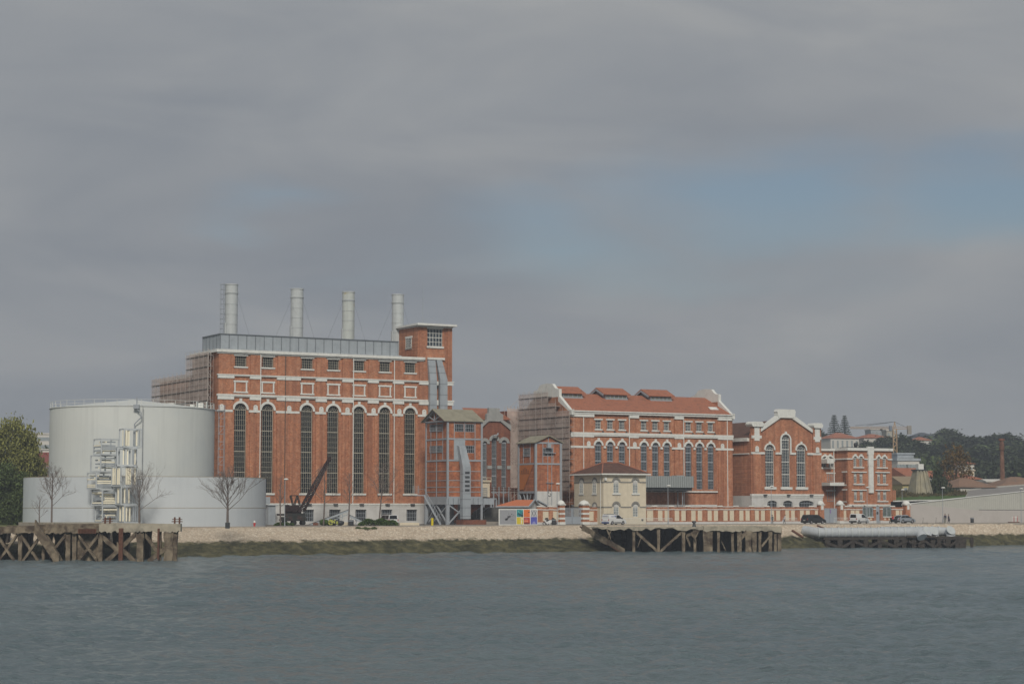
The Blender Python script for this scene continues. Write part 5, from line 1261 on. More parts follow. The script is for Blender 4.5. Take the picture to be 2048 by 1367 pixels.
b.add([(xr, -.4, zea-.15), (xcr-.9, -.4, zpk), (xcr-.3, -.4, zpk+.55), (xr, -.4, zea+th), (xr, .6, zea-.15), (xcr-.9, .6, zpk), (xcr-.3, .6, zpk+.55), (xr, .6, zea+th)], [(0,3,2,1),(7,4,5,6),(3,7,6,2),(0,1,5,4),(0,4,7,3)])
zt_ = fz(78); b.prism([(xcl+.3, zpk-.02), (xcr-.3, zpk-.02), (xcr, zpk+.5), (xcr-.05, zt_-.8), (xcr+.1, zt_-.5), (xcr-.2, zt_), (xcl+.2, zt_), (xcl-.1, zt_-.5), (xcl+.05, zt_-.8), (xcl, zpk+.5)], -.5, .7); b.build('gable_coping', white, B)
b = MB(); b.prism([(-.4, zsd+.1), (W_/2, zpk-.4), (W_+.4, zsd+.1), (W_+.4, zsd-.15), (-.4, zsd-.15)], .6, D_); b.build('roof', tilebr, B)
b = MB(); b.box(-.5, 0, .6, D_, zsd-.7, zsd); b.box(-.2, 0, .6, D_, zar0, zar1-.2); b.build('side_cornice', white, B)
for k in range(3): b = MB(); x = W_*(k+.5)/3; b.box(x-.35, x+.35, -.85, -.5, zpl+.05, zpl+.25); b.build('floodlight', steeld, B)
# small link block in the gap left of it
fl = Frame(1464, point=R2.world(-14.2, 11.5)); Lk = fempty('link_block', fl, 'low brick link with white parapet and grey canopy, left of the gable-fronted hall', 'building')
lx = lambda x, y=600: fl.f(*z7(x, y))[0]; lz = lambda y, x=140: fl.f(*z7(x, y))[1]
b = MB(); b.box(lx(60), lx(172), 0, 8, 0, lz(530)); b.build('wall', brick, Lk); boxpart('parapet', white, Lk, (lx(60), lx(172), -.3, 8, lz(530)+.002, lz(470)))
boxpart('parapet_mould', white, Lk, (lx(60), lx(172)+.1, -.4, 0, lz(480), lz(470)+.1))
o = window(Lk, lx(112), lz(645), 1.8, lz(585)-lz(645)+.2, 'round', 3, 3, rec=-.06, bar=.06, tbar=.08, fm=steel, pm=gdark, surround=(.4, .12, 'white_paint', 0))
o = window(Lk, lx(115), lz(810), 1.1, lz(690)-lz(810), None, 2, 5, rec=-.06, bar=.06, tbar=.08, fm=steel, pm=gdark, sill=(.2, .2, .1))
boxpart('canopy', zinc, Lk, (lx(90), lx(270, 670)-.2, -2.4, 0, lz(682), lz(656)))
b = MB(); b.box(lx(60), lx(280, 880), -5, 0, 0, lz(885)); b.box(lx(60), lx(150), -5.2, 0, lz(885)+.002, lz(868)); b.build('low_annexe', whiteb, Lk)
b = MB(); b.beam((lx(150), -5.1, lz(822)), (lx(272), -5.1, lz(862)), .35, .3); b.build('sloping_roof_edge', zinc, Lk)
# ================================================================ three storey office block with white pilaster (right)
R3 = Frame(1697, 362); f = R3
B = fempty('office_block', f, 'three storey brick block with a broad white pilaster down its front', 'building')
fx = lambda x, y=700: f.f(*z7(x, y))[0]; fz = lambda y, x=1100: f.f(*z7(x, y))[1]
W_ = fx(1470); W2_ = fx(1500, 800); D_ = f.depth(*z7(985, 700)); ztp, ztb = fz(405), fz(428)
b0, b1 = fz(505), fz(494); zpl = fz(900)
cols = [(1143, 1170), (1193, 1221), (1344, 1371), (1392, 1422)]; H_ = []; wn = []
for a, b_ in cols:
    x = (fx(a)+fx(b_))/2; w_ = fx(b_)-fx(a)
    wn += [(x, fz(565), w_, fz(477)-fz(565), 'round', 0), (x, fz(707), w_, fz(620)-fz(707), None, .35), (x, fz(852), w_, fz(770)-fz(852), None, .4)]
for x, z, w_, h, ar, bl in wn: H_.append(outline(x, z, w_, h, ar))
b = MB(); b.plate([(0, zpl), (W_, zpl), (W_, ztb), (0, ztb)], H_, 0, .3); b.box(0, .02, 0, D_, 0, ztb); b.box(0.03, W_, .5, D_, 0, ztb-.1); b.box(W_+.002, W2_, -.1, 4, 0, fz(765)); b.build('wall', brick, B)
for x, z, w_, h, ar, bl in wn:
    window(B, x, z, w_, h, ar, 3, 4, bar=.05, tbar=.08, rec=.2, fm=white, pm=gblue, surround=(.33, .12, 'white_paint', .15) if ar else None, blind=bl)
for (a, b_) in ((1137, 1228), (1338, 1430)):
    for y in (568, 712, 857): each('sill', white, B, (fx(a), fx(b_), -.25, .05, fz(y+10), fz(y)))
for (a, b_) in ((1122, 1250), (1325, 1448)):
    for y in (607, 760): each('lintel', white, B, (fx(a), fx(b_), -.22, .02, fz(y+9), fz(y)))
b = MB(); pv = -.1
for x in sorted(q[0] for q in wn if q[4]): b.box(pv, x-w_/2-.3, -.22, .02, b0, b1); pv = x+w_/2+.3
b.box(pv, W_, -.22, .02, b0, b1); b.box(-.2, 0, -.1, D_, b0, b1); b.build('arch_band', white, B)
b = MB(); b.box(-.3, W_+.1, -.4, .1, ztb, ztp); b.box(-.35, .1, .1, D_+.3, ztb, ztp); b.build('cornice', white, B)
boxpart('pilaster', white, B, (fx(1257), fx(1307), -.45, .05, fz(460), fz(392)), (fx(1263), fx(1304), -.4, .05, fz(560), fz(460)-.002), (fx(1266), fx(1304), -.35, .05, fz(790), fz(560)-.002))
b = MB(); b.box(fx(1130, 400), W_, 1.5, D_, ztp, ztp+.2); b.lathe([(0, ztp+1.2), (.35, ztp+1.1), (.45, ztp+.8), (.3, ztp+.2)], 12, (fx(1245), 3, 0)); b.build('roof_plant', steeld, B)
b = MB(); b.box(-.2, W2_+.1, -.5, .05, fz(905), fz(887)); b.box(-.15, W2_, -.35, .05, fz(912), fz(905)-.003)
for x in (1110, 1210, 1320, 1430): b.box(fx(x), fx(x+12), -.8, -.5, fz(898), fz(890))
b.box(0, W2_, -.3, .02, 0, fz(912)-.003); b.build('plinth', white, B)
for ya, yb in ((615, 718), (768, 860)):
    a0, a1 = f.side(*z7(1053, yb)), f.side(*z7(1078, ya)); w_ = abs(a0[0]-a1[0]); o = window(B, 0, 0, w_, a1[1]-a0[1], None, 2, 3, rec=-.05, bar=.05, tbar=.06, fm=brick, pm=gdark, key='office side', sill=(.2, .2, .1), lintel=(.3, .25, .1))
    o.rotation_euler = (0, 0, -pi/2); o.location = (-.07, (a0[0]+a1[0])/2, a0[1])
# rear wing between the gable hall and the office block
tb = D_; f7 = Frame(1641, point=R3.world(-R3.x(1697)+R3.f(1641, 950, tb)[0], tb)); Rw = fempty('rear_office_wing', f7, 'narrow brick wing with paired arched windows, squeezed between the gabled hall and office block', 'building')
x7 = lambda x, y=600: f7.f(*z7(x, y))[0]; y7 = lambda y, x=920: f7.f(*z7(x, y))[1]
xe = x7(990); b = MB(); ws7 = [(x7(897), y7(572), 1.9, y7(480)-y7(572)), (x7(940), y7(572), 1.9, y7(480)-y7(572))]
b.plate([(x7(845), 0), (xe, 0), (xe, y7(432)), (x7(845), y7(432))], [outline(x, z, w_, h, 'round') for x, z, w_, h in ws7], 0, .3); b.box(x7(845), xe, .5, 8, 0, y7(435)); b.build('wall', brick, Rw)
for x, z, w_, h in ws7: window(Rw, x, z, w_, h, 'round', 3, 4, rec=.2, bar=.05, tbar=.08, fm=white, pm=gblue, sill=(.2, .25, .15), surround=(.35, .12, 'white_paint', .15))
for y0, y1 in ((692, 625), (862, 775)): window(Rw, x7(945), y7(y0), 1.9, y7(y1)-y7(y0), None, 3, 3, rec=-.05, bar=.05, tbar=.06, fm=steel, pm=gpale, lintel=(.3, .25, .1))
boxpart('cornice', white, Rw, (x7(845), xe, -.4, 2, y7(432)+.003, y7(414)), (x7(845), xe, -.15, .02, y7(508), y7(497)))
boxpart('balcony', white, Rw, (x7(858), x7(915), -2.2, 0, y7(540), y7(503)))
boxpart('canopy', white, Rw, (x7(858), x7(1012), -3.0, 0, y7(730), y7(702)))
b = MB(); b.box(x7(1003, 450), x7(1033, 450), -1.9, -1.2, y7(512), y7(405)); b.build('vent_shaft', white, Rw)
b = MB(); b.tube([(x7(966), -.3, 0), (x7(966), -.3, y7(435))], .1, 6); b.build('rainwater_pipe', white, Rw)
# ================================================================ cream corner house
Hs = Frame(1207, 349.5); f = Hs
B = fempty('corner_house', f, 'cream two storey house with a dark hipped tile roof and grey arched window surrounds', 'house')
fx = lambda x, y=380: f.f(*z6(x, y))[0]; fz = lambda y, x=560: f.f(*z6(x, y))[1]
W_ = fx(983); D_ = f.depth(*z6(248, 400)); ze = fz(250); H_ = []; wn = []
for a, b_ in ((650, 705), (848, 900)):
    for yb, yt in ((438, 292), (680, 540)):
        x = (fx(a)+fx(b_))/2; w_ = fx(b_)-fx(a); wn.append((x, fz(yb), w_, fz(yt)-fz(yb))); H_.append(outline(*wn[-1], 'round'))
b = MB(); b.plate([(0, -.1), (W_, -.1), (W_, ze), (0, ze)], H_, 0, .3); b.box(0, .02, 0, D_, 0, ze); b.box(.03, W_, .5, D_, 0, ze-.05); b.build('wall', cream, B)
gs = mat('stone_trim', (.24, .235, .215), .85, .12, 2)
for x, z, w_, h in wn: window(B, x, z, w_, h, 'round', 2, 4, rec=.12, bar=.07, tbar=.09, fm=white, pm=gpale, sill=(.3, .25, .2) if z > 3 else None, surround=(.34, .1, 'stone_trim', 0), blind=.35)
for (a, b_), (yb, yt) in (((303, 347), (442, 300)), ((437, 480), (440, 298)), ((437, 482), (690, 548)), ((300, 345), (690, 548))):
    a0, a1 = f.side(*z6(a, yb)), f.side(*z6(b_, yt)); o = window(B, 0, 0, 1.15, a1[1]-a0[1], 'round', 2, 4, rec=-.05, bar=.07, tbar=.09, fm=white, pm=gpale, key='house side', sill=(.3, .25, .1), surround=(.36, .05, 'stone_trim', 0), blind=.35)
    o.rotation_euler = (0, 0, -pi/2); o.location = (-.07, (a0[0]+a1[0])/2, a0[1])
ctx = 1.22; b = MB()
for ya, yb in ((318, 330), (574, 586)):
    pv = -.06
    for x in sorted(set(q[0] for q in wn)): b.box(pv, x-wn[0][2]/2-.34, -.08, .02, fz(yb), fz(ya)); pv = x+wn[0][2]/2+.34
    b.box(pv, W_+.06, -.08, .02, fz(yb), fz(ya))
    pv = 0
    b.box(-.07, 0, 0, D_, fz(yb)+.01, fz(ya)-.01)
b.build('string_course', gs, B)
boxpart('eaves', white, B, (-.75, W_+.6, -.75, D_+.5, ze, ze+.25))
zr1 = f.f(*z6(620, 130), D_/2)[1]; xr0, xr1 = f.f(*z6(542, 130), D_/2)[0], f.f(*z6(705, 130), D_/2)[0]
b = MB(); e0, e1, d0, d1, zz = -.7, W_+.55, -.7, D_+.45, ze+.253
b.add([(e0, d0, zz), (e1, d0, zz), (e1, d1, zz), (e0, d1, zz), (xr0, D_/2, zr1), (xr1, D_/2, zr1)], [(0, 1, 5, 4), (1, 2, 5), (2, 3, 4, 5), (3, 0, 4)]); rf = b.build('roof', tilebr, B)
b = MB()
for p_ in ((e0, d0), (e0, d1)): b.tube([(p_[0], p_[1], zz+.03), (xr0, D_/2, zr1+.05)], .13, 6)
b.tube([(e1, d0, zz+.03), (xr1, D_/2, zr1+.05)], .13, 6); b.tube([(xr0, D_/2, zr1+.05), (xr1, D_/2, zr1+.05)], .14, 6); b.build('ridge_tile', tile, rf)
b = MB(); b.tube([(fx(523), -.12, .3), (fx(523), -.12, ze)], .06, 5) if False else b.tube([(-.12, f.depth(*z6(523, 400)), .3), (-.12, f.depth(*z6(523, 400)), ze)], .07, 5); b.build('rainwater_pipe', white, B)
b = MB(); b.box(.1, .5, -.4, -.02, ze-1.0, ze-.5); b.build('wall_lamp', white, B)
b = MB(); b.box(fx(935, 710), fx(952, 710), -.15, -.02, fz(722), fz(703)); b.build('vent_box', steeld, B)
# ================================================================ boundary wall, gates
def pillar(fr, px, name, w_=1.1, htop=None, label='', plain_=False):
    p = fr.world(fr.x(px, 1030), 0); P_ = empty('gate_pillar', p, fr.th, label, 'gate pillar', 'domed gate pillars of the boundary wall'); ht = fr.h(1009.5, px)
    b = MB(); b.box(-w_/2, w_/2, -.45, w_-.45, .4, ht); b.build('shaft', brick, P_)
    b = MB(); b.box(-w_/2-.08, w_/2+.08, -.53, w_-.37, 0, .45)
    if not plain_:
        for k in range(3): z = .9+k*.85; b.box(-w_/2-.04, w_/2+.04, -.49, w_-.41, z, z+.35)
    else: b.box(-.28, .28, -.55, -.45, ht-.9, ht)
    b.build('stone_band', white, P_)
    b = MB(); b.box(-w_/2-.15, w_/2+.15, -.6, w_-.3, ht, ht+.18); b.lathe([(w_*.72, ht+.18), (w_*.68, ht+.42), (w_*.45, ht+.72), (.12, ht+.9), (0, ht+.92)], 20, (0, w_/2-.45, 0)); b.build('cap', white, P_, smooth=50)
    return P_
def panel_wall(fr, x0, x1, bays, label, dom=True):
    """bays: list of (pier x, [panel x pairs])"""
    P_ = empty('boundary_wall', fr.world(x0, 0), fr.th, label, 'wall', 'brick boundary wall with cream panels'); Lw = x1-x0
    zt_, zb, pz1, pz0 = WZ
    b = MB(); b.box(0, Lw, 0, .35, zb, zt_); b.build('brickwork', brick, P_)
    boxpart('plinth', whiteb, P_, (0, Lw, -.12, .4, 0, zb))
    b = MB(); b.box(0, Lw, -.1, .42, zt_-.42, zt_-.28); b.build('white_line', white, P_)
    boxpart('coping', brick, P_, (0, Lw, -.06, .4, zt_, zt_+.1))
    for xp in bays[0]:
        b = MB(); b.box(xp-x0-.42, xp-x0+.42, -.12, .45, zb, zt_+.16); b.build('pier', brick, P_)
        b = MB(); b.box(xp-x0-.48, xp-x0+.48, -.22, .5, zt_-.38, zt_-.24); b.prism([(xp-x0-.5, zt_+.16), (xp-x0+.5, zt_+.16), (xp-x0+.3, zt_+.4), (xp-x0-.3, zt_+.4)], -.18, .5); b.build('pier_cap', white, P_)
    for a, c in bays[1]:
        b = MB(); b.box(a-x0, c-x0, -.04, .02, pz0, pz1); b.build('panel', creamp, P_)
    return P_
WF = Frame(1292.5, 350); WZ = (WF.h(1014.5, 1300), WF.h(1043, 1300), WF.h(1020.3, 1300), WF.h(1041, 1300))
piers_px = [1310.1, 1343.7, 1376.8, 1409.6, 1441.2, 1473.2, 1504.4, 1534.8, 1565.3, 1594.6, 1624.5]
panels_px = [(1293.7, 1306.2)]
ps = [WF.x(p, 1030) for p in piers_px]; pan = [(WF.x(1293.9, 1030), WF.x(1306.2, 1030))]
for a, c in zip(ps, ps[1:]): w_ = (c-a-.84-.9)/2; m_ = (a+c)/2; pan += [(a+.42+.2, a+.42+.2+w_), (c-.42-.2-w_, c-.42-.2)]
pan.append((ps[-1]+.65, WF.x(1635.5, 1030)))
panel_wall(WF, 0, WF.x(1636.5, 1030), (ps, pan), 'long brick and cream boundary wall from the cream house to the right-hand blue-grey gate')
pillar(WF, 1641.5, '', 1.0, label='gate pillar left of the right-hand blue-grey gate', plain_=True)
def gate(fr, xa, xb, zt_, label, bars=False):
    x0, x1 = fr.x(xa, 1035), fr.x(xb, 1035); G = empty('metal_gate', fr.world(x0, .2), fr.th, label, 'gate'); w_ = x1-x0
    zp = zt_ if not bars else 1.35
    for k in range(2):
        a, c = w_*k/2+.03, w_*(k+1)/2-.03; b = MB(); b.box(a, c, 0, .06, .08, zp); b.box(a, a+.12, -.03, .09, .05, zt_); b.box(c-.12, c, -.03, .09, .05, zt_); b.box(a+.13, c-.13, -.03, .09, zp-.1, zp+.04)
        if bars:
            n = 14
            for i in range(1, n): b.box(a+(c-a)*i/n-.025, a+(c-a)*i/n+.025, .01, .05, zp, zt_)
            b.box(a+.13, c-.13, 0, .06, zt_-.08, zt_)
        b.build('leaf', gateg, G)
    return G
gr = gate(WF, 1646, 1675.5, WF.h(1016, 1660), 'solid blue-grey gate with a small purple mark, right of the dark parked car')
b = MB(); x = WF.x(1662.5, 1030)-WF.x(1646, 1035); zz = WF.h(1022.5, 1662)
b.box(x-.06, x+.06, -.04, -.01, zz-.35, zz+.35); b.box(x-.2, x-.06, -.04, -.01, zz-.1, zz+.02); b.box(x-.15, x+.12, -.045, -.01, zz+.25, zz+.33); b.build('purple_mark', mat('purple_paint', (.25, .10, .42), .6), gr)
pillar(WF, 1680.5, '', 1.0, label='gate pillar right of the right-hand blue-grey gate', plain_=True)
X = lambda p: WF.x(p, 1030)
panel_wall(WF, X(1684.5), X(1725), ([X(1695.8)], [(X(1686.8), X(1693.6)), (X(1701.5), X(1709)), (X(1710.8), X(1718.5))]), 'short brick wall with cream panels behind the white parked van')
def glazed_bay(xa, xb, label, mull=1):
    x0, x1 = X(xa), X(xb); G = empty('glazed_bay', WF.world(x0, 0), WF.th, label, 'window bay'); w_ = x1-x0; zt_ = WF.h(1014, 1750); zs_ = WF.h(1033, 1750)
    boxpart('base', brick, G, (0, w_, 0, .35, .45, zs_-.1)); boxpart('plinth', whiteb, G, (0, w_, -.1, .4, 0, .45)); boxpart('sill', white, G, (-.0, w_, -.15, .4, zs_-.1, zs_+.08))
    b = MB(); b.box(.1, w_-.1, .15, .2, zs_+.08, zt_); b.build('pane', glass('bay_glass', (.14, .17, .16), .2), G); b = MB()
    for i in range(mull+2): x = .05+(w_-.1)*i/(mull+1); b.box(x-.07, x+.07, .05, .15, zs_+.08, zt_)
    b.box(0, w_, .05, .2, zt_-.1, zt_); b.build('frame', steel, G)
    b = MB(); n = 2
    for i in range(n): b.box(w_*(i+.3)/n, w_*(i+.7)/n, -.05, 0, .62, .95)
    b.build('panel', creamp, G)
    return G
glazed_bay(1726, 1746.5, 'glazed bay left of the narrow grey door in the boundary wall', 2)
glazed_bay(1765.5, 1783, 'glazed bay right of the narrow grey door in the boundary wall', 1)
for xa, xb, lb in ((1747, 1751.6, 'brick pier left of the narrow grey door'), (1760.2, 1765, 'brick pier right of the narrow grey door')):
    b = MB(); x0, x1 = X(xa), X(xb); P_ = empty('brick_pier', WF.world(x0, 0), WF.th, lb, 'pier', 'brick piers beside the narrow door'); boxpart('shaft', brick, P_, (0, x1-x0, -.1, .5, .5, WF.h(1013, 1750))); boxpart('foot', whiteb, P_, (-.03, x1-x0+.03, -.15, .5, 0, .5)); boxpart('band', white, P_, (-.04, x1-x0+.04, -.16, .5, WF.h(1018, 1750), WF.h(1016.5, 1750)))
x0, x1 = X(1752), X(1760); D = empty('narrow_door', WF.world(x0, .15), WF.th, 'narrow grey-blue metal door set in the boundary wall', 'door'); boxpart('leaf', gateg, D, (0, x1-x0, 0, .08, 0, WF.h(1012, 1755))); boxpart('sign', steeld, D, (.3, x1-x0-.3, -.03, 0, 1.7, 2.2)); boxpart('handle', steel, D, (.1, .18, -.08, 0, 1.0, 1.2))
panel_wall(WF, X(1784), X(1806), ([X(1786.2)], [(X(1791.5), X(1798.5)), (X(1800.5), X(1807.5)-.5)]), 'last length of brick wall with cream panels, behind the silver car')
pillar(WF, 1813.5, '', 1.1, label='last domed pillar of the brick wall, where the pale museum wall begins', plain_=True)
# dark roofed lodge seen above the wall there
# left stretch
WL = Frame(1075, 352); WZ = (WL.h(1014.8, 1090), WL.h(1043.5, 1090), WL.h(1022, 1090), WL.h(1041, 1090))
X = lambda p: WL.x(p, 1030)
panel_wall(WL, X(1075), X(1117), ([X(1080), X(1101.5)], [(X(1085.6), X(1097)), (X(1106), X(1116.5))]), 'short brick wall with cream panels behind the parked motorbike')
pillar(WL, 1122.3, '', 1.05, label='banded domed pillar left of the barred grey gate')
gate(WL, 1127.5, 1163.5, WL.h(1015.5, 1140), 'blue-grey gate barred above and solid below, left of the cream house', True)
pillar(WL, 1169.5, '', 1.35, label='banded domed pillar right of the barred grey gate')
panel_wall(WL, X(1176.5), X(1206.8), ([X(1205.9)-.3], [(X(1178), X(1187)), (X(1195.5), X(1205.3)-.4)]), 'short brick wall with cream panels behind the white van, left of the house')
# ================================================================ white kiosk with orange roof, and the poster hoarding
def rp(px, d=8.0):
    """a point on the promenade, d metres behind the quay edge"""
    dr = ray(px, 1040); u = dr.x/dr.y; Y = (329.1+d)/(1-.569*u); return Vector((u*Y, Y, ZG))
kp = rp(1057.5, 20); KZ = lambda y, px=1057: at(px, y, kp.y).z - ZG
zk = lambda x, y: (985 + x/13.653, 995 + y/13.653)
K = empty('kiosk', kp, radians(-18), 'small white kiosk with an orange tiled roof behind the row of posters', 'kiosk')
Lk_ = (zk(975, 0)[0]-zk(170, 0)[0])/3982*kp.y/cos(radians(18)); Wk = 3.6*1.05
ek, rk = KZ(zk(0, 215)[1]), KZ(zk(0, 50)[1])
b = MB(); b.box(-Lk_, 0, 0, 5.4, 0, ek); b.prism([(0, ek), (5.4, ek), (2.7, rk-.15)], -.25, -.02, ax='x'); b.build('wall', whiteb, K)
b = MB(); b.add([(-Lk_-.6, -.4, ek-.05), (.25, -.4, ek-.05), (.25, 2.7, rk), (-Lk_+2.2, 2.7, rk), (.25, 5.8, ek-.05), (-Lk_-.6, 5.8, ek-.05)], [(0, 1, 2, 3), (3, 2, 4, 5), (0, 3, 5)]); b.build('roof', tilenew, K)
b = MB(); b.beam((.27, -.5, ek-.1), (.27, 2.7, rk+.02), .2, .22); b.beam((.27, 5.9, ek-.1), (.27, 2.7, rk+.02), .2, .22); b.box(-Lk_-.5, .2, -.5, -.38, ek-.25, ek-.04); b.build('gutter', zinc, K)
K2 = empty('gabled_kiosk', rp(1075, 27), radians(24), 'small white gabled kiosk front with dark lettering under a grey roof edge', 'kiosk')
y2 = K2.location.y; WX = lambda px: (px-1075)/3982*y2/cos(radians(24)); WZ2 = lambda y: at(1075, y, y2).z-ZG
g0, g1 = WX(1056.5), WX(1094); ze_, zp_ = WZ2(1011), WZ2(1000.8)
b = MB(); b.prism([(g0, 0), (g1, 0), (g1, ze_), (WX(1074), zp_), (g0, ze_)], 0, 3); b.build('wall', whiteb, K2)
b = MB(); 
for p_, q_ in (((g0-.4, -.1, ze_-.1), (WX(1074), -.1, zp_+.12)), ((WX(1074), -.1, zp_+.12), (g1+.4, -.1, ze_-.1))): b.beam(p_, q_, .5, .2)
b.add([(g0-.4, -.3, ze_), (WX(1074), -.3, zp_+.2), (WX(1074), 3.3, zp_+.2), (g0-.4, 3.3, ze_), (g1+.4, -.3, ze_), (g1+.4, 3.3, ze_)], [(0, 1, 2, 3), (1, 4, 5, 2)]); b.build('roof', zinc, K2)
tcu = bpy.data.curves.new('lettering', 'FONT'); tcu.body = 'II EDP'; tcu.size = .72; tcu.extrude = .03; tcu.materials.append(steeld)
to = bpy.data.objects.new('lettering', tcu); COL.objects.link(to); me_ = bpy.data.meshes.new_from_object(to.evaluated_get(bpy.context.evaluated_depsgraph_get())); bpy.data.objects.remove(to); me_.materials.clear(); me_.materials.append(steeld)
to = put('lettering', me_, K2); to.location = (WX(1062), -.06, WZ2(1013.8)); to.rotation_euler = (pi/2, 0, 0)
hp_ = rp(1036, 12.5); yh = hp_.y; PH = empty('poster_hoarding', (at(1036, 1040, yh).x, yh, ZG), .0, 'long white hoarding carrying a row of coloured exhibition posters', 'billboard')
PX = lambda px: (px-1036)/3982*yh; PZ = lambda y: at(1036, y, yh).z-ZG
b = MB(); b.box(PX(997.5), PX(1075), 0, .12, 0, PZ(1017)); b.box(PX(997.5), PX(1075), .12, .5, 0, .25); b.build('board', white, PH)
def poster(x0, y0, x1, y1, m, lab, marks=()):
    a, c = zk(x0, y0), zk(x1, y1); b = MB(); b.box(PX(a[0]), PX(c[0]), -.03, -.002, max(.05, PZ(c[1])), PZ(a[1])); p = b.build('poster', m, PH, label=lab)
    for k, (mm, rects) in enumerate(marks):
        b = MB()
        for q in rects:
            A, C = zk(q[0], q[1]), zk(q[2], q[3])
            if len(q) > 4: b.beam((PX(A[0]), -.04, PZ(A[1])), (PX(C[0]), -.04, PZ(C[1])), .02, q[4])
            else: b.box(PX(A[0]), PX(C[0]), -.05-.004*k, -.031, PZ(C[1]), PZ(A[1]))
        b.build('print', mm, p)
pl = lambda n, c: mat(n, c, .55, .06, 2)
poster(200, 325, 650, 718, pl('print_grey', (.30, .31, .33)), 'wide grey poster with a small dark machine drawn on it', [(pl('print_dark', (.07, .07, .08)), [(345, 590, 420, 570, .35), (410, 520, 490, 505, .3), (480, 500, 520, 485, .08), (510, 455, 540, 435, .12), (370, 600, 440, 540, .15), (540, 500, 590, 465, .05), (500, 595, 600, 605, .04), (430, 400, 450, 470, .03)])])
poster(662, 318, 835, 512, pl('print_teal', (.02, .25, .27)), 'teal poster', [(pl('print_teal_dark', (.015, .09, .13)), [(690, 420, 830, 505, .3), (750, 330, 740, 500, .15), (800, 390, 830, 500)]), (pl('print_teal_light', (.12, .42, .40)), [(700, 340, 750, 440, .15), (770, 325, 820, 345)])])
poster(662, 528, 838, 718, pl('print_yellow', (.62, .50, .03)), 'yellow poster', [(pl('print_pale', (.70, .66, .50)), [(765, 545, 830, 590), (775, 600, 810, 710)])])
poster(852, 318, 1020, 520, pl('print_orange', (.68, .17, .04)), 'orange poster', [(pl('print_black', (.04, .02, .02)), [(975, 375, 1015, 400)])])
poster(852, 532, 1020, 718, pl('print_red', (.45, .05, .03)), 'dark red poster', [(pl('print_salmon', (.68, .22, .12)), [(862, 605, 975, 660)]), (pl('print_brown', (.16, .05, .04)), [(860, 675, 1015, 712)]), (pl('print_rose', (.40, .15, .18)), [(875, 560, 960, 590)])])
poster(1040, 325, 1215, 512, pl('print_white', (.50, .51, .52)), 'pale poster with two crossed outlines', [(pl('print_line', (.20, .21, .23)), [(1060, 345, 1120, 495, .1), (1120, 345, 1060, 495, .1), (1135, 345, 1200, 495, .1), (1200, 345, 1135, 495, .1), (1060, 335, 1200, 340, .03)])])
poster(1042, 520, 1215, 718, pl('print_blue', (.09, .10, .42)), 'blue poster', [(pl('print_lilac', (.30, .30, .55)), [(1115, 640, 1150, 700), (1060, 700, 1190, 715), (1090, 660, 1110, 700), (1155, 665, 1175, 700)])])

# ================================================================ pale museum building on the right
MU = Frame(1817, 350); f = MU; mtile = mat('ceramic_tile', (.50, .50, .45), .45, .05, 1.5, col2=(.44, .44, .40), f2=(.5, .8), s2=.5)
msm = mat('pale_render', (.50, .47, .44), .8, .04, .6, col2=(.44, .41, .38), f2=(.5, .8), s2=.25); mroof = mat('roof_paving', (.27, .255, .24), .9, .06, .6)
B = fempty('museum', f, 'long pale low museum with a curved tiled wall rising to the right and walkable roof', 'museum')
Pm = lambda px, py, t=0: f.f(px, py, t)
top = [(1817, 1008.3), (1826, 1006.4), (1860, 1002.6), (1906, 997.6), (1960, 991.5), (2010, 986.4), (2048, 982.2), (2130, 973)]
TP = [Pm(*q) for q in top]; x1 = TP[-1][0]
bound = [(1845, 1009.5), (1900, 1014), (1958, 1019.4), (2048, 1019.8), (2130, 1019.8)]; BP = [Pm(*q) for q in bound]
b = MB(); b.plate([(0, -.1), (x1, -.1)] + [(x, z) for x, z in reversed(BP)] + [TP[1], TP[0]], [], -.0, .1); b.box(x1-.1, x1, 0, 20, 0, 5); b.build('lower_wall', msm, B)
b = MB(); b.plate([BP[0]] + BP[1:] + list(reversed(TP[1:])), [], .06, .1)
b.build('tiled_wall', mtile, B)
b = MB()
for (xa, za), (xb, zb) in zip(BP[2:], BP[3:]): b.beam((xa, .12, za-.0), (xb, .12, zb-.0), .22, .2)
b.build('shadow_gap', steeld, B)
b = MB()
for (xa, za), (xb, zb) in zip(TP, TP[1:]): b.beam((xa, .25, za+.05), (xb, .25, zb+.05), .7, .12)
b.build('coping', white, B)
b = MB(); n = 70   # joints of the tile courses
lt = lambda x: next((za+(zb-za)*(x-xa)/(xb-xa) for (xa, za), (xb, zb) in zip(TP, TP[1:]) if xa <= x <= xb), TP[-1][1])
lb_ = lambda x: next((za+(zb-za)*(x-xa)/(xb-xa) for (xa, za), (xb, zb) in zip(BP, BP[1:]) if xa <= x <= xb), BP[-1][1])
for i in range(1, n):
    x = BP[0][0] + (x1-BP[0][0])*i/n; b.box(x-.018, x+.018, .03, .07, lb_(x)+.1, lt(x)-.05)
b.build('groove_pattern', mat('joint_grey', (.40, .40, .36), .8), B)
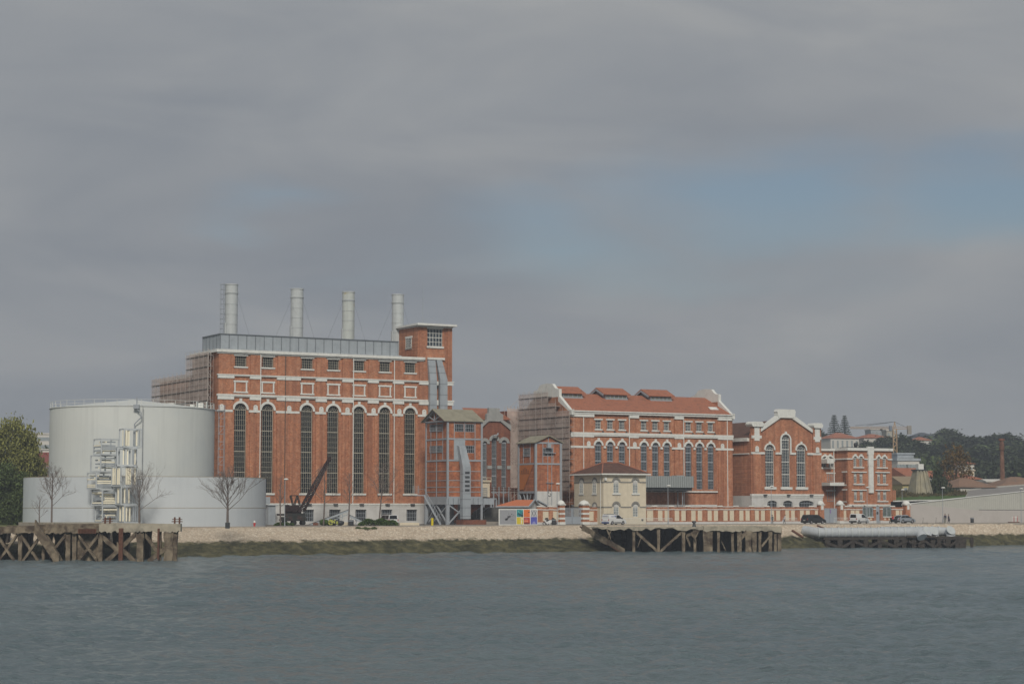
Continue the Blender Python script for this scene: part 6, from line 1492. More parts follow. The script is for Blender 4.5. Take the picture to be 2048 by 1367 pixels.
# roof: ruled sheet from the coping to a rear edge further back
bk = [(1935, 981, 36), (1975, 975.5, 42), (2048, 970, 46), (2130, 966, 48)]
BK = [(Pm(q[0], q[1], q[2])[0], q[2], Pm(*q)[1]) for q in bk]; fr_ = [Pm(1935, 994.3), TP[4], TP[6], TP[7]]
b = MB(); vs = [(x, .2, z) for x, z in fr_] + BK; b.add(vs, [(i, i+1, i+5, i+4) for i in range(3)]); b.build('roof', mroof, B)
b = MB()
for (p_, q_) in zip(BK, BK[1:]): b.beam(p_, q_, .6, .5)
b.build('rear_parapet', mtile, B)
tr = MB(); ta, tb_ = f.f(1792, 1000, 9), f.f(1937, 1000, 30)
G = [(f.f(px, py, t)[0], t, f.f(px, py, t)[1]) for px, py, t in ((1786, 1001.5, 6), (1840, 999.8, 8), (1880, 999.5, 10), (1930, 994.5, 14), (1786, 984, 44), (1840, 983.5, 46), (1890, 983, 46), (1934, 983, 44))]
tr.add(G, [(0, 1, 5, 4), (1, 2, 6, 5), (2, 3, 7, 6)]); tr.build('grass_roof', grassm, B)
b = MB(); r = random.Random(4)
for i in range(1500):
    u, v = r.random(), r.random()**.8; p0_ = Vector(G[0]).lerp(Vector(G[3]), u); p1_ = Vector(G[4]).lerp(Vector(G[7]), u); c = p0_.lerp(p1_, .35+.65*v); h_ = r.uniform(.2, .7)*(.5+v)
    a = r.uniform(0, 3.14); b.add([(c.x-.25*cos(a), c.y-.25*sin(a), c.z), (c.x+.25*cos(a), c.y+.25*sin(a), c.z), (c.x+r.uniform(-.2, .2), c.y, c.z+h_)], [(0, 1, 2)])
b.build('roof_plants', leafmat('roof_plants', (.10, .085, .045)), B)
b = MB(); Gd = [f.f(px, 1006, 5) for px in (1788, 1872)]; b.add([(Gd[0][0], 6, 0), (Gd[1][0], 7.5, 0), (Gd[1][0], 7.5, G[1][2]-.1), (Gd[0][0], 6, G[0][2]-.1)], [(0, 1, 2, 3)]); b.build('glazed_front', gdark, B)
b = MB()
for p_, q_ in zip(G[:3], G[1:4]): b.beam((p_[0], p_[1]-.3, p_[2]), (q_[0], q_[1]-.3, q_[2]), .5, .25)
b.build('roof_edge', white, B)
# ================================================================ houses and trees behind, on the hillside
def windows_row(par, w_, zs, n, wd, ht, pm=gpale, y=-.04, x0=0.0):
    for z in zs:
        for i in range(n):
            x = x0 + w_*(i+.5)/n; b = MB(); b.box(x-wd/2, x+wd/2, y-.02, .05, z, z+ht); b.build('window', pm, par)
def bghouse(name, px0, px1, pye, pyr, Y, label, wallm=whiteb, roofm=tile, dp=12, rot=.35, nwin=5, rows=2, wh=1.5, hip=True, flat=False, zb=None, group=None, cat='house', wd=.9):
    p = at((px0+px1)/2, pye, Y); base = (hillz(p.x, Y) if zb is None else zb) - 2.0
    w_ = (px1-px0)/3982*Y/cos(rot) - (dp*sin(rot)*.6 if rot else 0); w_ = max(w_, 4)
    E = empty(name, (p.x - w_/2*cos(rot), Y - w_/2*sin(rot), base), rot, label, cat, group); ze = p.z-base; zr = at((px0+px1)/2, pyr, Y).z-base
    b = MB(); b.box(0, w_, 0, dp, 0, ze); b.build('wall', wallm, E)
    b = MB(); o = .5
    if flat: b.box(-.3, w_+.3, -.3, dp+.3, ze, zr)
    elif hip:
        k = min(dp/2, w_/2.5); b.add([(-o, -o, ze), (w_+o, -o, ze), (w_+o, dp+o, ze), (-o, dp+o, ze), (k, dp/2, zr), (w_-k, dp/2, zr)], [(0, 1, 5, 4), (1, 2, 5), (2, 3, 4, 5), (3, 0, 4), (0, 3, 2, 1)])
    else: b.prism([(-o, ze-.1), (dp/2, zr), (dp+o, ze-.1), (dp+o, ze-.3), (-o, ze-.3)], -.3, w_+.3, ax='x')
    b.build('roof', roofm, E)
    windows_row(E, w_, [ze - 1.0 - wh - k*(wh+1.4) for k in range(rows)], nwin, wd, wh); return E
palew = mat('far_white_wall', (.60, .58, .53), .85, .05, .5)
bghouse('villa', 1655, 1724, 876, 864, 850, 'long white house with red hipped roof below the two araucaria trees', palew, tile, 12, .3, 6, 1, 3.2, wd=.8)
bghouse('villa', 1722, 1790, 875.5, 866.5, 860, 'white house with red hipped roof directly left of the tower crane mast', palew, tile, 12, .3, 4, 1, 2.6)
bghouse('villa', 1828, 1865, 880, 872.5, 870, 'white house with red roof between the crane and the wooded hill', palew, tile, 10, .1, 4, 1, 2)
bghouse('apartment_building', 1740, 1783, 859, 857.5, 940, 'pale grey flat block rising behind the red roofs left of the crane', mat('far_grey_wall', (.36, .38, .40), .85, .05), palew, 10, .1, 5, 1, 1.2, flat=True, cat='building')
bghouse('castle_tower', 1772, 1791, 861, 858, 920, 'pale stone tower house top just left of the crane mast', mat('far_stone', (.42, .40, .34), .9, .1), palew, 8, .1, 2, 1, 1.2, flat=True, cat='building')
bghouse('slate_house', 1823, 1872, 872, 864, 900, 'dark slate-roofed house on the skyline right of the crane', mat('far_slate_wall', (.16, .18, .21), .8), mat('slate', (.08, .09, .11), .7, .15, 1), 9, .0, 3, 1, 1)
E = bghouse('apartment_building', 1788, 1846, 921, 916, 560, 'modern white apartment block with balconies, right behind the tower crane mast', palew, zinc, 12, .25, 7, 2, 2.0, flat=True, cat='building', wd=1.4, zb=ZG)
b = MB()
for k in range(3): b.box(-.5, 8.5, -1.4, 0, E.children[0].dimensions.z*0 + 8 + 3.2*k, 8.2 + 3.2*k)
b.build('balcony', palew, E)
bghouse('penthouse', 1790, 1832, 908, 905, 566, 'grey glazed roof storey on top of the modern apartment block', zinc, zinc, 8, .25, 6, 1, 1.4, flat=True, zb=14, cat='building', wd=1.2)
bghouse('red_roof_house', 1803, 1876, 951, 934, 500, 'wide white house with large red roof behind the truncated concrete tower', palew, tile, 14, .25, 5, 1, 2, zb=ZG, hip=False)
bghouse('red_roof_house', 1870, 1906, 950, 940, 520, 'low red-roofed white house behind the autumn-coloured tree', palew, tile, 10, .2, 3, 1, 2, zb=ZG, hip=False)
bghouse('red_roof_house', 1905, 1975, 958, 944, 500, 'white house with broad red roof under the little belvedere', palew, tile, 14, .25, 5, 1, 2, zb=ZG)
bghouse('red_roof_house', 1790, 1812, 962, 956.5, 480, 'small red-roofed house between the office block and the yellow shed', palew, tile, 8, .25, 3, 1, 2, zb=ZG)
bghouse('red_roof_house', 1904, 1925, 966, 960, 478, 'small red-roofed house left of the large brown tile roof', palew, tile, 8, .25, 3, 1, 2, zb=ZG)
bghouse('yellow_shed', 1798, 1870, 966, 951, 460, 'yellow gabled shed around the truncated concrete tower', mat('yellow_wall', (.48, .42, .20), .85, .06, .8), mat('shed_roof', (.30, .24, .16), .9, .1), 12, .2, 5, 1, 1.5, zb=ZG, hip=False)
bghouse('brown_roof_barn', 1910, 2002, 974, 954, 455, 'low barn with a large brown tiled hip roof behind the museum', palew, mat('brown_tiles', (.26, .16, .11), .9, .2, 2, col2=(.18, .13, .10)), 16, .2, 4, 1, 1.2, zb=ZG)
bghouse('brown_roof_barn', 1998, 2110, 972, 952, 470, 'long brown tiled roof at the right edge, behind the brick chimney', palew, MATS['brown_tiles'], 16, .1, 5, 1, 1.2, zb=ZG)
bghouse('dormer_house', 1982, 1996, 961, 957, 490, 'small white gabled house beside the foot of the brick chimney', palew, palew, 6, .1, 2, 1, 1.2, zb=ZG, hip=False)
bg = bghouse('belvedere', 1927, 1941, 927, 922, 520, 'little white belvedere turret with a red pyramid roof', palew, tile, 3.2, .2, 2, 1, 1.4, zb=14)
bghouse('cream_turret', 1923, 1944, 941, 939.5, 512, 'cream block with slotted top just beneath the belvedere turret', creamp, creamp, 4, .2, 3, 1, .8, flat=True, zb=12)
# concrete frustum tower
p = at(1839, 950, 440); E = empty('concrete_tower', (p.x, 440, ZG), .3, 'truncated ribbed concrete cone tower with a white box on its flat top', 'tower'); zt_ = at(1839, 941, 440).z-ZG; zb = at(1839, 984, 440).z-ZG
s0_, s1_ = (1857-1821)/3982*440/2, (1849-1829)/3982*440/2; kk = (s0_-s1_)/(zt_-zb); s00 = s0_+kk*zb
cm = mat('tower_concrete', (.36, .33, .24), .9, .12, .8, col2=(.22, .22, .19), f2=(.45, .7), s2=.5, streak=.4)
b = MB(); b.add([(-s00, -s00, 0), (s00, -s00, 0), (s00, s00, 0), (-s00, s00, 0), (-s1_, -s1_, zt_), (s1_, -s1_, zt_), (s1_, s1_, zt_), (-s1_, s1_, zt_)], [(0,1,5,4),(1,2,6,5),(2,3,7,6),(3,0,4,7),(4,5,6,7)]); b.build('shaft', cm, E)
for u in (-.95, -.35, .35, .95): b = MB(); b.beam((u*s00, -s00-.1, 0), (u*s1_, -s1_-.1, zt_), .35, .3); b.build('rib', cm, E)
boxpart('railing', steeld, E, (-s1_-.2, s1_+.2, -s1_-.2, s1_+.2, zt_, zt_+.3)); boxpart('top_box', white, E, (-.55, .75, -.6, .6, zt_+.302, zt_+1.5))
# brick chimney
p = at(2005, 960, 500); E = empty('brick_chimney', (p.x, 500, ZG), 0, 'tall slender old brick factory chimney with a wider top band', 'chimney'); zt_ = at(2005, 881, 500).z-ZG; zb = at(2005, 960, 500).z-ZG
r0, r1 = 10.8/3982*500/2, 7.4/3982*500/2; r00 = r0+(r0-r1)/(zt_-zb)*zb; b = MB(); b.lathe([(r00, 0), (r1, zt_-2.5), (r1+.15, zt_-2.3), (r1+.15, zt_-.8), (r1, zt_-.6), (r1, zt_)], 20); b.build('shaft', mat('old_red_brick', (.15, .075, .05), .9, .3, 1.2, col2=(.32, .20, .14), f2=(.5, .7), s2=.8), E)
b = MB(); b.lathe([(r1+.1, zt_), (r1+.3, zt_+.1), (r1+.3, zt_+.5), (r1-.1, zt_+.55), (0, zt_+.5)], 20)
b.build('crown_band', brickold, E)
# tower crane
p = at(1791, 960, 640); E = empty('tower_crane', (p.x, 640, ZG), 0, 'orange-tan tower crane standing above the roofs behind the office block', 'crane'); Zc = lambda y: at(1791, y, 640).z-ZG; Xc = lambda x: (x-1791)/3982*640
b = MB(); zt_, zj = Zc(850), Zc(857.5); hw = .55
for sx in (-1, 1):
    for sy in (-1, 1): b.beam((sx*hw, sy*hw, 0), (sx*hw, sy*hw, zj), .2)
z = 0; k = 0
while z < zj-1.2:
    for s_ in (-1, 1):
        b.beam((-hw if k % 2 else hw, s_*hw, z), (hw if k % 2 else -hw, s_*hw, z+1.3), .12); b.beam((s_*hw, -hw if k % 2 else hw, z), (s_*hw, hw if k % 2 else -hw, z+1.3), .12)
    z += 1.3; k += 1
b.build('mast', tanor, E)
b = MB()
for sx in (-1, 1): b.beam((sx*.5, 0, zj), (0, 0, Zc(843)), .18)
b.beam((0, 0, zj), (0, 0, Zc(843)), .1); b.build('apex', tanor, E)
b = MB(); xl = Xc(1702)
for yy in (-.35, .35): b.beam((0, yy, zj), (xl, yy, zj+.2), .08)
b.beam((0, 0, zj+.8), (xl, 0, zj+.7), .08); n = 30
for i in range(n):
    u, v = xl*i/n, xl*(i+1)/n
    for yy in (-.35, .35): b.beam((u, yy, zj), ((u+v)/2, 0, zj+.8), .04); b.beam(((u+v)/2, 0, zj+.8), (v, yy, zj), .04)
b.build('jib', tanor, E)
b = MB(); xr = Xc(1822)
for yy in (-.5, .5): b.beam((0, yy, zj), (xr, yy, zj+.2), .16); b.beam((0, yy, zj+.7), (xr, yy, zj+.7), .08)
b.build('counter_jib', tanor, E)
boxpart('counterweight', mat('crane_ballast', (.30, .28, .25), .9), E, (Xc(1816), Xc(1824), -.6, .6, Zc(868), Zc(851)+.0)); boxpart('cab', cabm, E, (Xc(1779), Xc(1784), -1.3, -.4, zj-.6, zj+1.0)); boxpart('trolley', steeld, E, (Xc(1762), Xc(1766), -.6, .6, zj-.5, zj))
for x in (1735, 1712): b = MB(); b.tube([(0, 0, Zc(843)), (Xc(x), 0, zj+1.1)], .05, 4); b.build('pendant', steeld, E)
b = MB(); b.tube([(0, 0, Zc(843)), (Xc(1815), 0, zj+.5)], .05, 4); b.build('pendant', steeld, E)
# hillside woods: every crown a tree of its own
hk = [('hill1', 41), ('hill2', 42), ('hill3', 43), ('hill4', 44), ('hill5', 45)]; rt = random.Random(9)
ORD = 'first second third fourth fifth sixth seventh eighth ninth tenth eleventh twelfth thirteenth fourteenth fifteenth sixteenth seventeenth eighteenth nineteenth twentieth'.split() + ['twenty-%s' % o for o in 'first second third fourth fifth sixth'.split()]
names = ['broad dark tree', 'rounded dark tree', 'spreading tree', 'dense tree', 'ragged tree']
trees = [(1647, 857, 880, 5), (1740, 880, 830, 4.5), (1752, 883, 828, 4), (1783, 872, 800, 6), (1800, 864, 790, 7.5), (1815, 868, 795, 7), (1826, 880, 780, 5.5), (1866, 866, 900, 8), (1884, 857, 905, 8), (1902, 858, 915, 6.5), (1913, 871, 900, 6),
         (1930, 868, 880, 9), (1948, 873, 890, 8), (1966, 884, 890, 7), (1978, 868, 880, 8), (1999, 861, 870, 8.5), (2014, 868, 875, 7.5), (2030, 876, 870, 7.5), (2044, 890, 860, 7), (2062, 884, 870, 8), (2085, 880, 870, 9),
         (1858, 890, 800, 7), (1875, 884, 800, 8), (1896, 882, 790, 8), (1917, 890, 780, 8), (1938, 896, 780, 9), (1960, 892, 770, 9), (1982, 888, 770, 9), (2020, 892, 760, 8.5), (2042, 900, 750, 8), (2064, 900, 760, 9),
         (1850, 906, 690, 6.5), (1866, 908, 680, 6), (1952, 915, 650, 8), (1972, 918, 640, 8), (1990, 914, 640, 7), (2022, 916, 640, 8), (2042, 920, 640, 7), (1890, 912, 660, 7), (1930, 915, 660, 7), (1786, 898, 720, 5), (1772, 892, 760, 5), (1905, 905, 700, 7), (2062, 918, 640, 8), (1812, 892, 740, 5)]
for i, (px, py, Y, rx) in enumerate(trees):
    p = at(px, py, Y); z = hillz(p.x, Y); hgt = p.z - z
    if hgt < 7: z -= (7-hgt); hgt = 7
    k, sd_ = hk[i % 5]; row = 0 if py < 880 else (1 if py < 905 else 2); X_ = ('on the wooded skyline', 'halfway down the wooded slope', 'low on the wooded slope')[row]
    nth = sum(1 for q in trees if (0 if q[1] < 880 else (1 if q[1] < 905 else 2)) == row and q[0] < px)
    leafy('broadleaf_tree', (p.x, Y, z), hgt, rx, (lf_dk, lf_dk, lf_mid, lf_dk, lf_dk)[i % 5], '%s %s, %s from the left' % (names[i % 5], X_, ORD[nth]),
          sd_, group='trees of the wooded hillside', trunkh=.08, key=k, ncl=95, per=42, leaf=1.0, clr=2.0, rot=rt.uniform(0, 6))
p = at(1911, 893, 480); p.z = ZG; leafy('autumn_tree', p, at(1911, 893, 480).z-ZG, 4.3, lf_aut, 'tall thin tree with brownish autumn leaves behind the museum roof', 51, trunkh=.3, ncl=80, per=34, leaf=.5, clr=1.4, shape='column')
p = at(1876, 945, 440); p.z = ZG; leafy('cypress_tree', p, at(1876, 942, 440).z-ZG, 1.9, lf_dk, 'narrow dark cypress beside the truncated concrete tower', 52, trunkh=.05, ncl=60, per=50, leaf=.4, clr=.9, shape='column')
p = at(1892, 958, 445); p.z = ZG; leafy('cypress_tree', p, at(1892, 958, 445).z-ZG, 1.6, lf_dk, 'short dark bush at the foot of the autumn-coloured tree', 53, trunkh=.05, ncl=50, per=50, leaf=.4, clr=.9, shape='column')
def araucaria(px, py, Y, pyb, hw, seed, label):
    p = at(px, py, Y); zb = hillz(p.x, Y); hgt = p.z-zb; T = empty('araucaria_tree', (p.x, Y, zb), 0, label, 'tree', 'araucaria trees on the skyline'); r = random.Random(seed)
    b = MB(); b.tube([(0, 0, 0), (0, 0, hgt*.99)], [.5, .08], 6); b.build('trunk', bark, T); b = MB(); vis = (pyb-py)/3982*Y; n = 13
    for k in range(n):
        u = (k+.3)/n; z = hgt - vis*u; R_ = hw/3982*Y*(.12+.88*u**.8)
        for j in range(9):
            a = j*.7+k*1.3+r.uniform(-.2, .2); L2 = R_*r.uniform(.75, 1.1)
            for q in range(14):
                s_ = (q+.5)/14; c = Vector((cos(a)*L2*s_, sin(a)*L2*s_, z + L2*(.12-.25*s_+.22*s_*s_)))
                d_ = Vector((r.gauss(0, 1), r.gauss(0, 1), r.gauss(0, .45))).normalized(); e_ = d_.cross(Vector((r.gauss(0, 1), r.gauss(0, 1), r.gauss(0, 1)))).normalized()
                b.add([c-d_*.5, c+e_*.22, c+d_*.5, c-e_*.22], [(0, 1, 2, 3)])
    b.build('crown', lf_dk, T)
araucaria(1668, 830, 900, 878, 19, 1, 'taller araucaria on the skyline, left one of the pair'); araucaria(1689, 831, 905, 878, 17, 2, 'araucaria on the skyline, right one of the pair')
# behind the tanks
bghouse('office_slab', 58, 101, 868, 865.5, 700, 'white slab block with ribbon windows far behind the storage tank', palew, palew, 14, .1, 1, 3, 1.3, flat=True, zb=ZG, cat='building', wd=7)
bghouse('pink_house', 72, 104, 925, 903, 500, 'pink house with dark red roof glimpsed left of the storage tank', mat('pink_wall', (.45, .24, .20), .85, .05), mat('dark_red_roof', (.22, .07, .06), .85), 8, .1, 2, 1, 2, zb=ZG, hip=False)
bghouse('white_house', 88, 104, 899, 897, 560, 'small white house end above the pink house', palew, palew, 8, .1, 2, 1, 1.5, flat=True, zb=ZG)
p = at(88, 886, 600); p.z = ZG; leafy('broadleaf_tree', p, at(88, 886, 600).z-ZG, 3.4, lf_dk, 'dark round tree between the white slab block and pink house', 41, key='hill1', trunkh=.4, ncl=95, per=42, leaf=1.0, clr=2.0)
# ================================================================ jetties
def pile(par, x, y, w_, zt, m=wood, seed=0, zb=-2.0, d=None):
    r = random.Random(seed + int(x*10)); b = MB(); n = 8; vs = []; fs = []; d = d or w_
    for i in range(n+1):
        z = zb + (zt-zb)*i/n; k = 1 + r.uniform(-.07, .07) + (.18 if i > n-2 else 0)
        for sx, sy in ((-1,-1),(1,-1),(1,1),(-1,1)): vs.append((x+sx*w_/2*k+r.uniform(-.04, .04), y+sy*d/2*k, z))
    for i in range(n):
        for j in range(4): j2 = (j+1) % 4; fs.append((i*4+j, i*4+j2, i*4+4+j2, i*4+4+j))
    fs.append((n*4, n*4+1, n*4+2, n*4+3)); b.add(vs, fs); b.build('pile', m, par)
def ragged_beam(b, p, q, h, dpt, seed, n=30, rough_=.12):
    r = random.Random(seed); p, q = Vector(p), Vector(q); vs = []; fs = []
    for i in range(n+1):
        c = p.lerp(q, i/n); up, dn = r.uniform(-.3, .1)*rough_, r.uniform(-.6, 1.0)*rough_
        for yy, z in ((-dpt/2, -h/2+dn), (dpt/2, -h/2+dn), (dpt/2, h/2+up), (-dpt/2, h/2+up)): vs.append((c.x, c.y+yy, c.z+z))
    for i in range(n):
        for j in range(4): j2 = (j+1) % 4; fs.append((i*4+j, i*4+j2, i*4+4+j2, i*4+4+j))
    fs += [(0, 1, 2, 3), (n*4+3, n*4+2, n*4+1, n*4)]; b.add(vs, fs)
def skew_deck(b, x0, x1, y0, y1, z0, z1, sh=.56):
    d = (y1-y0)*sh; b.add([(x0, y0, z0), (x1, y0, z0), (x1-d, y1, z0), (x0-d, y1, z0), (x0, y0, z1), (x1, y0, z1), (x1-d, y1, z1), (x0-d, y1, z1)], [(0,3,2,1),(4,5,6,7),(0,1,5,4),(1,2,6,5),(2,3,7,6),(3,0,4,7)])
YJ = 264.5; JX = lambda px: (px-1024)/3982*YJ*1.0032; JZ = lambda y, px=200: at(px, y, YJ).z
J = empty('concrete_jetty', (0, YJ, 0), 0, 'old concrete jetty with crossed braces in the left corner', 'jetty')
jx = lambda x: JX(x/3.417); jz = lambda y: JZ(740+y/3.417)
zt_ = jz(1047)
b = MB(); ragged_beam(b, (jx(700), .4, (zt_+jz(1105))/2), (jx(1252), .4, (zt_+jz(1105))/2), zt_-jz(1105), 1.2, 1, 40, .22); skew_deck(b, jx(700), jx(1248), 1.0, 36, jz(1098), zt_-.06); b.build('deck', concr, J)
b = MB(); ragged_beam(b, (jx(-260), .4, jz(1100)), (jx(262), .4, jz(1088)), 1.0, 1.2, 2, 30, .15); ragged_beam(b, (jx(262), .4, jz(1085)), (jx(700), .4, jz(1078)), 1.25, 1.2, 3, 30, .2); skew_deck(b, jx(-260), jx(262), 1.0, 12, jz(1100), jz(1082)); skew_deck(b, jx(262), jx(700), 1.0, 14, jz(1092), jz(1066)); b.build('walkway', wood, J)
for x, w_, zt2 in ((-170, 30, 1110), (5, 26, 1110), (160, 26, 1110), (318, 20, 1110), (485, 30, 1110), (528, 26, 1110), (705, 26, 1100), (850, 22, 1080), (975, 44, 1105), (1108, 18, 1080), (1170, 60, 1105), (1208, 34, 1105)):
    pile(J, jx(x), .6, w_/3.417/3982*YJ, jz(zt2), wood, 3)
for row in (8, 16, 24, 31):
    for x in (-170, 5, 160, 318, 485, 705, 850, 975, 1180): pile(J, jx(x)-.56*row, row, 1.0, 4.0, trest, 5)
b = MB(); b.box(jx(538), jx(692), 1.2, 1.7, -1, jz(1110)); b.build('panel', wood, J)
br_ = [((10, 1130), (130, 1300)), ((140, 1125), (15, 1300)), ((168, 1130), (290, 1300)), ((300, 1130), (180, 1300)), ((470, 1125), (380, 1230)), ((345, 1130), (450, 1300)), ((560, 1130), (690, 1290)), ((690, 1130), (560, 1290)),
       ((725, 1145), (820, 1215)), ((945, 1120), (745, 1300)), ((820, 1190), (950, 1305)), ((1010, 1125), (1095, 1230)), ((1150, 1215), (1030, 1300)), ((1095, 1090), (1110, 1290))]
for k, ((xa, ya), (xb, yb)) in enumerate(br_):
    b = MB(); ragged_beam(b, (jx(xa), .2+.1*(k % 3), jz(ya)), (jx(xb), .2+.1*(k % 3), jz(yb)-.2), .75 if k > 7 else .55, .6, k, 10, .08); b.build('brace', wood, J)
b = MB(); ragged_beam(b, (jx(272), -.5, jz(1070)), (jx(440), -.5, jz(1310)), 1.9, .9, 77, 14, .2); b.build('fallen_slab', wood, J)
each('fender', rustm, J, (jx(838), jx(866), -.6, -.21, jz(1300), jz(1078)), (jx(1100), jx(1112), -.6, -.21, jz(1290), jz(1080)))
b = MB()
for i in range(12): x = jx(560+i*10); b.box(x, x+.25, -.4, -.1, jz(1115), jz(1082))
b.build('rusty_bars', rustm, J)
for x, lb in ((732, 'rusty double-H iron bollard beside the cube sculpture'), (1208, 'rusty double-H iron bollard on the jetty corner')):
    O = empty('mooring_bollard', (jx(x), YJ+2.2, zt_), 0, lb, 'bollard', 'rusty mooring bollards on the jetty'); b = MB()
    each('post', rustm, O, (-.42, -.22, -.12, .12, -.05, .85), (.22, .42, -.12, .12, -.05, .85))
    each('crossbar', rustm, O, (-.72, .72, -.06, .06, .2, .32), (-.68, .68, -.05, .05, .5, .6))
# middle jetty
YM = 319; MXp = lambda px: (px-1024)/3982*YM*1.0032; MZ = lambda y: at(1350, y, YM).z; qx = lambda x: MXp(1150+x/4.876); qz = lambda y: MZ(1030+y/4.876)
J = empty('ruined_jetty', (0, YM, 0), 0, 'ruined timber and concrete jetty below the cream house and the long wall', 'jetty')
b = MB(); ragged_beam(b, (qx(130), .3, qz(124)), (qx(1240), .3, qz(126)), .5, 1.2, 5, 26, .35); ragged_beam(b, (qx(1235), .3, qz(130)), (qx(1990), .3, qz(134)), .95, 1.2, 6, 24, .3); skew_deck(b, qx(200), qx(1990), .9, 36, qz(132), qz(119), 0.0); b.build('deck', concr, J)
for x, w_, k in ((565, 26, 0), (805, 26, 0), (1045, 34, 1), (1155, 26, 1), (1265, 60, 1), (1310, 34, 1), (1385, 26, 1), (1520, 26, 1), (1585, 40, 1), (1672, 60, 1), (1730, 40, 1), (1785, 26, 0), (1885, 34, 1), (1935, 24, 1), (1975, 34, 1)):
    pile(J, qx(x), .3, w_/4.876/3982*YM, qz(118), wood, 9)
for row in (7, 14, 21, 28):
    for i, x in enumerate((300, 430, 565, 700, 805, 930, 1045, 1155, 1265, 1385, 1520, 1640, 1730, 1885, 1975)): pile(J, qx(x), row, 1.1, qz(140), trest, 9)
for k, (xa, ya, xb, yb, h_) in enumerate(((590, 165, 790, 350, .6), (1020, 170, 820, 350, .5), (1230, 125, 1080, 200, .55), (1120, 180, 1165, 240, .5), (1190, 160, 1150, 230, .4), (1895, 190, 1800, 300, .45), (1650, 165, 1605, 215, .9), (300, 130, 340, 220, .5), (345, 130, 320, 215, .5), (1410, 250, 1450, 340, .3), (600, 310, 640, 200, .3), (1070, 200, 1110, 290, .8))):
    b = MB(); ragged_beam(b, (qx(xa), -.1+.12*(k % 3), qz(ya)), (qx(xb), -.1+.12*(k % 3), qz(yb)), h_, .5, k+30, 10, .1); b.build('brace', wood, J)
b = MB(); ragged_beam(b, (qx(75), 6, qz(118)), (qx(470), -1, qz(355)), 1.1, 2.2, 88, 20, .2); b.build('fallen_ramp', wood, J); b = MB(); ragged_beam(b, (qx(55), 6.5, qz(112)), (qx(420), -1.2, qz(352)), .3, .5, 89, 20, .1); b.build('rail', rustm, J)
b = MB(); b.lathe([(.35, 0), (.25, .3), (.2, .6), (.35, .7), (.3, .9), (0, .95)], 10); tag(b.build('bollard', steeld, None, (qx(1165), YM+3, qz(112))), 'small black iron bollard on the edge of the ruined jetty', 'bollard')
# cooling pipes on their dark trestle
YP = 352; PXx = lambda px: (px-1024)/3982*YP*1.0032; pX = lambda x: PXx(1600+x/4.571); pZ = lambda y: at(1750, 1020+y/4.571, YP).z
J = empty('pipe_trestle', (0, YP, 0), 0, 'dark timber trestle carrying the big grey pipes over the water', 'trestle')
b = MB(); ragged_beam(b, (pX(190), 2.5, pZ(258)), (pX(1450), 2.5, pZ(250)), .5, 6, 5, 50, .1); b.box(pX(940), pX(1200), -1, 4, pZ(248), pZ(232)); ragged_beam(b, (pX(1450), 2.5, pZ(253)), (pX(1575), 2.5, pZ(255)), .35, .6, 5, 10, .05); b.build('deck', trest, J)
for row in (0, 2.5, 5):
    for x in (225, 340, 455, 575, 700, 850, 920, 1010, 1085, 1180, 1240, 1320, 1400, 1440, 1460): pile(J, pX(x), row, .75, pZ(262), trest, 2)
pile(J, pX(1565), 2.5, .5, pZ(250), trest, 2)
for k, (xa, ya, xb, yb) in enumerate(((200, 290, 340, 340), (460, 285, 350, 335), (470, 285, 600, 335), (700, 285, 590, 335), (710, 280, 850, 335), (950, 275, 850, 320), (960, 280, 1080, 335), (1100, 275, 1000, 335), (1110, 280, 1180, 330), (1290, 270, 1190, 335), (1250, 280, 1330, 335), (1400, 275, 1320, 335))):
    b = MB(); ragged_beam(b, (pX(xa), -.4, pZ(ya)), (pX(xb), -.4, pZ(yb)), .5, .35, k, 8, .04); b.build('brace', trest, J)
def bigpipe(pts, r, label, rings, ends=None, n=28):
    P_ = empty('water_pipe', Vector(pts[0]), 0, label, 'pipe', 'big grey cooling pipes on the trestle'); o_ = Vector(pts[0]); q = [Vector(p)-o_ for p in pts]
    # round the corners
    fine_ = [q[0]]
    for a, c, e in zip(q, q[1:], q[2:]):
        l1, l2 = min((c-a).length*.5, 1.7), min((e-c).length*.5, 1.7); s_ = c+(a-c).normalized()*l1; t_ = c+(e-c).normalized()*l2
        for k in range(7): u = k/6; fine_.append(s_*(1-u)**2 + c*2*u*(1-u) + t_*u*u)
    fine_.append(q[-1]); b = MB(); b.tube(fine_, r, n); b.build('shell', pipem, P_, smooth=50)
    for a, c, m_ in rings:
        d_ = (Vector(c)-Vector(a)).normalized()
        for i in range(m_):
            x = (Vector(a)-o_).lerp(Vector(c)-o_, (i+.5)/m_); b = MB(); b.tube([x-d_*.12, x+d_*.12], r+.1, n); b.build('ring', stack, P_)
    if ends:
        b = MB(); x, d_ = q[-1], (q[-1]-q[-2]).normalized(); b.tube([x, x+d_*.15], r+.28, n); b.build('flange', white, P_)
    return P_
zc_ = pZ(203); rP = .86
bigpipe([(pX(40), YP+2.5, zc_+.35), (pX(130), YP+.4, zc_+.02), (pX(200), YP+.2, zc_), (pX(1010), YP+.2, zc_+.05), (pX(1065), YP-.6, zc_-.1), (pX(1075), YP-1.2, pZ(245))], rP, 'longest grey pipe with many ring joints, bending down at its right end', [((pX(120), YP+.2, zc_), (pX(960), YP+.2, zc_+.05), 14)])
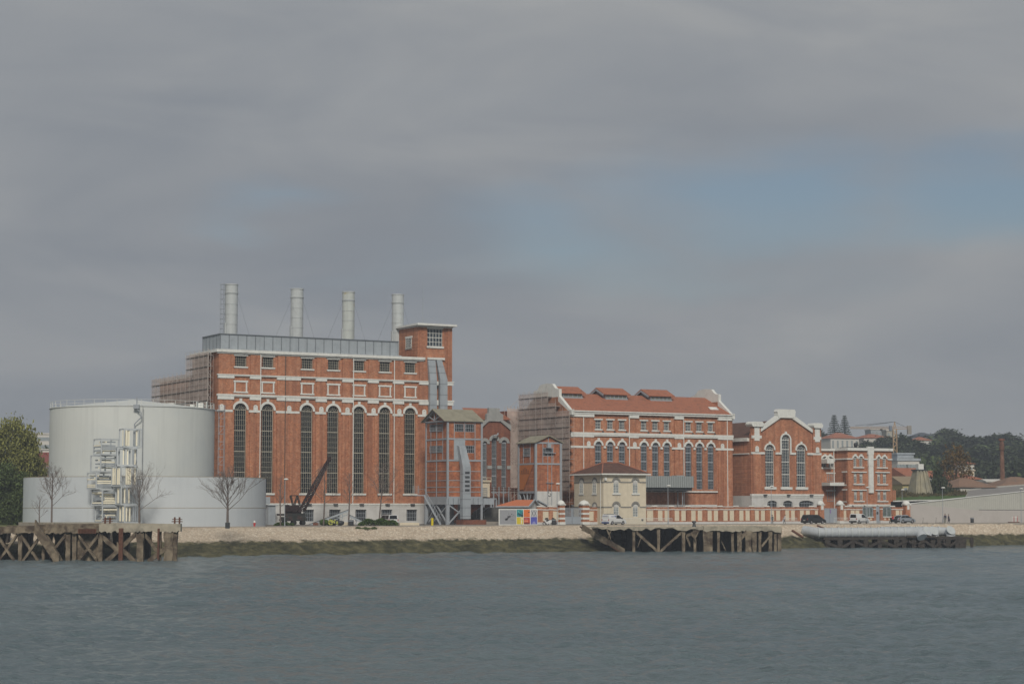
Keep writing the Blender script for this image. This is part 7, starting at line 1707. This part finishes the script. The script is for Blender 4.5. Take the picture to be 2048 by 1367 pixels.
for k, (x0, x1, yo) in enumerate(((980, 1110, 2.2), (1075, 1195, 4.2), (1200, 1350, 4.6))):
    bigpipe([(pX(x0-250), YP+yo, zc_+.25), (pX(x1), YP+yo, zc_+.2), (pX(x1+40), YP+yo-1.2, zc_-.2), (pX(x1+30), YP+yo-1.5, pZ(240))], rP*.9, ('grey pipe elbow nearest the long pipe', 'middle grey pipe elbow on the trestle', 'rightmost grey pipe elbow, set apart from the others')[k],
            [((pX(x0), YP+yo, zc_+.25), (pX(x1-30), YP+yo, zc_+.2), 2)])
    E_ = bpy.data.objects[-1] if False else None
for k, (x, y) in enumerate(((1140, 190), (1215, 190), (1378, 185))):
    P_ = tag(bpy.data.objects.new('blind_flange', None), 'round pale flange cover on the %s pipe elbow' % ('left', 'middle', 'right')[k], 'pipe cover', 'flange covers of the pipe elbows'); COL.objects.link(P_); P_.location = (pX(x), YP+.6+(0, 1.5, 2.2)[k], pZ(y))
    d_ = Vector((.35, -.75, .55)).normalized(); b = MB(); b.tube([d_*-.8, (0, 0, 0)], .7, 24); b.build('stub', pipem, P_, smooth=50); b = MB(); b.tube([(0, 0, 0), d_*.14], .9, 24); b.build('cover', stack, P_)
    b = MB(); b.tube([d_*-.6, (.1, .2, -1.4)], .72, 20); b.build('elbow', pipem, P_, smooth=50)
# pipes and beams lying on the bank
for (xa, ya, xb, yb, lb) in ((1635, 1051, 1651, 1058, 'rusty beam stuck in the stone bank below the dark car'), (1848, 1048.5, 1857, 1053, 'rusty beam stuck in the stone bank above the pipe elbows'), (1584, 1060, 1606, 1074, 'long rusty pipe lying down the bank between jetty and pipes')):
    A = gnd(xa, ya, 3.7); Bq = gnd(xb, yb, 3.2 if yb-ya < 10 else 2.6); A.y = edge(A.x, True)-1.2; Bq.y = edge(Bq.x, True)-3.5
    A = at(xa, ya, A.y); Bq = at(xb, yb, Bq.y); b = MB(); b.tube([(0, 0, 0), Bq-A], .22, 7); tag(b.build('rusty_beam', rustm, None, A), lb, 'beam')
# ================================================================ street furniture
def lamp(px, py, label, d=6, arm=.9, yb=None):
    p = rp(px, d); h = at(px, py, p.y).z - ZG; E = empty('street_lamp', p, 0, label, 'street lamp', 'street lamps along the promenade')
    b = MB(); b.tube([(0, 0, 0), (0, 0, .8), (0, 0, .81), (0, 0, h)], [.10, .10, .06, .04], 8); b.build('pole', steel, E, smooth=60)
    b = MB(); b.lathe([(.0, h+.18), (.3, h+.12), (.42, h+.0), (.40, h-.04), (0, h-.04)], 14, (.15 if arm else 0, 0, 0)); b.build('lamp_head', white, E); b = MB(); b.lathe([(0, h-.18), (.18, h-.14), (.24, h-.05)], 12, (.15 if arm else 0, 0, 0)); b.build('lens', lampw, E)
for px, py, lb, d in ((276.6, 956, 'slim street lamp standing right of the cube sculpture', 3), (569.4, 958, 'slim street lamp in front of the harbour crane', 6), (1114.4, 967, 'slim street lamp beside the banded gate pillar and motorbike', 9), (1336.3, 971, 'slim street lamp before the long wall, under the ribbed grey box', 7),
                       (1543, 972, 'slim street lamp before the gable-fronted hall, near the walking person', 7), (1734.8, 974, 'slim street lamp before the office block, behind the white van', 9), (1805, 979, 'street lamp behind the silver car, by the last pillar', 26), (1885.8, 975, 'slim street lamp beside the two standing people', 5), (2042.6, 977, 'slim street lamp at the right edge before the museum', 5)): lamp(px, py, lb, d)
def cyl(name, p, r, h, m, label, cat, m2=None):
    E = empty(name, p, 0, label, cat); b = MB(); b.lathe([(r*.9, 0), (r, .1), (r, h*.85), (r*.97, h*.85), (r*.9, h), (0, h)], 16); b.build('body', m, E, smooth=50); b = MB(); b.lathe([(r+.02, h*.8), (r+.05, h*.82), (r+.05, h*.9), (r+.02, h*.92)], 16); b.build('rim', m2 or steel, E); return E
cyl('litter_bin', rp(702.3, 3.5), .42, 1.05, steeld, 'dark litter bin on the kerb in front of the kerb blocks', 'bin'); cyl('litter_bin', rp(1107.8, 4), .36, 1.1, steeld, 'dark litter bin by the parked motorbike', 'bin'); cyl('litter_bin', rp(1944.3, 4), .33, 1.1, steeld, 'dark litter bin before the pale museum wall', 'bin')
cyl('marker_post', rp(864.5, 7), .20, 1.3, yellow, 'bright yellow post at the foot of the hopper stair', 'post', yellow)
E = empty('fire_hydrant', rp(509, 6), 0, 'red hydrant with a white cap before the round wall', 'hydrant'); b = MB(); b.lathe([(.2, 0), (.2, .1), (.14, .12), (.14, .65), (0, .65)], 12); b.tube([(-.25, 0, .5), (.25, 0, .5)], .07, 8); b.build('body', red, E); b = MB(); b.lathe([(.17, .65), (.17, .8), (.1, .95), (0, .98)], 12); b.build('cap', white, E)
E = empty('safety_barrier', rp(2029, 5), .1, 'red and white striped barrier on a rusty base at the right edge', 'barrier'); boxpart('base', rustm, E, (-1.2, .9, -.4, .4, 0, .25))
for i in range(4):
    x = -.45+i*.36; b = MB(); b.tube([(x, 0, .25), (x, 0, 1.35)], .05, 6); b.build('post', red if i % 2 else white, E)
boxpart('rail', white, E, (-.5, .7, -.03, .03, 1.1, 1.2))
def crowd_barrier(px0, px1, d, label):
    a, c = rp(px0, d), rp(px1, d); w_ = (c-a).length; th = atan2(c.y-a.y, c.x-a.x); E = empty('crowd_barrier', a, th, label, 'barrier', 'pale railings before the boundary wall'); b = MB()
    b.tube([(0, 0, .1), (0, 0, 1.1), (w_, 0, 1.1), (w_, 0, .1)], .03, 5, caps=False); b.tube([(0, 0, .25), (w_, 0, .25)], .025, 5); b.build('frame', white, E); b = MB(); n = int(w_/.16)
    for i in range(1, n): b.box(w_*i/n-.012, w_*i/n+.012, -.01, .01, .25, 1.1)
    b.build('bars', white, E)
crowd_barrier(1566, 1594, 11, 'pale railing between the walking person and the dark car'); crowd_barrier(1668, 1696, 12, 'pale railing before the solid gate'); crowd_barrier(1225, 1292, 16, 'low pale railing along the foot of the cream house'); crowd_barrier(1292, 1345, 15, 'low pale railing at the left end of the long wall')
def weed_tuft(px, py, wd, label, seed):
    r = random.Random(seed); p = at(px, py, rp(px, -1.2).y); b = MB()
    for _ in range(220):
        a = r.uniform(0, 6.28); q = r.random()**.7*wd; c = Vector((cos(a)*q, sin(a)*q*.6, r.uniform(0, .35)*(1-q/wd/1.3))); d = Vector((r.gauss(0, 1), r.gauss(0, 1), r.gauss(.5, 1))).normalized(); e_ = d.cross(Vector((r.gauss(0, 1), r.gauss(0, 1), .2))).normalized()
        b.add([c-d*.12, c+e_*.06, c+d*.14, c-e_*.06], [(0, 1, 2, 3)])
    tag(b.build('weed_tuft', lf_mid, None, p), label, 'weed', 'weeds growing out of the bank')
weed_tuft(731, 1057, .9, 'largest green weed tuft, on the bank below the litter bin', 1); weed_tuft(716, 1056.5, .5, 'tiny weed tuft left of the largest one on the bank', 2); weed_tuft(748, 1056.5, .5, 'tiny weed tuft right of the largest one on the bank', 3)
# ================================================================ vehicles
def wheel(par, x, y, r, w_=.2):
    b = MB(); b.tube([(0, -w_/2, 0), (0, w_/2, 0)], r, 20); o = b.build('wheel', black, par, (x, y, r), smooth=50)
    s_ = -1 if y < 0 else 1; b = MB(); b.lathe([(0, .02), (r*.55, .03), (r*.62, 0)], 16); rm = b.build('rim', chrome, o, (0, s_*(w_/2+.005), 0)); rm.rotation_euler = (-s_*pi/2, 0, 0)
def car(name, p, th, paint, label, L=4.4, W=1.8, Hh=1.45, belt=.95, nose=.9, hood=.85, ws=(1.05, 1.75), roof=(1.9, 3.9), rear=(.0,), wr=.32, wx=(.85, 3.45), panelvan=False, bumper=None, cat='car', rack=False):
    """x from the front bumper backwards"""
    E = empty(name, p, th + pi, label, cat)    # local +x points to the rear
    g_ = .22; prof = [(.04, g_), (0, .5), (.05, nose*.72), (.35, nose*.86)] + [(ws[0], belt)] + [(L-.12, belt+.03), (L, belt-.1), (L, .45), (L-.06, g_)]
    pts = list(prof); arch_ = []
    for xw in (wx[1], wx[0]):
        arch_ += [(xw + (wr+.07)*cos(a), max(g_, wr + (wr+.07)*sin(a))) for a in [pi*k/8 for k in range(9)]]
    pts = [(.04, g_)] and prof + arch_
    b = MB(); hwid = W/2; b.prism(pts, -hwid, hwid); o = b.build('body', paint, E)
    o.modifiers.new('soften', 'BEVEL').width = .05
    b = MB(); b.box(.1, L-.1, -hwid+.25, hwid-.25, .2, .6); b.build('underbody', black, E)
    a0, a1, r0, r1 = ws[0], ws[1], L-.08, roof[1]; t = .17
    gb = [(a0, belt-.02), (a1, Hh-.04), (a1+.3, Hh), (r1-.2, Hh), (r1, Hh-.05), (r0, belt+.02)]
    b = MB(); vs = []
    for s_ in (-1, 1):
        for x, z in gb: k = (z-belt)/(Hh-belt); vs.append((x, s_*(hwid-.03-t*max(0, k)), z))
    n = len(gb); b.add(vs, [tuple(range(n)), tuple(range(2*n-1, n-1, -1))] + [(i, (i+1) % n, (i+1) % n+n, i+n) for i in range(n)]); gh = b.build('cabin', paint, E); gh.modifiers.new('soften', 'BEVEL').width = .03
    def quad(nm, q, m, par): 
        b = MB(); b.add(q, [tuple(range(len(q)))]); b.build(nm, m, par)
    sl = lambda z: hwid-.03-t*(z-belt)/(Hh-belt)+.012
    zlo, zhi = belt+.06, Hh-.12; xf = lambda z: a0+(a1-a0)*(z-belt)/(Hh-belt)+.10; xb_ = lambda z: r0+(r1-r0)*(z-belt)/(Hh-belt)-.14
    cuts = [xf((zlo+zhi)/2), a1+.85] if panelvan else [None, a1+.75, (a1+r1)/2+.5, None]
    for s_ in (-1, 1):
        if panelvan: quad('side_window', [(xf(zlo), s_*sl(zlo), zlo), (a1+.75, s_*sl(zlo), zlo), (a1+.65, s_*sl(zhi), zhi), (xf(zhi), s_*sl(zhi), zhi)], gdark, E)
        else:
            m_ = (a1+r1)/2+.15
            quad('side_window', [(xf(zlo), s_*sl(zlo), zlo), (m_-.04, s_*sl(zlo), zlo), (m_-.04, s_*sl(zhi), zhi), (xf(zhi), s_*sl(zhi), zhi)], gdark, E)
            quad('side_window', [(m_+.04, s_*sl(zlo), zlo), (xb_(zlo), s_*sl(zlo), zlo), (xb_(zhi), s_*sl(zhi), zhi), (m_+.04, s_*sl(zhi), zhi)], gdark, E)
    wy = hwid-.18; quad('windscreen', [(xf(zlo)-.125, -wy, zlo), (xf(zlo)-.125, wy, zlo), (xf(zhi)-.125, wy-.12, zhi), (xf(zhi)-.125, -wy+.12, zhi)], gdark, E)
    if panelvan != 'solid': quad('rear_window', [(xb_(zlo)+.155, -wy, zlo), (xb_(zlo)+.155, wy, zlo), (xb_(zhi)+.155, wy-.12, zhi), (xb_(zhi)+.155, -wy+.12, zhi)], gdark, E)
    for s_ in (-1, 1):
        for xw in wx: wheel(E, xw, s_*(hwid-.1), wr)
        boxpart('tail_light', lampred, E, (L-.03, L+.012, s_*(hwid-.02)-(.16 if s_ > 0 else 0), s_*(hwid-.02)+(.16 if s_ < 0 else 0), .72, 1.02)); boxpart('headlight', lampw, E, (-.012+.03, .12, s_*(hwid-.1)-(.3 if s_ > 0 else 0), s_*(hwid-.1)+(.3 if s_ < 0 else 0), .58, .72))
        boxpart('mirror', black, E, (a0+.25, a0+.4, s_*(hwid+.02), s_*(hwid+.18), belt+.05, belt+.2))
    boxpart('rear_bumper', bumper or black, E, (L-.1, L+.06, -hwid+.02, hwid-.02, .28, .52)); boxpart('front_bumper', bumper or black, E, (-.06, .1, -hwid+.02, hwid-.02, .25, .42)); boxpart('number_plate', white, E, (L+.005 if panelvan else L+.01, L+.03, -.26, .26, .6, .7))
    boxpart('side_moulding', black, E, (wx[0]+wr+.15, wx[1]-wr-.15, -hwid-.02, -hwid+.01, .42, .5), (wx[0]+wr+.15, wx[1]-wr-.15, hwid-.01, hwid+.02, .42, .5))
    return E
def rc(px, d, th, L): p = rp(px, d); return Vector((p.x + L/2*cos(th), p.y + L/2*sin(th), ZG+.005))
A_ = radians(44)
v = car('delivery_van', rc(1228, 9.5, A_, 4.4), A_, carw, 'white panel van with blue rear bumper parked before the cream house', 4.4, 1.8, 1.82, 1.05, 1.1, ws=(.85, 1.75), roof=(2, 4.3), wx=(.85, 3.55), panelvan='solid', bumper=blued, cat='van')
b = MB()
for xx in (2.1, 3.2, 3.9): b.box(xx, xx+.08, -.8, .8, 1.84, 1.92)
b.build('roof_rack', black, v)
bm = mat('van_marking', (.16, .22, .42), .5); b = MB(); b.lathe([(.0, .0), (.17, .0)], 16); q_ = b.build('logo_disc', bm, v, (2.75, -.5, 0)) ; q_.rotation_euler = (pi/2, 0, 0); q_.location = (2.75, -.83, 1.5)
q_2 = copy_tree(q_, v); q_2.location = (2.75, .83, 1.5); b = MB(); b.box(3.0, 3.75, -.845, -.80, 1.42, 1.55); b.box(3.0, 3.75, .80, .845, 1.42, 1.55); b.box(4.345, 4.37, -.7, .5, 1.5, 1.6); b.build('marking_stripe', mat('van_lilac', (.45, .47, .58), .5), v)
car('people_carrier', rc(1627, 10, radians(36), 4.7), radians(36), card, 'dark grey people carrier parked before the long wall', 4.7, 1.85, 1.68, 1.0, .95, ws=(.8, 1.75), roof=(2, 4.35), wx=(.9, 3.75))
car('delivery_van', rc(1719, 11, A_, 4.1), A_, carw, 'white van with dark rear windows parked before the glazed bays', 4.1, 1.75, 1.83, 1.05, 1.05, ws=(.85, 1.7), roof=(2, 4.0), wx=(.8, 3.4), panelvan=True, cat='van')
car('coupe_suv', rc(1808, 11, radians(38), 4.5), radians(38), cars, 'silver coupe-backed car at the end of the brick wall', 4.5, 1.88, 1.58, 1.0, .98, ws=(1.1, 2.0), roof=(2.2, 3.5), wx=(.9, 3.6), wr=.37)
tm_ = radians(118); pp_ = rp(776, 25) - Vector((2.3*cos(tm_+pi), 2.3*sin(tm_+pi), 0)); car('minibus', pp_, tm_, carw, 'white people carrier parked behind the clipped hedge', 4.6, 1.85, 1.8, 1.0, 1.0, ws=(.8, 1.7), roof=(2, 4.4), wx=(.9, 3.7))
def motorbike(p, th, label, paint, name='motorbike'):
    E = empty(name, p, th, label, 'motorbike'); 
    for x in (-.7, .72): b = MB(); b.lathe([(.2, -.05), (.3, -.05), (.31, 0), (.3, .05), (.2, .05)], 18); o = b.build('wheel', black, E, (x, 0, .31)); o.rotation_euler = (pi/2, 0, 0)
    b = MB(); b.prism([(-.95, .75), (-.5, .35), (.2, .3), (.45, .55), (.75, .95), (.62, 1.05), (.35, .6), (0, .7), (-.3, .85), (-.9, .9)], -.17, .17); o = b.build('body', paint, E); o.modifiers.new('soften', 'BEVEL').width = .04
    b = MB(); b.prism([(-.75, .88), (.0, .74), (.05, .82), (-.3, .95), (-.8, .97)], -.15, .15); b.build('seat', black, E)
    b = MB(); b.tube([(.72, 0, .31), (.5, 0, 1.05)], .04, 6); b.tube([(.5, -.35, 1.1), (.52, 0, 1.05), (.5, .35, 1.1)], .03, 6); b.build('handlebar', black, E); b = MB(); b.box(-1.05, -.7, -.2, .2, .98, 1.25); b.build('top_box', black, E); return E
motorbike(rp(1096.5, 9), radians(160), 'white and black motorbike parked by the brick wall', carw); motorbike(rp(1102.5, 11), radians(25), 'dark motorbike parked behind the white one', card)
def escooter(p, th, label):
    E = empty('kick_scooter', p, th, label, 'scooter', 'kick scooters left on the promenade')
    for x in (-.45, .45): b = MB(); b.tube([(x, -.03, .1), (x, .03, .1)], .1, 10); b.build('wheel', black, E)
    boxpart('deck', black, E, (-.4, .35, -.09, .09, .12, .17)); b = MB(); b.tube([(.45, 0, .12), (.33, 0, 1.1)], .025, 6); b.tube([(.33, -.25, 1.1), (.33, .25, 1.1)], .02, 6); b.build('handlebar', steeld, E)
e1 = escooter(rp(1850, 5), 2.6, 'kick scooter lying back against its stand before the museum wall, by itself'); escooter(rp(1876, 5), 3.3, 'kick scooter just left of the tall lamp post'); escooter(rp(1884, 4.5), .2, 'kick scooter at the feet of the two people')
# ================================================================ people
def person(p, th, label, top, legs, hgt=1.75, stride=0.0, lean=0.0, arms=((.28, .05, .86), (.28, .05, .86)), sit=False, bag=None):
    k = hgt/1.75; hip = .93 if not sit else .78
    V = [(0, 0, hip), (lean*.3, 0, hip+.18), (lean*.8, 0, hip+.42), (lean*1.1, 0, hip+.55), (lean*1.3+.02, 0, hip+.66), (lean*1.35+.03, 0, hip+.78)]; rr_ = [(.15, .12), (.14, .11), (.17, .12), (.065, .065), (.085, .095), (.07, .08)]; Ed = [(0, 1), (1, 2), (2, 3), (3, 4), (4, 5)]
    for s_, (ay, ax2, az_) in zip((-1, 1), arms):
        sh = (lean*.85, s_*.19, hip+.47); el = ((lean*.9+ax2*.4), s_*.25, hip+.2); ha = (lean*.9+ax2, s_*ay, hip+az_-.93); i = len(V); fg = [(ha[0]+.02+.02*q, ha[1]+s_*(.02-.012*q), ha[2]-.09+.004*q) for q in range(2)]
        V += [sh, el, ha] + fg; rr_ += [(.06, .06), (.045, .045), (.035, .03)] + [(.02, .02)]*2; Ed += [(2, i), (i, i+1), (i+1, i+2), (i+2, i+3), (i+2, i+4)]
    for s_ in (-1, 1):
        st = stride*s_; i = len(V)
        if sit: q = [(.05, s_*.12, hip-.03), (.42, s_*.2, hip-.1), (.35, s_*.22, .35), (.5, s_*.22, .3)]
        else: q = [(0, s_*.095, hip-.05), (st*.5+.03, s_*.1, .5), (st, s_*.1, .09), (st+.16, s_*.11, .04)]
        V += q; rr_ += [(.095, .1), (.07, .07), (.045, .05), (.04, .03)]; Ed += [(0, i), (i, i+1), (i+1, i+2), (i+2, i+3)]
    me = bpy.data.meshes.new('person'); me.from_pydata([(x*k, y*k, z*k) for x, y, z in V], Ed, []); o = bpy.data.objects.new('tmp', me); COL.objects.link(o)
    o.modifiers.new('skin', 'SKIN'); 
    for sv, (a, c) in zip(me.skin_vertices[0].data, rr_): sv.radius = (a*k, c*k)
    me.skin_vertices[0].data[0].use_root = True; o.modifiers.new('sub', 'SUBSURF').levels = 1
    dg = bpy.context.evaluated_depsgraph_get(); me2 = bpy.data.meshes.new_from_object(o.evaluated_get(dg)); bpy.data.objects.remove(o)
    me2.materials.clear()
    for m_ in (skin, top, legs, black): me2.materials.append(m_)
    for f_ in me2.polygons:
        z = f_.center.z/k; y = abs(f_.center.y)/k; hz_ = hip
        f_.material_index = 3 if z < .1 and not sit else (0 if z > hz_+.56 else (0 if y > .22 and z < hz_-.06 and z > hz_-.3 and not sit else (2 if z < hz_+.03 else 1)))
        f_.use_smooth = True
    me2.name = 'person'; E = put('person', me2, None, p, th); tag(E, label, 'person')
    b = MB(); hc = (V[5][0]*k-.015, 0, V[5][2]*k); b.lathe([(.0, .085), (.06, .075), (.095, .03), (.10, -.03), (.085, -.08)], 12, hc); b.build('hair', hairm, E, smooth=60)
    if bag: bb = MB(); bb.prism([(-.3, .45), (.1, .5), (.12, .85), (-.15, .9)], .3, .42); bb.build('bag', bag, E)
    return E
dkc = plain('dark_jacket', (.035, .035, .06), .9); dkj = plain('dark_jeans', (.05, .055, .07), .9); khaki = plain('khaki_trousers', (.16, .17, .14), .9); paletop = plain('pale_coat', (.55, .53, .55), .9); greyj = plain('grey_jeans', (.09, .10, .12), .9); redt = plain('red_jacket', (.62, .03, .04), .8); greenc = plain('green_grey_coat', (.09, .11, .10), .9)
person(rp(1890.3, 5), -1.4, 'person in dark jacket and khaki trousers standing beside the tall lamp', dkc, khaki, 1.86)
person(rp(1897.2, 5.4), -.7, 'person all in dark blue with a slung bag, right of the pair', dkc, dkj, 1.72, .12, bag=dkc)
person(rp(1568.5, 8), .2, 'person in pale coat walking past with a pale bundle', paletop, greyj, 1.7, .26, .12, bag=paletop)
person(rp(1544.5, 9), 1.2, 'person in grey-green coat standing by the lamp post before the wall', greenc, greyj, 1.68)
mp_ = rp(1786.5, 9); motorbike(mp_, radians(215), 'dark motorbike ridden by the person in red behind the silver car', card)
person(Vector((mp_.x, mp_.y, ZG)), radians(215), 'person in bright red jacket sitting on a motorbike left of the silver car', redt, dkj, 1.75, 0, .12, ((.28, .38, 1.05), (.28, .38, 1.05)), True)
# ================================================================ haze
b = MB(); b.box(-1600, 1600, -90, 2300, -1.4, 72); hz_o = b.build('haze', bpy.data.materials.new('haze'))
hm = bpy.data.materials['haze']; hm.use_nodes = True; t = hm.node_tree
for n_ in list(t.nodes): t.nodes.remove(n_)
o_ = nd(t, 'ShaderNodeOutputMaterial'); pv_ = nd(t, 'ShaderNodeVolumePrincipled'); pv_.inputs['Density'].default_value = .00036; pv_.inputs['Color'].default_value = (.78, .86, .96, 1); pv_.inputs['Anisotropy'].default_value = .1
t.links.new(pv_.outputs[0], o_.inputs['Volume']); tag(hz_o, kind='stuff')
